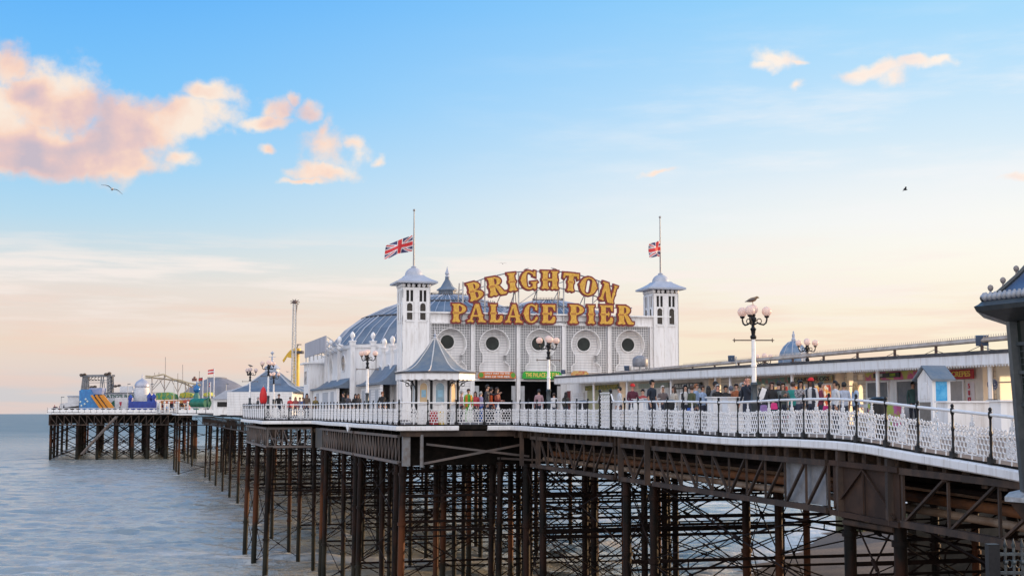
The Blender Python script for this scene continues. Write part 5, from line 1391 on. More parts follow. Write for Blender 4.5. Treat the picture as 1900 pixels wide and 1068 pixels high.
for i, (x, D, s, rz, lb) in enumerate(LAMPS):
    p = PX(x, 767, D); u, v = touv(p); o = lm0 if i == 0 else copy_tree(lm0)
    o.location = (p.x, p.y, zd(u)); o.rotation_euler = (0, 0, rz); o.scale = (s, s, s); tag(o, lb, group='globe lamps along the pier')
# small blue dome beyond the stalls
p = PX(1475, 767, 76); u, v = touv(p); z = zd(u); t = thing('domed_pavilion', 'small pavilion with a blue ribbed dome beyond the stall roof', 'pavilion', (p.x, p.y, z)); c = (p.x, p.y, z)
m = MB(); m.lathe([(.85, 0), (.85, 2.9)], c, 10); m.obj('wall', white, t)
dp = [(.98, 2.9), (.98, 3.0), (.85, 3.05), (.84, 3.4), (.74, 3.8), (.56, 4.1), (.32, 4.33), (.1, 4.42), (.08, 4.5)]
m = MB(); m.lathe(dp, c, 10); m.obj('dome', mat('blue_dome', (.10, .17, .28), .5, col2=(.2, .27, .36), scale=3), t)
m = MB()
for k in range(10): m.tube([(c[0] + r * math.cos(k * .6283), c[1] + r * math.sin(k * .6283), c[2] + h) for r, h in dp[2:]], .025, 4)
m.lathe([(.1, 4.42), (.13, 4.5), (.08, 4.6), (.09, 4.75), (.04, 4.85), (.05, 4.92), (0, 4.98)], c, 8); m.obj('finial', leadpale, t)
# ---------------------------------------------------------------- people
HAIR = {'black': (.012, .010, .010), 'brown': (.05, .025, .014), 'fair': (.34, .22, .10), 'ginger': (.28, .10, .03), 'grey': (.35, .34, .33), 'red': (.55, .02, .02), 'khaki': (.24, .20, .12), 'navy': (.02, .025, .05), 'slate': (.10, .11, .15), 'pale': (.6, .52, .46)}
SKIN = {'l': (.56, .32, .23), 'm': (.42, .23, .15), 'd': (.12, .06, .04), 'p': (.62, .30, .22)}
def cmat(name, c, rough=.75, plaid=None):
    if name in MATS: return MATS[name]
    m = mat(name, c, rough, col2=tuple(x * .72 for x in c), scale=9, lo=.4, hi=.7)
    if plaid:
        nt = m.node_tree; N = nt.nodes; L = nt.links; b = N['Principled BSDF']
        tc = N.new('ShaderNodeTexCoord'); ck = N.new('ShaderNodeTexChecker'); ck.inputs['Scale'].default_value = 16; L.new(tc.outputs['Object'], ck.inputs[0]); ck.inputs[1].default_value = c + (1,); ck.inputs[2].default_value = plaid + (1,); L.new(ck.outputs[0], b.inputs['Base Color'])
    return m
def cname(c): return '_'.join('%02d' % int(x * 99) for x in c)
eyem = mat('eye_dark', (.01, .008, .008), .2); lipm = mat('lip', (.34, .10, .09), .5); shoem = mat('shoe_dark', (.03, .028, .028), .6)

def person(label, x, D, H=1.72, face=0., top=(.02, .02, .03), legs=(.03, .04, .07), skin='l', hair='brown', style='short', pose='rest', sleeve=True, build=1., plaid=None, hat=None, jacket=None, zoff=0., skirt=None, group='people on the pier'):
    """face: turn in degrees; 0 looks towards the shore and the viewer"""
    p = PX(x, 767, D); u, v = touv(p); z = zd(u) + zoff; k = H / 1.75
    t = thing('person', label, 'person', (p.x, p.y, z), R(face), group)
    B = build; fw = -1   # local front is -Y
    J = {'pel': (0, 0, .95), 'wai': (0, .005, 1.10), 'che': (0, 0, 1.30), 'nb': (0, .005, 1.45), 'nk': (0, 0, 1.52), 'h1': (0, -.018, 1.60), 'h2': (0, -.01, 1.69)}
    rad = {'pel': (.155 * B, .115 * B), 'wai': (.14 * B, .105 * B), 'che': (.16 * B, .115 * B), 'nb': (.085, .07), 'nk': (.052, .054), 'h1': (.070, .084), 'h2': (.074, .088)}
    E = [('pel', 'wai'), ('wai', 'che'), ('che', 'nb'), ('nb', 'nk'), ('nk', 'h1'), ('h1', 'h2')]
    for s, n in ((1, 'r'), (-1, 'l')):
        arm = {'rest': ((.215 * B, .02, 1.13), (.225 * B, -.09, .89)), 'rail': ((.225 * B, -.05, 1.14), (.16, -.30, 1.04)), 'phone': ((.20, -.12, 1.17), (.06, -.30, 1.27)), 'mouth': ((.24, -.14, 1.20), (.07, -.16, 1.47)), 'hold': ((.22, -.03, 1.13), (.12, -.27, 1.12)), 'point': ((.30, -.16, 1.30), (.36, -.42, 1.38))}
        q = pose
        if pose in ('mouth', 'point') and s < 0: q = 'rest'
        el, wr = arm[q]
        el = (el[0] * s, el[1], el[2]); wr = (wr[0] * s, wr[1], wr[2])
        J.update({n + 'sh': (.175 * s * B, 0, 1.405), n + 'el': el, n + 'wr': wr, n + 'hip': (.088 * s, 0, .90), n + 'kn': (.10 * s, -.015, .50), n + 'an': (.105 * s, .025, .09), n + 'to': (.12 * s, -.13, .035)})
        rad.update({n + 'sh': (.068, .066), n + 'el': (.046, .046), n + 'wr': (.031, .027), n + 'hip': (.105 * B, .105 * B), n + 'kn': (.066, .066), n + 'an': (.046, .05), n + 'to': (.044, .032)})
        d = (Vector(wr) - Vector(el)).normalized(); side = Vector((0, 0, 1)) if abs(d.z) < .7 else Vector((0, 1, 0)); side = (side - d * side.dot(d)).normalized()
        W = Vector(wr); pm = W + d * .07
        J[n + 'pm'] = tuple(pm); rad[n + 'pm'] = (.036, .020)
        E += [('che', n + 'sh'), (n + 'sh', n + 'el'), (n + 'el', n + 'wr'), (n + 'wr', n + 'pm'), ('pel', n + 'hip'), (n + 'hip', n + 'kn'), (n + 'kn', n + 'an'), (n + 'an', n + 'to')]
        curl = d.cross(side) * .02 * s
        for i, (o_, l_) in enumerate(((-.027, .066), (-.009, .078), (.009, .074), (.027, .056))):
            a = pm + d * .03 + side * o_; J[n + 'f%d' % i] = tuple(a + d * l_ * .5); J[n + 'g%d' % i] = tuple(a + d * l_ * .9 + curl)
            rad[n + 'f%d' % i] = (.0095, .0095); rad[n + 'g%d' % i] = (.008, .008); E += [(n + 'pm', n + 'f%d' % i), (n + 'f%d' % i, n + 'g%d' % i)]
        J[n + 'th'] = tuple(W + d * .03 - side * .042); J[n + 'ti'] = tuple(W + d * .075 - side * .056); rad[n + 'th'] = (.012, .012); rad[n + 'ti'] = (.0095, .0095)
        E += [(n + 'wr', n + 'th'), (n + 'th', n + 'ti')]
    keys = list(J); ix = {a: i for i, a in enumerate(keys)}
    me = bpy.data.meshes.new('skeleton'); me.from_pydata([tuple(c * k for c in J[a]) for a in keys], [(ix[a], ix[b]) for a, b in E], [])
    o = bpy.data.objects.new('skeleton', me); C.objects.link(o)
    sk = o.modifiers.new('s', 'SKIN'); sk.use_smooth_shade = True; sk.branch_smoothing = .2
    for a in keys: me.skin_vertices[0].data[ix[a]].radius = tuple(q * k for q in rad[a])
    me.skin_vertices[0].data[ix['pel']].use_root = True
    ss = o.modifiers.new('d', 'SUBSURF'); ss.levels = 1; ss.render_levels = 1
    dg = bpy.context.evaluated_depsgraph_get(); bm_ = bpy.data.meshes.new_from_object(o.evaluated_get(dg)); bpy.data.objects.remove(o)
    # face: eyes, nose, mouth joined to the same body mesh
    vs = [tuple(v_.co) for v_ in bm_.vertices]; fs = [tuple(q.vertices) for q in bm_.polygons]
    zw = .93 * k; hands = [Vector(J[n + 'wr']) * k for n in 'rl']; els = [Vector(J[n + 'el']) * k for n in 'rl']; pms = [Vector(J[n + 'pm']) * k for n in 'rl']
    ms = []
    for q in bm_.polygons:
        c = q.center
        if c.z > 1.475 * k and abs(c.x) < .13 and c.y > -.125 * k: ms.append(0)
        elif any((c - h).length < .13 * k and (c - h).dot(h - e) > .0 for h, e in zip(hands, els)): ms.append(0)
        elif not sleeve and any((c - (h + (e - h) * max(0, min(1.05, (c - h).dot(e - h) / (e - h).length_squared)))).length < .075 * k and (c - h).dot(e - h) / (e - h).length_squared < 1.05 and abs(c.x) > .13 for h, e in zip(hands, els)): ms.append(0)
        elif c.z < .075 * k: ms.append(3)
        elif c.z < zw and abs(c.x) < .23 and not any((c - h).length < .11 * k for h in pms): ms.append(2)
        else: ms.append(1)
    m = MB(); m.v = vs; m.f = fs; m.m = ms
    hc = Vector((0, -.012, 1.645)) * k
    m.k = 0; m.ball(hc + Vector((0, -.088, -.012)) * k, .017 * k, 8, 6, (.8, 1.1, 1.5)); [m.ball(hc + Vector((s * .076, .0, -.005)) * k, .025 * k, 6, 5, (.4, .8, 1.2)) for s in (-1, 1)]
    m.k = 4; [m.ball(hc + Vector((s * .031, -.080, .018)) * k, .0125 * k, 6, 5, (1.3, .6, .8)) for s in (-1, 1)]
    m.k = 5; m.ball(hc + Vector((0, -.078, -.052)) * k, .018 * k, 8, 5, (1.3, .5, .45))
    m.obj('body', [cmat('skin_' + skin, SKIN[skin], .5), cmat('cloth_' + cname(top) + ('_plaid' if plaid else ''), top, plaid=plaid), cmat('cloth_' + cname(legs), legs), shoem, eyem, lipm], t, sm=180, local=True)
    bpy.data.meshes.remove(bm_)
    if style != 'bald':
        hm = cmat('hair_' + hair, HAIR[hair], .6); h = MB(); n, mm = 18, 12; r = .099 * k; pts = []
        for i in range(mm + 1):
            a = math.pi * i / mm
            for j in range(n): b = 2 * math.pi * j / n; pts.append(hc + Vector((r * .93 * math.sin(a) * math.cos(b), r * 1.08 * math.sin(a) * math.sin(b) + .006 * k, r * 1.12 * math.cos(a) + .018 * k)))
        f2 = []
        for i in range(mm):
            for j in range(n):
                q = (i * n + j, (i + 1) * n + j, (i + 1) * n + (j + 1) % n, i * n + (j + 1) % n); c = sum((pts[e] for e in q), Vector()) / 4 - hc
                zc_ = c.z / k; yc = c.y / k
                if zc_ > .062 or (yc > -.02 and zc_ > (-.05 if style == 'short' else -.12)) or (style in ('long', 'hood') and yc > -.062 and abs(c.x) > .06 * k): f2.append(q)
        h.add(pts, f2)
        if style in ('long', 'hood'):
            L_ = .24 if style == 'long' else .16
            h.ball(hc + Vector((0, .055, -.16)) * k, .1 * k, 12, 8, (1.0, .62, L_ * 8))
            for s in (-1, 1): h.ball(hc + Vector((s * .075, -.01, -.12)) * k, .034 * k, 8, 6, (1, 1.1, 4.6))
        if style == 'tail': h.tube([hc + Vector(q) * k for q in ((0, .09, .03), (0, .15, 0), (0, .16, -.1), (0, .13, -.2))], [.02 * k, .035 * k, .03 * k, .008 * k], 8)
        if style == 'bun': h.ball(hc + Vector((0, .09, .06)) * k, .045 * k, 8, 6)
        h.obj('hair', hm, t, sm=180, local=True)
    if hat:
        h = MB(); h.lathe([(.108 * k * math.cos(a), .115 * k * math.sin(a)) for a in np.linspace(0, 1.55, 7)], hc + Vector((0, .004, .035)) * k, 16)
        if hat[1] == 'cap': h.prism([(-.075 * k, 0), (-.07 * k, .09 * k), (-.03 * k, .115 * k), (.03 * k, .115 * k), (.07 * k, .09 * k), (.075 * k, 0)], hc + Vector((0, -.09, .055)) * k, (-1, 0, 0), (0, -1, -.25), .012)
        h.obj('hat', cmat('hat_' + cname(hat[0]), hat[0]), t, sm=60, local=True)
    if jacket:      # an open outer layer over shoulders and back
        h = MB(); pts = []; n = 18
        for zz, rx, ry in ((1.44, .12, .10), (1.39, .20, .13), (1.28, .19, .14), (1.1, .175, .135), (.96, .185, .145), (.84, .19, .15)):
            for j in range(n + 1): a = R(-90 + 26 + 308 * j / n); pts.append(Vector((rx * B * math.cos(a), ry * B * math.sin(a), zz)) * k)
        h.add(pts, [(i * (n + 1) + j, i * (n + 1) + j + 1, (i + 1) * (n + 1) + j + 1, (i + 1) * (n + 1) + j) for i in range(5) for j in range(n)])
        h.obj('jacket', cmat('jacket_' + cname(jacket), jacket), t, sm=180, local=True)
    if skirt:
        h = MB(); h.lathe([(.165 * k, 1.0 * k), (.20 * k, .8 * k), (.24 * k, .55 * k), (.25 * k, .5 * k)], (0, 0, 0), 16); h.obj('skirt', cmat('skirt_' + cname(skirt), skirt), t, sm=60, local=True)
    return t

def DH(y, H, dz=.62):      # distance at which a head of height H stands at photo height y
    return 2600 * (H - dz) / (767 - y)
def P(label, x, y, H=1.7, **k): return person(label, x, DH(y, H, k.pop('dz', .62)), H, **k)
navy = (.012, .016, .03); blk = (.012, .012, .014); denim = (.06, .10, .20); ltblue = (.30, .40, .58); grey = (.2, .2, .21)
P('person in a red cap and maroon jumper at the railing', 1174, 716, 1.72, top=(.09, .012, .03), hat=((.55, .015, .012), 'cap'), style='short', hair='grey', face=8, skin='p', pose='rail')
person('small person in teal and red beside the person in a red cap', 1193, 53.2, 1.48, top=(.30, .05, .05), hair='black', face=-10, legs=(.02, .12, .12))
P('person in a navy T-shirt with blue sleeves, looking right', 1210, 707, 1.80, top=(.012, .02, .035), sleeve=False, hair='black', face=50, skin='m', build=1.1, jacket=None)
P('person in a pale headscarf and brown-grey jacket', 1230, 719, 1.66, top=(.13, .10, .10), style='hood', hair='pale', face=15, skin='m', pose='rail')
P('person in sunglasses, black vest and white sleeves', 1272, 716.5, 1.66, top=(.62, .62, .62), style='long', hair='black', face=2, jacket=blk, pose='hold')
P('person in light blue looking right, beside the pale denim jacket', 1292, 715, 1.72, top=ltblue, hair='ginger', face=60)
P('person in a pale denim jacket leaning towards the railing', 1304, 718, 1.64, top=ltblue, style='bun', hair='brown', face=45, skin='m', pose='rail')
P('person in dark green facing away behind the pale denim jacket', 1315, 719.5, 1.66, top=(.03, .04, .04), style='long', hair='black', face=160)
P('person in a black cap and grey top', 1328, 711, 1.78, top=grey, hat=((.012, .012, .014), 'cap'), face=40, hair='black', dz=.61)
P('person in a black jacket bowed over the lectern cabinet', 1332, 716, 1.68, top=blk, hair='grey', face=25, build=1.15, skin='p', pose='hold')
P('person in black right of the one bowed over the lectern cabinet', 1347, 718, 1.64, top=blk, style='bun', hair='black', face=15, skin='m')
P('person in a slate beanie and dark coat turned away', 1357, 720.5, 1.64, top=(.05, .05, .06), style='short', hair='slate', face=190, hat=((.10, .11, .15), 'beanie'))
P('person in a navy jacket raising a hand to the mouth', 1388, 697.5, 1.84, top=navy, style='bald', face=-50, pose='mouth', skin='p', build=1.15, dz=.63)
P('person in a khaki hat holding a white board', 1416, 716, 1.64, top=(.05, .05, .06), hat=((.26, .22, .12), 'cap'), hair='fair', face=30, skin='l', pose='hold')
P('person in black with a bright pink bag', 1432, 709.5, 1.68, top=blk, style='long', hair='brown', face=20, pose='rail')
P('person in a grey and green top looking down', 1453, 711, 1.67, top=(.09, .11, .10), style='long', hair='brown', face=5, jacket=(.16, .17, .18), pose='phone')
P('person in teal facing away behind the plaid coat', 1472, 710, 1.72, top=(.02, .26, .24), hair='brown', face=170)
P('person in a grey plaid coat looking down', 1486, 707.5, 1.72, top=(.34, .33, .34), plaid=(.14, .13, .15), style='long', hair='black', skin='m', face=10, pose='phone', build=1.1)
P('person in a bright red headscarf, white top and navy jacket', 1506, 701.5, 1.76, top=(.62, .62, .64), style='long', hair='black', hat=((.62, .012, .015), 'beanie'), skin='d', face=-40, jacket=navy, dz=.63)
P('person in a white top, looking left beside the glowing screen', 1551, 708, 1.70, top=(.66, .66, .67), style='tail', hair='black', face=-75, skin='m', dz=.64)
P('person in a pale grey-blue shirt seen from behind', 1567, 712, 1.70, top=(.42, .48, .60), hair='black', face=185, skin='m', sleeve=False, dz=.64)
person('vendor in dark green at the doughnut stall window', 1695, PX(1695, 767, 1).y * (UV(uofx(1695, VF), VF - .45).y), 1.72, top=(.04, .10, .10), hair='black', face=0, skin='m', zoff=.05)
P('person in black half hidden behind the grey and green top', 1446, 708.5, 1.74, top=(.03, .03, .035), hair='black', face=150)
P('person in cream between the pale headscarf and the sunglasses', 1251, 719, 1.62, top=(.55, .48, .40), style='long', hair='brown', face=-60)
P('person in olive left of the person in light blue', 1284, 718, 1.62, top=(.08, .09, .04), hair='brown', face=120)
P('person in a rust-coloured jumper behind the slate beanie', 1367, 715, 1.74, top=(.30, .09, .03), hair='brown', face=-30)
P('person in burgundy between the red headscarf and the white top', 1524, 711, 1.66, top=(.16, .02, .05), style='bun', hair='black', face=70, pose='hold')
P('person in charcoal left of the navy jacket', 1377, 713, 1.76, top=(.04, .04, .045), hair='grey', face=60, pose='phone')
P('person in pale blue at the arched panes beside the doughnut stall', 1588, 711, 1.68, top=(.36, .46, .60), style='long', hair='fair', face=100, dz=.64)
P('person in white beside the tall pierced panel', 1150, 720, 1.70, top=(.6, .6, .62), hair='black', face=-80, dz=.58)
# in front of the hall
P('person with a pinkish shawl at the kiosk table', 856, 725, 1.66, top=(.42, .20, .20), hair='grey', face=100, dz=.5)
P('person in a green and orange tabard', 869, 722, 1.74, top=(.10, .42, .04), hair='brown', legs=(.1, .4, .05), jacket=(.62, .20, .02), face=20, dz=.5, skin='m')
P('person in a red top left of the lilac top', 882, 727, 1.62, top=(.45, .05, .06), style='long', hair='brown', face=-20, dz=.5)
P('person in a lilac top and bright blue trousers', 892, 727, 1.62, top=(.36, .30, .48), legs=(.02, .12, .45), hair='grey', face=120, dz=.5)
P('person in dark clothes in the left doorway, arm held out', 904, 713, 1.86, top=(.02, .02, .03), hair='black', face=70, pose='point', dz=.48)
P('person in an orange vest behind the dark-clothed person in the doorway', 911, 718, 1.74, top=(.62, .10, .02), hair='black', face=100, dz=.48)
P('person in a dark red jacket and jeans in the left doorway', 922, 718, 1.74, top=(.20, .03, .02), legs=denim, style='long', hair='brown', face=60, dz=.48, pose='hold')
P('person in pale pink just inside the right doorway', 1000, 722, 1.78, top=(.38, .24, .26), hair='black', face=180, dz=.47)
P('person in a white shirt with a dark bag below the lamp', 1028, 730.5, 1.60, top=(.66, .66, .68), hair='brown', face=190, dz=.52)
P('person in a dark olive coat beside the white shirt', 1050, 729, 1.64, top=(.05, .045, .035), style='long', hair='black', face=150, dz=.52)
# along the side of the hall
for x, y, H, tp, hr, st, fc, lb in ((637, 728.5, 1.74, blk, 'black', 'short', -60, 'person in black, leftmost of the group by the side porch'), (645, 731, 1.68, (.05, .05, .07), 'brown', 'short', 20, 'person in dark grey, second from left by the side porch'), (659, 731, 1.66, blk, 'black', 'long', 30, 'person in black, third from left by the side porch'), (665, 731, 1.66, (.06, .05, .05), 'brown', 'long', -30, 'person in dark brown with raised hand by the side porch'), (709, 727, 1.78, (.012, .012, .012), 'ginger', 'short', 20, 'person in a black jumper alone near the octagonal kiosk')):
    P(lb, x, y, H, top=tp, hair=hr, style=st, face=fc, dz=.44, pose='hold' if 'raised' in lb else 'rest')
for x, y, H, tp, hr, st, fc, lb in ((478, 737, 1.6, (.10, .10, .10), 'grey', 'short', 80, 'person bending beside the red parasol'), (517, 731, 1.78, blk, 'black', 'short', 30, 'person in black right of the far globe lamps'), (538, 737, 1.6, (.62, .05, .05), 'brown', 'short', 0, 'person in bright red beside the flag mast'), (548, 737, 1.62, (.30, .08, .08), 'brown', 'long', 0, 'person in dull red left of the blue top'), (556, 738, 1.62, (.26, .20, .24), 'fair', 'short', 40, 'person in mauve near the flag mast'), (562, 738, 1.6, (.08, .12, .26), 'brown', 'short', -20, 'person in a dark blue top near the rear range'), (569, 730, 1.78, (.12, .08, .06), 'black', 'long', 10, 'person with a dark hood in brown near the rear range'), (585, 736, 1.64, (.20, .15, .05), 'fair', 'short', 0, 'person in mustard beside the white porch')):
    P(lb, x, y, H, top=tp, hair=hr, style=st, face=fc, dz=.40, build=1.2 if 'black right' in lb else 1)

def bag(label, x, y, D, c, r=.13, name='handbag'):
    p = PX(x, y, D); t = thing(name, label, 'bag', p)
    m = MB(); m.prism([(-r, -r * .8), (-r * .85, -r), (r * .85, -r), (r, -r * .8), (r * .78, r * .6), (r * .55, r * .75), (-r * .55, r * .75), (-r * .78, r * .6)], p + Vector((0, -r * .35, 0)), (1, 0, 0), (0, 0, 1), r * .7); m.obj('pouch', cmat('bag_' + cname(c), c, .4), t)
    m = MB(); m.tube([p + Vector((r * math.cos(a), -.02, r * .7 + r * 1.6 * math.sin(a))) for a in np.linspace(0, math.pi, 9)], .012, 5); m.obj('strap', black, t)
bag('bright pink heart-like bag held at the railing by a person in black', 1436, 752, DH(709.5, 1.68) - .6, (.72, .03, .22), .12)
bag('lilac bag hanging below the white board', 1417, 756, DH(716, 1.64) - .6, (.34, .22, .50), .14)
bag('bright blue bag at the waist of the person in sunglasses', 1279, 760, DH(716.5, 1.66) - .5, (.02, .10, .45), .10)
bag('magenta bag hanging left of the person in a white top', 1533, 757, DH(708, 1.70) - .5, (.62, .03, .22), .12)
p = PX(1414, 733, DH(716, 1.64) - .45); t = thing('placard', 'white board held upright by the person in the khaki hat', 'board', p)
m = MB(); m.prism(rect(-.10, -.28, .10, .28), p, (.86, 0, -.35), (.35, 0, .93), .02); m.obj('sheet', white2, t); m = MB(); m.tube([p + Vector((-.14, .03, .28)), p + Vector((.02, .03, -.3))], .012, 5); m.obj('edge', black, t)
for x, y, D, lb in ((1243, 741, 49, 'black litter bin behind the railing right of the headscarf'), (1630, 736, 36, 'black rounded bin top behind the railing by the doughnut stall'), (1843, 740, 45, 'black barrel bin under the round plaque'), (1082, 742, 60, 'low black bin behind the railing by the tall pierced panel')):
    p = PX(x, 767, D); u, v = touv(p); z = zd(u); t = thing('litter_bin', lb, 'litter bin', (p.x, p.y, z), group='black litter bins'); H = (767 - y) / 2600 * D + EYE - z
    m = MB(); m.lathe([(.17, 0), (.2, .05), (.22, H * .5), (.2, H - .08)], (p.x, p.y, z), 14); m.obj('drum', black, t, sm=40); m = MB(); m.lathe([(.21, H - .09), (.22, H - .05), (.12, H), (0, H)], (p.x, p.y, z), 14); m.obj('lid', black, t, sm=40)
# ---------------------------------------------------------------- seaward of the hall
def box_px(m, x0, y0, x1, y1, D, depth):
    a, b = PX(x0, y1, D), PX(x1, y0, D)
    m.box(((a.x + b.x) / 2, D + depth / 2, (a.z + b.z) / 2), (b.x - a.x, depth, b.z - a.z)); return a, b
def poly_px(m, pts, D, depth):
    q = [PX(x, y, D) for x, y in pts]; o = q[0]
    m.prism([(p.x - o.x, p.z - o.z) for p in q], o, (1, 0, 0), (0, 0, 1), depth)
def base(x, D): p = PX(x, 767, D); u, v = touv(p); return Vector((p.x, p.y, zd(u)))

UB0 = uofx(601, -2.9)
# flat billboard seen edge-on over the rear range
bb = thing('rooftop_billboard', 'weathered white billboard on struts over the rear range, left of the finials', 'billboard', UV(URR - 3, -2.5, EYE + 4.3))
m = MB(); WB = uofx(564, -2.9) - uofx(602, -2.9)
m.prism([(0, 0), (WB, 0), (WB, 1.22), (0, 1.22)], UV(uofx(564, -2.9), -2.9, EYE + 4.72), -EXA, EZ, .1); m.obj('board', mat('billboard_face', (.46, .46, .50), .6, col2=(.30, .29, .33), scale=1.2, stretch=(3, 3, .3), lines=(1, .8, .3, (.33, .31, .34))), bb)
m = MB()
for i in range(6): m.bar(UV(UB0 + i * WB / 5.2, -2.7, EYE + 5.85 - .05 * i), UV(UB0 + i * WB / 5.2, -.6, EYE + 4.4), .06); m.bar(UV(UB0 + i * WB / 5.2, -2.8, EYE + 4.3), UV(UB0 + i * WB / 5.2, -2.8, EYE + 5.9), .08)
m.obj('struts', galv, bb)
# low pavilion with a lead pyramid roof
pv = thing('low_pavilion', 'low white pavilion with a lead pyramid roof and lantern beyond the red parasol', 'pavilion', base(485, 174))
K = 1.27; zz = zd(105); m = MB(); a, b = PX(421, 770, 168), PX(542, 727, 168)
m.box(((a.x + b.x) / 2, 172.5, (zz + EYE + 2.6) / 2), (b.x - a.x, 9, EYE + 2.6 - zz)); m.obj('wall', board, pv)
c = Vector(((a.x + b.x) / 2 + .6, 173, EYE)); hw = (b.x - a.x) / 2
m = MB(); m.lathe([(hw * 1.5, 2.55), (hw * 1.52, 2.7), (hw * .95, 3.4), (.95, 5.15), (.76, 5.2)], c, 4, math.pi / 4); m.obj('roof', lead, pv)
m = MB()
for k in range(4):
    a_ = math.pi / 4 + k * math.pi / 2; m.tube([(c.x + r * math.cos(a_), c.y + r * math.sin(a_), c.z + h + .03) for r, h in ((hw * 1.52, 2.7), (hw * .95, 3.4), (.95, 5.15))], .08, 4)
m.obj('hip_rolls', leadpale, pv)
m = MB(); m.lathe([(.9, 5.1), (.9, 5.5), (1.05, 5.55), (.6, 6.0), (.2, 6.3), (.12, 6.7), (.16, 6.8), (.04, 7.2), (.26, 7.5), (.04, 7.7), (0, 7.75)], c, 8); m.bar((c.x - .45, c.y, c.z + 7.0), (c.x + .45, c.y, c.z + 7.0), .06); m.obj('lantern', leadpale, pv, sm=30)
m = MB(); m.lathe([(4, 2.0), (3.3, 2.9), (1.9, 3.4), (0, 3.55)], (PX(550, 700, 180).x, 180, EYE), 12); m.obj('side_dome', lead, pv, sm=40)
k2 = thing('gabled_stall', 'small white gabled stall beyond the low pavilion, dark serving hatch', 'stall', base(410, 190)); m = MB()
box_px(m, 396, 738, 432, 770, 190, 5); m.obj('wall', white, k2); m = MB(); poly_px(m, [(392, 740), (434, 740), (434, 722), (418, 724)], 189.6, 6); m.obj('roof', leadpale, k2); m = MB(); box_px(m, 403, 745, 421, 754, 189.9, .2); m.obj('hatch', shadowgap, k2)
# red parasol, furled
p = base(488, 97); t = thing('furled_parasol', 'tall furled bright red parasol by the railing left of the white hall', 'parasol', p)
m = MB(); m.lathe([(.06, .9), (.2, 1.05), (.27, 1.4), (.25, 1.75), (.15, 2.1), (.03, 2.25), (0, 2.3)], p, 12); m.obj('canopy', mat('parasol_red', (.65, .012, .012), .55, col2=(.45, .01, .01), scale=3), t, sm=60); m = MB(); m.tube([p, p + EZ * 2.35], .03, 6); m.obj('pole', galv, t)
# lattice mast and yellow ride tower
p = base(544, 175); t = thing('ride_mast', 'tall slender white lattice mast with a dark ride seat at its top', 'ride', p); H = PX(544, 564, 175).z - p.z; m = MB(); w = .21
for sx, sy in ((-1, -1), (1, -1), (1, 1), (-1, 1)): m.bar((p.x + sx * w * 1.3, p.y + sy * w, p.z), (p.x + sx * w * .8, p.y + sy * w, p.z + H), .12)
for i in range(26):
    z_, z2 = p.z + H * i / 26, p.z + H * (i + 1) / 26; s = 1 if i % 2 else -1; m.bar((p.x - s * w, p.y - w, z_), (p.x + s * w, p.y - w, z2), .06); m.bar((p.x - w, p.y - w, z2), (p.x + w, p.y - w, z2), .06)
m.obj('mast', galv, t); m = MB(); q = p + EZ * (H + .25); m.ball(q, .3, 10, 7, (1.1, .8, .9))
for a_ in range(9): m.tube([q, q + Vector((math.cos(a_ * .7), .3, math.sin(a_ * .7) * .7)) * .6], .05, 4)
m.bar(q + Vector((.3, 0, -.3)), p + EZ * (H - 1.2) + Vector((.2, 0, 0)), .1); m.obj('ride_seat', mat('seat_dark', (.06, .045, .05), .6, col2=(.16, .10, .08), scale=5), t)
p = base(549, 182); t = thing('ride_tower', 'yellow cylindrical ride tower with an outstretched wing beside the lattice mast', 'ride', p); yel = mat('ride_yellow', (.62, .38, .02), .45, col2=(.50, .28, .02), scale=2); zt = PX(549, 646, 182).z
m = MB(); m.lathe([(.5, 0), (.5, 3.2), (.42, 3.3), (.40, zt - p.z - .6), (.58, zt - p.z - .5), (.55, zt - p.z), (0, zt - p.z + .05)], p, 12); m.obj('column', yel, t, sm=40)
m = MB(); m.box((p.x, p.y, zt - .5), (1.7, 1.4, .35)); m.bar((p.x, p.y, zt), (p.x + .2, p.y, zt + .55), .12); m.bar((p.x + .0, p.y, zt + .5), (p.x + .6, p.y, zt + .5), .1); m.obj('collar', darkroof, t)
m = MB(); poly_px(m, [(540, 648), (541, 664), (532, 662), (526, 672), (524, 668), (533, 655)], 181, .3); m.obj('wing', yel, t)
# ---------------------------------------------------------------- rides on the pier head (about 300 m out)
D = 338; zh = EYE + .3
gr_dark = mat('ride_grey', (.14, .15, .17), .5, col2=(.24, .24, .25), scale=1); rwhite = mat('ride_white', (.62, .63, .66), .5, col2=(.5, .5, .52), scale=1)
t = thing('water_ride', 'grey steel gantry of a water ride with a trapezoid frame and dark rock-like tops', 'ride', base(175, 350)); m = MB()
def lat(x0, y0, x1, y1, w, n, D_):
    a, b = PX(x0, y0, D_), PX(x1, y1, D_); s = Vector((w, 0, 0)); s2 = Vector((0, w, 0))
    for o_ in (Vector(), s, s2, s + s2): m.bar(a + o_, b + o_, .22)
    for i in range(n):
        q, r_ = a + (b - a) * i / n, a + (b - a) * (i + 1) / n; m.bar(q, r_ + s, .14); m.bar(q + s, r_, .14); m.bar(q + s2, r_ + s + s2, .12)
lat(146, 757, 154, 698, .9, 9, 350); lat(152, 757, 157, 698, .9, 9, 350); lat(199, 757, 199, 697, 1.2, 9, 350); lat(204, 757, 204, 697, .5, 9, 350)
a, b = PX(149, 697, 350), PX(207, 696, 350); m.bar(a, b, .7, .5); m.bar(PX(156, 706, 350), PX(200, 705, 350), .14); m.bar(PX(156, 710, 350), PX(200, 709, 350), .12); m.bar(a + Vector((0, 3, 0)), b + Vector((0, 3, 0)), .5)
for x in (164, 188, 192): m.bar(PX(x, 697, 350), PX(x - 4, 735, 350), .16); m.bar(PX(x, 697, 350), PX(x + 3, 735, 350), .16)
m.obj('gantry', gr_dark, t); m = MB()
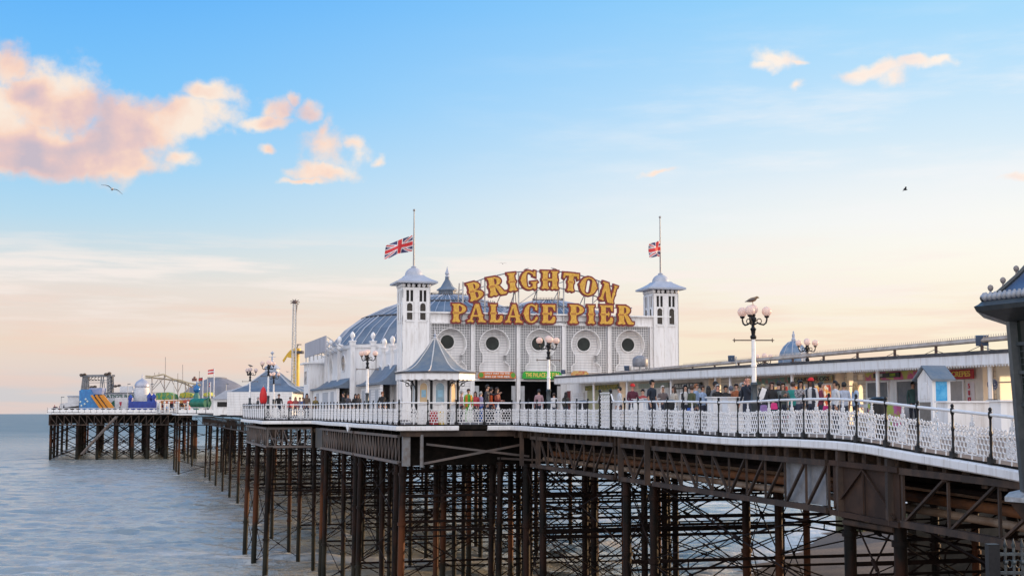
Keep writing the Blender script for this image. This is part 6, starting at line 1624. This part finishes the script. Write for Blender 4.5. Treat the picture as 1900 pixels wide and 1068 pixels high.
for x, y, s in ((151, 695, .8), (157, 694, .7), (197, 694, .9), (203, 692, .8), (170, 718, .9), (176, 717, .8), (214, 716, .8), (221, 715, .8)): m.ball(PX(x, y, 349), s * .6, 8, 5, (1.1, 1, .7))
for i, x in enumerate((166, 172, 178, 184)): m.tube([PX(x + 2.2 * math.cos(q), 702 + 3 * math.sin(q) * .9, 349.5) for q in np.linspace(.4 * i, 5, 8)], .09, 4)
m.obj('ornaments', mat('ride_brown', (.05, .035, .03), .7, col2=(.12, .08, .05), scale=2), t)
t = thing('ride_building', 'plain white box building at the seaward left end of the pier head', 'building', base(137, 352)); m = MB(); box_px(m, 125, 735, 150, 762, 352, 8); m.obj('wall', rwhite, t); m = MB(); box_px(m, 124, 733.5, 150, 735, 351.7, 8.6); m.obj('roof', leadpale, t)
t = thing('deck_clutter', 'low dark heap of folded seats and tarpaulins at the left end of the pier head', 'seating', base(120, 345)); m = MB()
for i in range(26):
    x = 98 + i * 1.9; q = base(x, 343 + rnd.random() * 6); m.box(q + EZ * rnd.uniform(.3, .9), (rnd.uniform(.4, .9), .8, rnd.uniform(.5, 1.3)), rnd.random())
m.obj('seats', mat('seat_heap', (.04, .035, .04), .7, col2=(.2, .14, .12), scale=2, lo=.5, hi=.6), t); m = MB(); m.add([PX(108, 757, 344), PX(112, 748, 344), PX(128, 746, 344), PX(147, 752, 344), PX(147, 756, 348), PX(110, 757, 350)], [(0, 1, 2, 3), (0, 3, 4, 5)]); m.obj('tarpaulin', rwhite, t)
blue = mat('inflatable_blue', (.02, .13, .36), .4, col2=(.03, .22, .5), scale=1.2); dblue = mat('castle_blue', (.008, .025, .22), .4, col2=(.01, .05, .32), scale=1); amber = mat('slide_amber', (.62, .24, .01), .45)
t = thing('inflatable_slide', 'big blue inflatable slide with three amber lanes', 'slide', base(175, 334)); m = MB()
poly_px(m, [(147, 759), (147, 726), (150, 722), (168, 722), (186, 757), (192, 759)], 334, 1.2); poly_px(m, [(147, 759), (147, 724), (172, 723), (190, 759)], 337.5, 1.0); m.obj('body', blue, t)
for i in range(3):
    m = MB(); x = 167.5 + i * 8.2; d_ = 333.6 + i * .5; e_ = 4 if i == 2 else 0
    poly_px(m, [(x, 733), (x + 3.6 + e_, 732), (x + 22.5 + e_ * 1.5, 757), (x + 18, 758)], d_, .6); m.obj('lane', amber, t)
m = MB(); poly_px(m, [(166, 732), (186, 729), (214, 758), (182, 759)], 335.4, 1.0); m.obj('slide_bed', mat('slide_bed_grey', (.20, .24, .30), .5), t)
m = MB(); poly_px(m, [(163, 731), (164, 722), (168, 719), (190, 719), (190, 724), (188, 731)], 334.6, 3.0); m.obj('canopy', mat('slide_canopy', (.16, .22, .42), .5, col2=(.3, .32, .42), scale=1), t)
for x, y in ((149, 745), (159, 740), (162, 744), (157, 749), (151, 752)): m = MB(); m.ball(PX(x, y, 333.9), .25, 6, 5, (1, .3, 1)); m.obj('star', mat('star_pale', (.5, .6, .6), .5) if 'star_pale' not in MATS else MATS['star_pale'], t)
t = thing('bar_building', 'white bar building with dark green lettering along its fascia and green wedge panels', 'building', base(230, 343)); m = MB(); box_px(m, 190, 729, 268, 760, 343, 9); box_px(m, 222, 716, 246, 729.2, 345, 6); m.obj('wall', rwhite, t)
m = MB(); box_px(m, 189, 727.5, 250, 729, 342.6, 2); m.obj('cornice', gr_dark, t)
text("HORATIO'S BAR", 1.1, mat('bar_green', (.03, .12, .09), .5), t, PX(212, 735, 342.9), (1, 0, 0), (0, 0, 1), w=(PX(249, 735, 343).x - PX(175, 735, 343).x))
m = MB(); poly_px(m, [(252, 728), (271, 722), (258, 743)], 342.4, .3); poly_px(m, [(200, 752), (212, 742), (213, 753)], 342.9, .08); m.obj('green_wedge', mat('wedge_green', (.04, .15, .09), .5), t)
t = thing('onion_turret', 'white tapering turret with a silver onion dome beside the bar building', 'turret', base(258, 340)); c = PX(258, 767, 340); s = 340 / 2600; f = lambda y: (767 - y) * s
m = MB(); m.lathe([(1.3, 0), (1.5, f(750)), (1.9, f(728)), (1.75, f(718))], (c.x, c.y + 2.2, EYE), 12); m.obj('shaft', rwhite, t, sm=40)
m = MB(); m.lathe([(1.7, f(719)), (1.85, f(717)), (1.8, f(713)), (1.45, f(708)), (.8, f(704.5)), (.25, f(702)), (.1, f(699)), (.2, f(697)), (.06, f(695)), (.0, f(691))], (c.x, c.y + 2.2, EYE), 14); m.obj('onion_dome', mat('dome_silver', (.42, .44, .52), .4, .3), t, sm=50)
t = thing('ice_cream_kiosk', 'white flat kiosk front with a pink ice cream emblem', 'kiosk', base(226, 338)); m = MB(); box_px(m, 213, 737, 240, 759.5, 337, 3); m.obj('wall', rwhite, t); m = MB(); poly_px(m, [(221, 745), (226, 745), (225, 750), (223.5, 754), (222, 750)], 336.9, .08); m.obj('emblem', mat('emblem_red', (.4, .02, .05), .5), t)
t = thing('bouncy_castle', 'deep blue bouncy castle with two pointed turrets', 'inflatable', base(264, 334)); m = MB(); box_px(m, 238, 744, 288, 760, 334, 4); m.obj('body', dblue, t)
for x, y in ((241.5, 738), (276.5, 735), (284.5, 736)):
    c = PX(x, 767, 334.5); m = MB(); m.lathe([(.52, 0), (.52, f(y + 4)), (.62, f(y + 4)), (.62, f(y)), (0, f(y - 7))], (c.x, c.y, EYE), 8); m.obj('turret', dblue, t)
t = thing('roller_coaster', 'pale yellow roller coaster track on steel trestles', 'roller coaster', base(315, 352)); m = MB(); tr = [(270, 697), (283, 698), (303, 694), (309, 697), (322, 703), (335, 705), (350, 710), (372, 714)]
tr2 = [(270, 700), (290, 701), (309, 703), (328, 706), (345, 712), (357, 718)]
for k_, q in enumerate((tr, tr2)):
    for dy in (0, 1.6): m.tube([PX(x, y, 352 + dy + 3 * k_) for x, y in q], .2, 5)
    for i in range(len(q) - 1):
        for j in range(6): x, y = q[i][0] + (q[i + 1][0] - q[i][0]) * j / 6, q[i][1] + (q[i + 1][1] - q[i][1]) * j / 6; m.bar(PX(x, y, 351.8 + 3 * k_), PX(x, y, 353.8 + 3 * k_), .12, .25)
m.obj('track', mat('coaster_cream', (.50, .42, .28), .5, col2=(.36, .28, .18), scale=1), t); m = MB()
for x, y in ((282, 699), (305, 696), (330, 703), (350, 710), (344, 709)): m.bar(PX(x, y, 353), PX(x, 758, 353), .22)
for x0, y0, x1, y1 in ((282, 720, 294, 703), (305, 722, 296, 703), (305, 725, 317, 704), (330, 728, 318, 704), (330, 728, 339, 706), (350, 730, 341, 708), (282, 728, 305, 728), (305, 700, 282, 724)): m.bar(PX(x0, y0, 353), PX(x1, y1, 353), .16)
for x, y0, y1 in ((307, 662, 700), (339, 676, 705), (370, 688, 712), (330, 692, 758), (295, 690, 698), (287, 691, 698)): m.bar(PX(x, y0, 354), PX(x, y1, 354), .14)
m.obj('trestle', mat('coaster_steel', (.34, .30, .28), .5), t)
m = MB(); q = PX(361, 704, 352); m.box(q, (1.1, 1, .7)); m.ball(q + EZ * .5, .35, 6, 5); tag(m.obj('coaster_car', mat('car_brown', (.14, .06, .05), .5), t), 'dark coaster car on the track')
def awning(label, pts, c1, c2, D_):
    t = thing('fair_awning', label, 'awning', base(pts[0][0], D_), group='coloured fairground awnings'); m = MB(); poly_px(m, pts, D_, 5); m.obj('cover', mat('awning_' + cname2(c1), c1, .6, col2=c2, scale=.9, lo=.47, hi=.55) if 'awning_' + cname2(c1) not in MATS else MATS['awning_' + cname2(c1)], t)
    m = MB(); xs = [q[0] for q in pts]
    for x in (min(xs) + 1, max(xs) - 1): m.bar(PX(x, max(q[1] for q in pts) - 1, D_ + .2), base(x, D_ + .2), .25)
    m.obj('legs', rwhite, t)
def cname2(c): return ''.join('%02d' % int(q * 99) for q in c)
awning('green and yellow striped fair awning right of the bouncy castle', [(288, 741), (289, 729), (300, 728), (311, 727), (321, 731), (323, 740)], (.03, .22, .12), (.30, .33, .04), 342)
awning('yellow-green fair awning under the coaster', [(332, 737), (334, 729), (345, 727), (356, 730), (360, 736)], (.40, .36, .03), (.10, .22, .06), 344)
awning('small yellow fair awning behind the green tunnel', [(375, 735), (378, 729), (388, 727), (391, 734)], (.45, .40, .05), (.15, .3, .08), 343)
awning('red and orange fair awning low behind the railing', [(297, 748), (298, 743), (330, 742), (355, 741), (356, 747)], (.40, .06, .04), (.45, .22, .06), 340)
t = thing('hot_air_balloon_ride', 'glossy blue balloon-shaped ride top on a green stand', 'ride', base(365, 338)); c = PX(365, 722, 338); m = MB(); m.lathe([(.4, -.8), (.75, -.4), (.85, 0), (.7, .5), (.35, .85), (.15, 1.2), (.1, 1.9), (0, 2.0)], c, 14); m.obj('balloon', mat('balloon_blue', (.01, .13, .36), .25), t, sm=50); m = MB(); m.lathe([(.9, EYE - c.z + .3), (.8, -1.6), (.4, -.75)], c, 12); m.obj('stand', mat('stand_green', (.03, .16, .14), .5), t, sm=40)
t = thing('green_tunnel', 'big green ribbed play tunnel lying open towards the right', 'inflatable', base(370, 262)); a, b = PX(358, 747.5, 262), PX(385, 747.5, 259); m = MB(); m.tube([a, a + (b - a) * .3, b], [.85, .92, .92], 18); m.obj('tube', mat('tunnel_green', (.008, .11, .06), .4, col2=(.015, .17, .10), scale=1.5), t, sm=60)
m = MB(); q0 = b + Vector((.2, -.4, 0)); m.tube([q0 + Vector((.1, 1.0 * math.cos(x), 1.0 * math.sin(x))) for x in np.linspace(0, 6.283, 20)], .22, 6); m.obj('rim', mat('tunnel_dark', (.01, .09, .05), .4), t, sm=60)
def far_flag(label, x, y0, y1, D_, cs, w=.8, h=1.0):
    b = base(x, D_); t = thing('flagpole', label, 'flagpole', b, group='flagpoles'); top = PX(x, y0, D_); m = MB(); m.bar(b, (b.x, b.y, top.z), .16); m.obj('pole', rwhite, t); m = MB(); vs = []; n = 8
    for j in range(4):
        for i in range(n + 1): s_ = i / n; vs.append((b.x - w * s_, b.y + .12 * math.sin(s_ * 7), top.z - .15 - h * j / 3 - .25 * h * s_ + .1 * h * s_ * j / 3))
    m.add(vs, [(j * (n + 1) + i, j * (n + 1) + i + 1, (j + 1) * (n + 1) + i + 1, (j + 1) * (n + 1) + i) for j in range(3) for i in range(n)]); m.m = [(1 if j == 1 else 0) for j in range(3) for i in range(n)]; m.obj('flag', cs, t)
far_flag('white flagpole with a red and white flag at the landing stage', 396, 682.5, 757, 250, [FLG[2], FLG[1]], 1.15, .85); far_flag('thin flagpole with a reddish brown pennant behind the green tunnel', 375.5, 698, 757, 300, [mat('pennant_brown', (.2, .08, .06), .6), FLG[2]], 1.0, .8)
far_flag('thin pole with a small pink pennant right of the blue balloon', 389.5, 708, 757, 320, [FLG[2], FLG[1]], .35, .9)
_src = [o_ for o_ in bpy.data.objects if o_.get('category') == 'person'][:9]
for i, (x, o_) in enumerate(zip((101, 110, 118, 222, 293, 309, 322, 334, 345), _src)):
    n_ = copy_tree(o_); b = base(x, 331); n_.location = b; n_.rotation_euler = (0, 0, i * 1.3); tag(n_, 'tiny far person at the pier head railing, %s' % ('leftmost by the folded seats', 'second by the folded seats', 'third by the folded seats', 'in front of the ice cream kiosk', 'right of the bouncy castle', 'before the red booth', 'before the dark blue booth', 'before the orange booth', 'before the green tunnel')[i], 'person', 'far people on the pier head')
# grey-domed amusement hall behind everything
t = thing('grey_domed_hall', 'wide grey domed roof of an amusement hall behind the far rides', 'hall', base(400, 368)); c = PX(402, 767, 372); s = 372 / 2600; m = MB()
m.lathe([(68 * s, (767 - 738) * s), (62 * s, (767 - 729) * s), (48 * s, (767 - 717) * s), (32 * s, (767 - 708) * s), (18 * s, (767 - 702.5) * s), (17 * s, (767 - 700) * s), (8 * s, (767 - 699.5) * s), (0, (767 - 699.3) * s)], (c.x, c.y, EYE), 24); m.obj('dome_roof', mat('far_dome_grey', (.16, .165, .19), .7, col2=(.21, .21, .24), scale=.6), t, sm=25); m = MB(); m.lathe([(66 * s, 0), (66 * s, (767 - 738) * s)], (c.x, c.y, EYE), 24); m.obj('wall', rwhite, t)
t = thing('fair_posts', 'row of white fence posts with round caps in front of the fair awnings', 'fence', base(310, 333))
for x in (292, 305, 313, 327, 331, 348): m = MB(); b = base(x, 333); m.bar(b, b + EZ * 2.3, .3); m.ball(b + EZ * 2.4, .28, 6, 5); m.obj('post', rwhite, t)
m = MB(); b = base(294.5, 333); m.box(b + EZ * 1.1, (.9, .6, 2.4)); m.obj('post', rwhite, t)
for i, (x, w_, c1, c2, lb) in enumerate(((300, 7, (.45, .05, .05), (.6, .5, .4), 'small red fair booth low behind the railing, right of the bouncy castle'), (318, 8, (.05, .12, .3), (.5, .5, .55), 'small dark blue fair booth below the coaster trestle'), (337, 8, (.5, .2, .05), (.6, .55, .45), 'small orange fair booth left of the green tunnel'), (349, 6, (.3, .04, .1), (.5, .45, .5), 'small crimson fair booth touching the green tunnel'))):
    b = base(x, 345); hw_ = w_ / 2 * .133; t = thing('fair_booth', lb, 'booth', b, group='fair booths')
    m = MB(); m.box(b + EZ * .9, (hw_ * 2, 2, 1.8)); m.obj('counter_wall', mat('booth_' + str(i), c1, .5, col2=c2, scale=1.5, lo=.5, hi=.58), t)
    m = MB(); m.lathe([(hw_ * 1.6, 1.8), (hw_ * 1.5, 1.95), (.1, 2.7), (0, 2.72)], b, 4, math.pi / 4); m.obj('roof', rwhite, t)
for x, y, lb in ((113, 736, 'thin light pole at the seaward left end of the pier head'), (236, 712, 'thin light pole rising beside the bar building'), (279, 712, 'thin light pole between the onion dome and the coaster'), (322, 706, 'thin light pole in front of the coaster trestle'), (384, 700, 'thin light pole above the yellow awning behind the green tunnel'), (419, 712, 'thin light pole in front of the grey domed hall')):
    b = base(x, 336); tp = PX(x, y, 336); t = thing('light_pole', lb, 'light pole', b, group='light poles on the pier head'); m = MB(); m.bar(b, (b.x, b.y, tp.z), .13); m.obj('pole', galv, t); m = MB(); m.box((b.x + .3, b.y, tp.z), (.7, .3, .18)); m.obj('lamp_head', gr_dark, t)

# ---------------------------------------------------------------- near dark kiosk at the pier entrance
c = Vector((10.66, 24.6, EYE)); nk = thing('entrance_kiosk', 'dark iron and glass entrance kiosk with a blue pagoda roof studded with ball finials', 'kiosk', c)
blueroof = mat('blue_slate_roof', (.045, .085, .17), .4, col2=(.08, .12, .2), scale=2, bump=.3, bscale=12); a0 = R(180); E8 = math.pi / 4
rp = [(2.36, 1.98), (2.05, 2.10), (1.7, 2.40), (1.3, 2.82), (.85, 3.35), (.4, 3.8), (.05, 4.2)]
m = MB(); m.lathe(rp, c, 8, a0); m.obj('roof', blueroof, nk)
m = MB(); m.lathe([(1.95, 1.62), (2.46, 1.80), (2.5, 1.88), (2.42, 1.92), (2.36, 1.97), (2.3, 1.98)], c, 8, a0); m.obj('eaves', darkgreen, nk)
for k in range(8):
    a = a0 + k * E8; d = Vector((math.cos(a), math.sin(a), 0)); m = MB(); m.tube([c + d * (r + .01) + EZ * (z + .03) for r, z in rp], .045, 6); hip = m.obj('hip', darkgreen, nk, sm=40)
    for j in range(8):
        m = MB(); t_ = .10 + j * .115; i = t_ * 6; i0 = int(i); q = (1 - i + i0); r, z = rp[i0][0] * q + rp[i0 + 1][0] * (1 - q), rp[i0][1] * q + rp[i0 + 1][1] * (1 - q)
        b = c + d * (r + .02) + EZ * (z + .05); m.lathe([(.022, 0), (.016, .05), (.042, .075), (.055, .115), (.04, .15), (.015, .165), (0, .17)], b, 8)
        m.obj('ball_finial', mat('finial_grey', (.25, .22, .21), .5) if 'finial_grey' not in MATS else MATS['finial_grey'], hip, sm=50)
    e = a0 + (k + 1) * E8; p_, q_ = c + Vector((math.cos(a), math.sin(a), 0)) * 2.32 + EZ * 2.04, c + Vector((math.cos(e), math.sin(e), 0)) * 2.32 + EZ * 2.04; m = MB(); n = 15
    for j in range(n): b = p_ + (q_ - p_) * (j + .5) / n; m.ball(b, .075, 8, 6, (1, 1, .95)); m.ball(b + EZ * .06, .035, 6, 5)
    m.obj('shell_cresting', mat('shell_grey', (.34, .36, .40), .45) if k == 0 else MATS['shell_grey'], nk, sm=50)
m = MB(); m.lathe([(1.66, -1.35), (1.82, 1.7), (0, 1.7)], c, 8, a0); core = m.obj('glazed_wall', glassdark, nk)
zs = (-1.30, .16, .72, 1.22, 1.66)
for k in range(8):
    a, e = a0 + k * E8, a0 + (k + 1) * E8; rr = lambda z: 1.67 + (z + 1.35) / 3.05 * .16
    A = lambda z: c + Vector((math.cos(a), math.sin(a), 0)) * rr(z) + EZ * z; Bq = lambda z: c + Vector((math.cos(e), math.sin(e), 0)) * rr(z) + EZ * z
    m = MB(); m.bar(A(-1.35), A(1.7), .17); m.obj('corner_column', darkgreen, nk); m = MB()
    for z in zs: m.bar(A(z), Bq(z), .07, .06)
    m.obj('transoms', darkgreen, nk); m = MB()
    for j in range(1, 12): q = j / 12; m.bar(A(-1.3) + (Bq(-1.3) - A(-1.3)) * q, A(1.2) + (Bq(1.2) - A(1.2)) * q, .012)
    for j in range(1, 22): z = -1.3 + 2.5 * j / 22; m.bar(A(z), Bq(z), .012)
    m.obj('glazing_lattice', darkgreen, nk); m = MB(); mid = (A(1.44) + Bq(1.44)) / 2; ex = (Bq(1.44) - A(1.44)).normalized()
    for j in range(9): q = R(20 + 17.5 * j); m.bar(mid - EZ * .16, mid - EZ * .16 + ex * (.3 * math.cos(q)) + EZ * (.34 * math.sin(q)), .03)
    m.obj('palmette_panel', mat('palmette_pale', (.30, .33, .36), .5) if k == 0 else MATS['palmette_pale'], nk)
ledge = mat('kiosk_ledge', (.42, .43, .44), .5, col2=(.22, .22, .22), scale=5)
m = MB(); m.lathe([(1.6, -1.52), (2.06, -1.52), (2.06, -1.44), (1.7, -1.35), (0, -1.35)], c, 8, a0); m.obj('ledge', ledge, nk)
m = MB(); m.lathe([(.7, -2.6), (1.2, -2.25), (1.75, -1.85), (1.98, -1.53), (0, -1.52)], c, 8, a0); m.obj('corbel', girderiron, nk)
m = MB(); m.tube([(c.x, c.y, -1), (c.x, c.y, EYE - 2.5)], .35, 12); m.obj('support_column', pileiron, nk, sm=40)
# ornamental iron fence on the promenade below the kiosk
y0 = 17.6; x0 = PX(1832, 1012, y0).x; ztop = PX(1840, 1012, y0).z
fn = thing('iron_fence', 'dark ornamental iron fence of the promenade below the entrance kiosk', 'fence', (x0, y0, ztop - 1.2)); m = MB()
m.box((x0 + .06, y0, ztop - .6), (.14, .14, 1.25)); m.obj('end_post', black, fn); ir = mat('blue_black_iron', (.02, .025, .03), .3, col2=(.06, .08, .09), scale=9)
for i in range(26):
    x = x0 + .22 + i * .105; m = MB(); m.tube([(x, y0, ztop - 1.2), (x, y0, ztop - .02)], .017, 6); m.ball((x, y0, ztop - .2), .036, 6, 5); m.lathe([(.0, .1), (.03, 0), (.0, -.04)][::-1], (x, y0, ztop), 6); m.obj('bar', ir, fn, sm=50)
m = MB()
for z in (ztop - .1, ztop - .33, ztop - 1.1): m.bar((x0, y0, z), (x0 + 3, y0, z), .03, .035)
for i in range(25):
    x = x0 + .27 + i * .105; m.tube([(x + .035 * math.cos(q), y0, ztop - .22 + .05 * math.sin(q)) for q in np.linspace(0, 6.283, 8)], .008, 4)
m.obj('rails', ir, fn)
m = MB(); m.box((x0 + 4, y0 - 3, (ztop - 1.2 - 1) / 2 - .5), (8.6, 7, ztop - 1.2 + 1)); pr = m.obj('promenade', stone); pr['kind'] = 'structure'

# ---------------------------------------------------------------- birds
gw = mat('gull_white', (.62, .60, .58), .6, col2=(.45, .43, .42), scale=6); gg = mat('gull_grey', (.10, .09, .09), .6, col2=(.2, .18, .17), scale=5); gb = mat('gull_brown', (.16, .10, .06), .6, col2=(.30, .18, .08), scale=8)
def flying(label, x, y, D_, span, roll, yaw, dih=.15, mt=(None, None)):
    c = PX(x, y, D_); t = thing('gull', label, 'bird', c, group='gulls'); t.rotation_euler = (0, R(roll), R(yaw)); s = span / 2
    m = MB(); m.tube([(0, -.26 * span, 0), (0, -.22 * span, .01), (0, -.12 * span, .01), (0, .05 * span, 0), (0, .17 * span, 0), (0, .24 * span, 0)], [.004, .03 * span, .05 * span, .06 * span, .03 * span, .012 * span], 8); m.add([(0, .18 * span, 0), (-.05 * span, .3 * span, 0), (.05 * span, .3 * span, 0), (0, .18 * span, .012)], [(0, 1, 2), (3, 2, 1)]); m.obj('body', mt[0] or gw, t, sm=60, local=True)
    for q in (-1, 1):
        m = MB(); st = [(.0, .10, .0), (.35, .10, .12 + dih), (.62, .065, .10 + dih * .8), (1.0, .012, -.06 + dih * .4)]; off = (-.02, -.06, -.02, .12); top = []; 
        for (r, ch, h), o_ in zip(st, off): top += [(q * r * s, (o_ - ch) * span, h * s * .6), (q * r * s, (o_ + ch) * span, h * s * .6), (q * r * s, o_ * span, h * s * .6 + .012 * span)]
        f = []
        for i in range(3): a = i * 3; f += [(a, a + 3, a + 5, a + 2), (a + 2, a + 5, a + 4, a + 1), (a, a + 1, a + 4, a + 3)]
        m.add(top, f); m.obj('wing', mt[1] or gg, t, sm=60, local=True)
flying('large gull gliding below the big pink cloud, wings spread', 208, 351, 82, 1.35, 22, 20, .05); flying('small dark bird flapping high over the stalls', 1680, 352.5, 95, .62, -35, 50, .9, (black, black))
flying('distant pale gull gliding just left above the arched letters', 933, 489, 190, 1.2, 0, 5, .2, (gw, gw)); flying('tiny distant bird left of the lattice mast', 533, 690, 230, .9, 10, 40, .4); flying('tiniest distant bird above the pavilion roof', 518, 696.5, 240, .8, -10, 60, .6)
def standing(label, p, L_, rz, m1, m2):
    t = thing('gull', label, 'bird', p, rz, 'gulls'); m = MB(); k = L_ / .42
    m.tube([tuple(q * k for q in v_) for v_ in ((-.22, 0, .10), (-.14, 0, .13), (-.04, 0, .155), (.06, 0, .185), (.11, 0, .225), (.145, 0, .245), (.175, 0, .24), (.22, 0, .225))], [q * k for q in (.012, .05, .075, .07, .045, .042, .03, .004)], 8); m.obj('body', m1, t, sm=60, local=True)
    for s in (-1, 1): m = MB(); m.tube([tuple(q * k for q in v_) for v_ in ((.07, s * .055, .19), (-.06, s * .062, .16), (-.2, s * .03, .115), (-.27, s * .01, .09))], [q * k for q in (.02, .04, .025, .004)], 6); m.obj('wing', m2, t, sm=60, local=True)
    for s in (-1, 1): m = MB(); m.tube([(.0, s * .022 * k, .1 * k), (.0, s * .022 * k, 0), (.03 * k, s * .022 * k, .004)], .007 * k, 5); m.obj('leg', mat('gull_leg', (.4, .18, .08), .5) if 'gull_leg' not in MATS else MATS['gull_leg'], t, local=True)
    return t
o = bpy.data.objects
def lamp_top(i):
    x, D_, s, rz, lb = LAMPS[i]; b = base(x, D_); return Vector((b.x, b.y, b.z + 4.075 * s))
standing('brown gull standing on the near globe lamp', lamp_top(0), .40, R(0), gb, gg); standing('small gull standing on the leftmost far globe lamp', lamp_top(3), .40, R(170), gg, gg)
standing('gull perched on the letter G of the rooftop sign', FX(975, 502.5, .3) , .38, R(10), gw, gb); standing('gull perched on the letter H of the rooftop sign', FX(1026, 502.3, .3), .42, R(175), gw, gb)
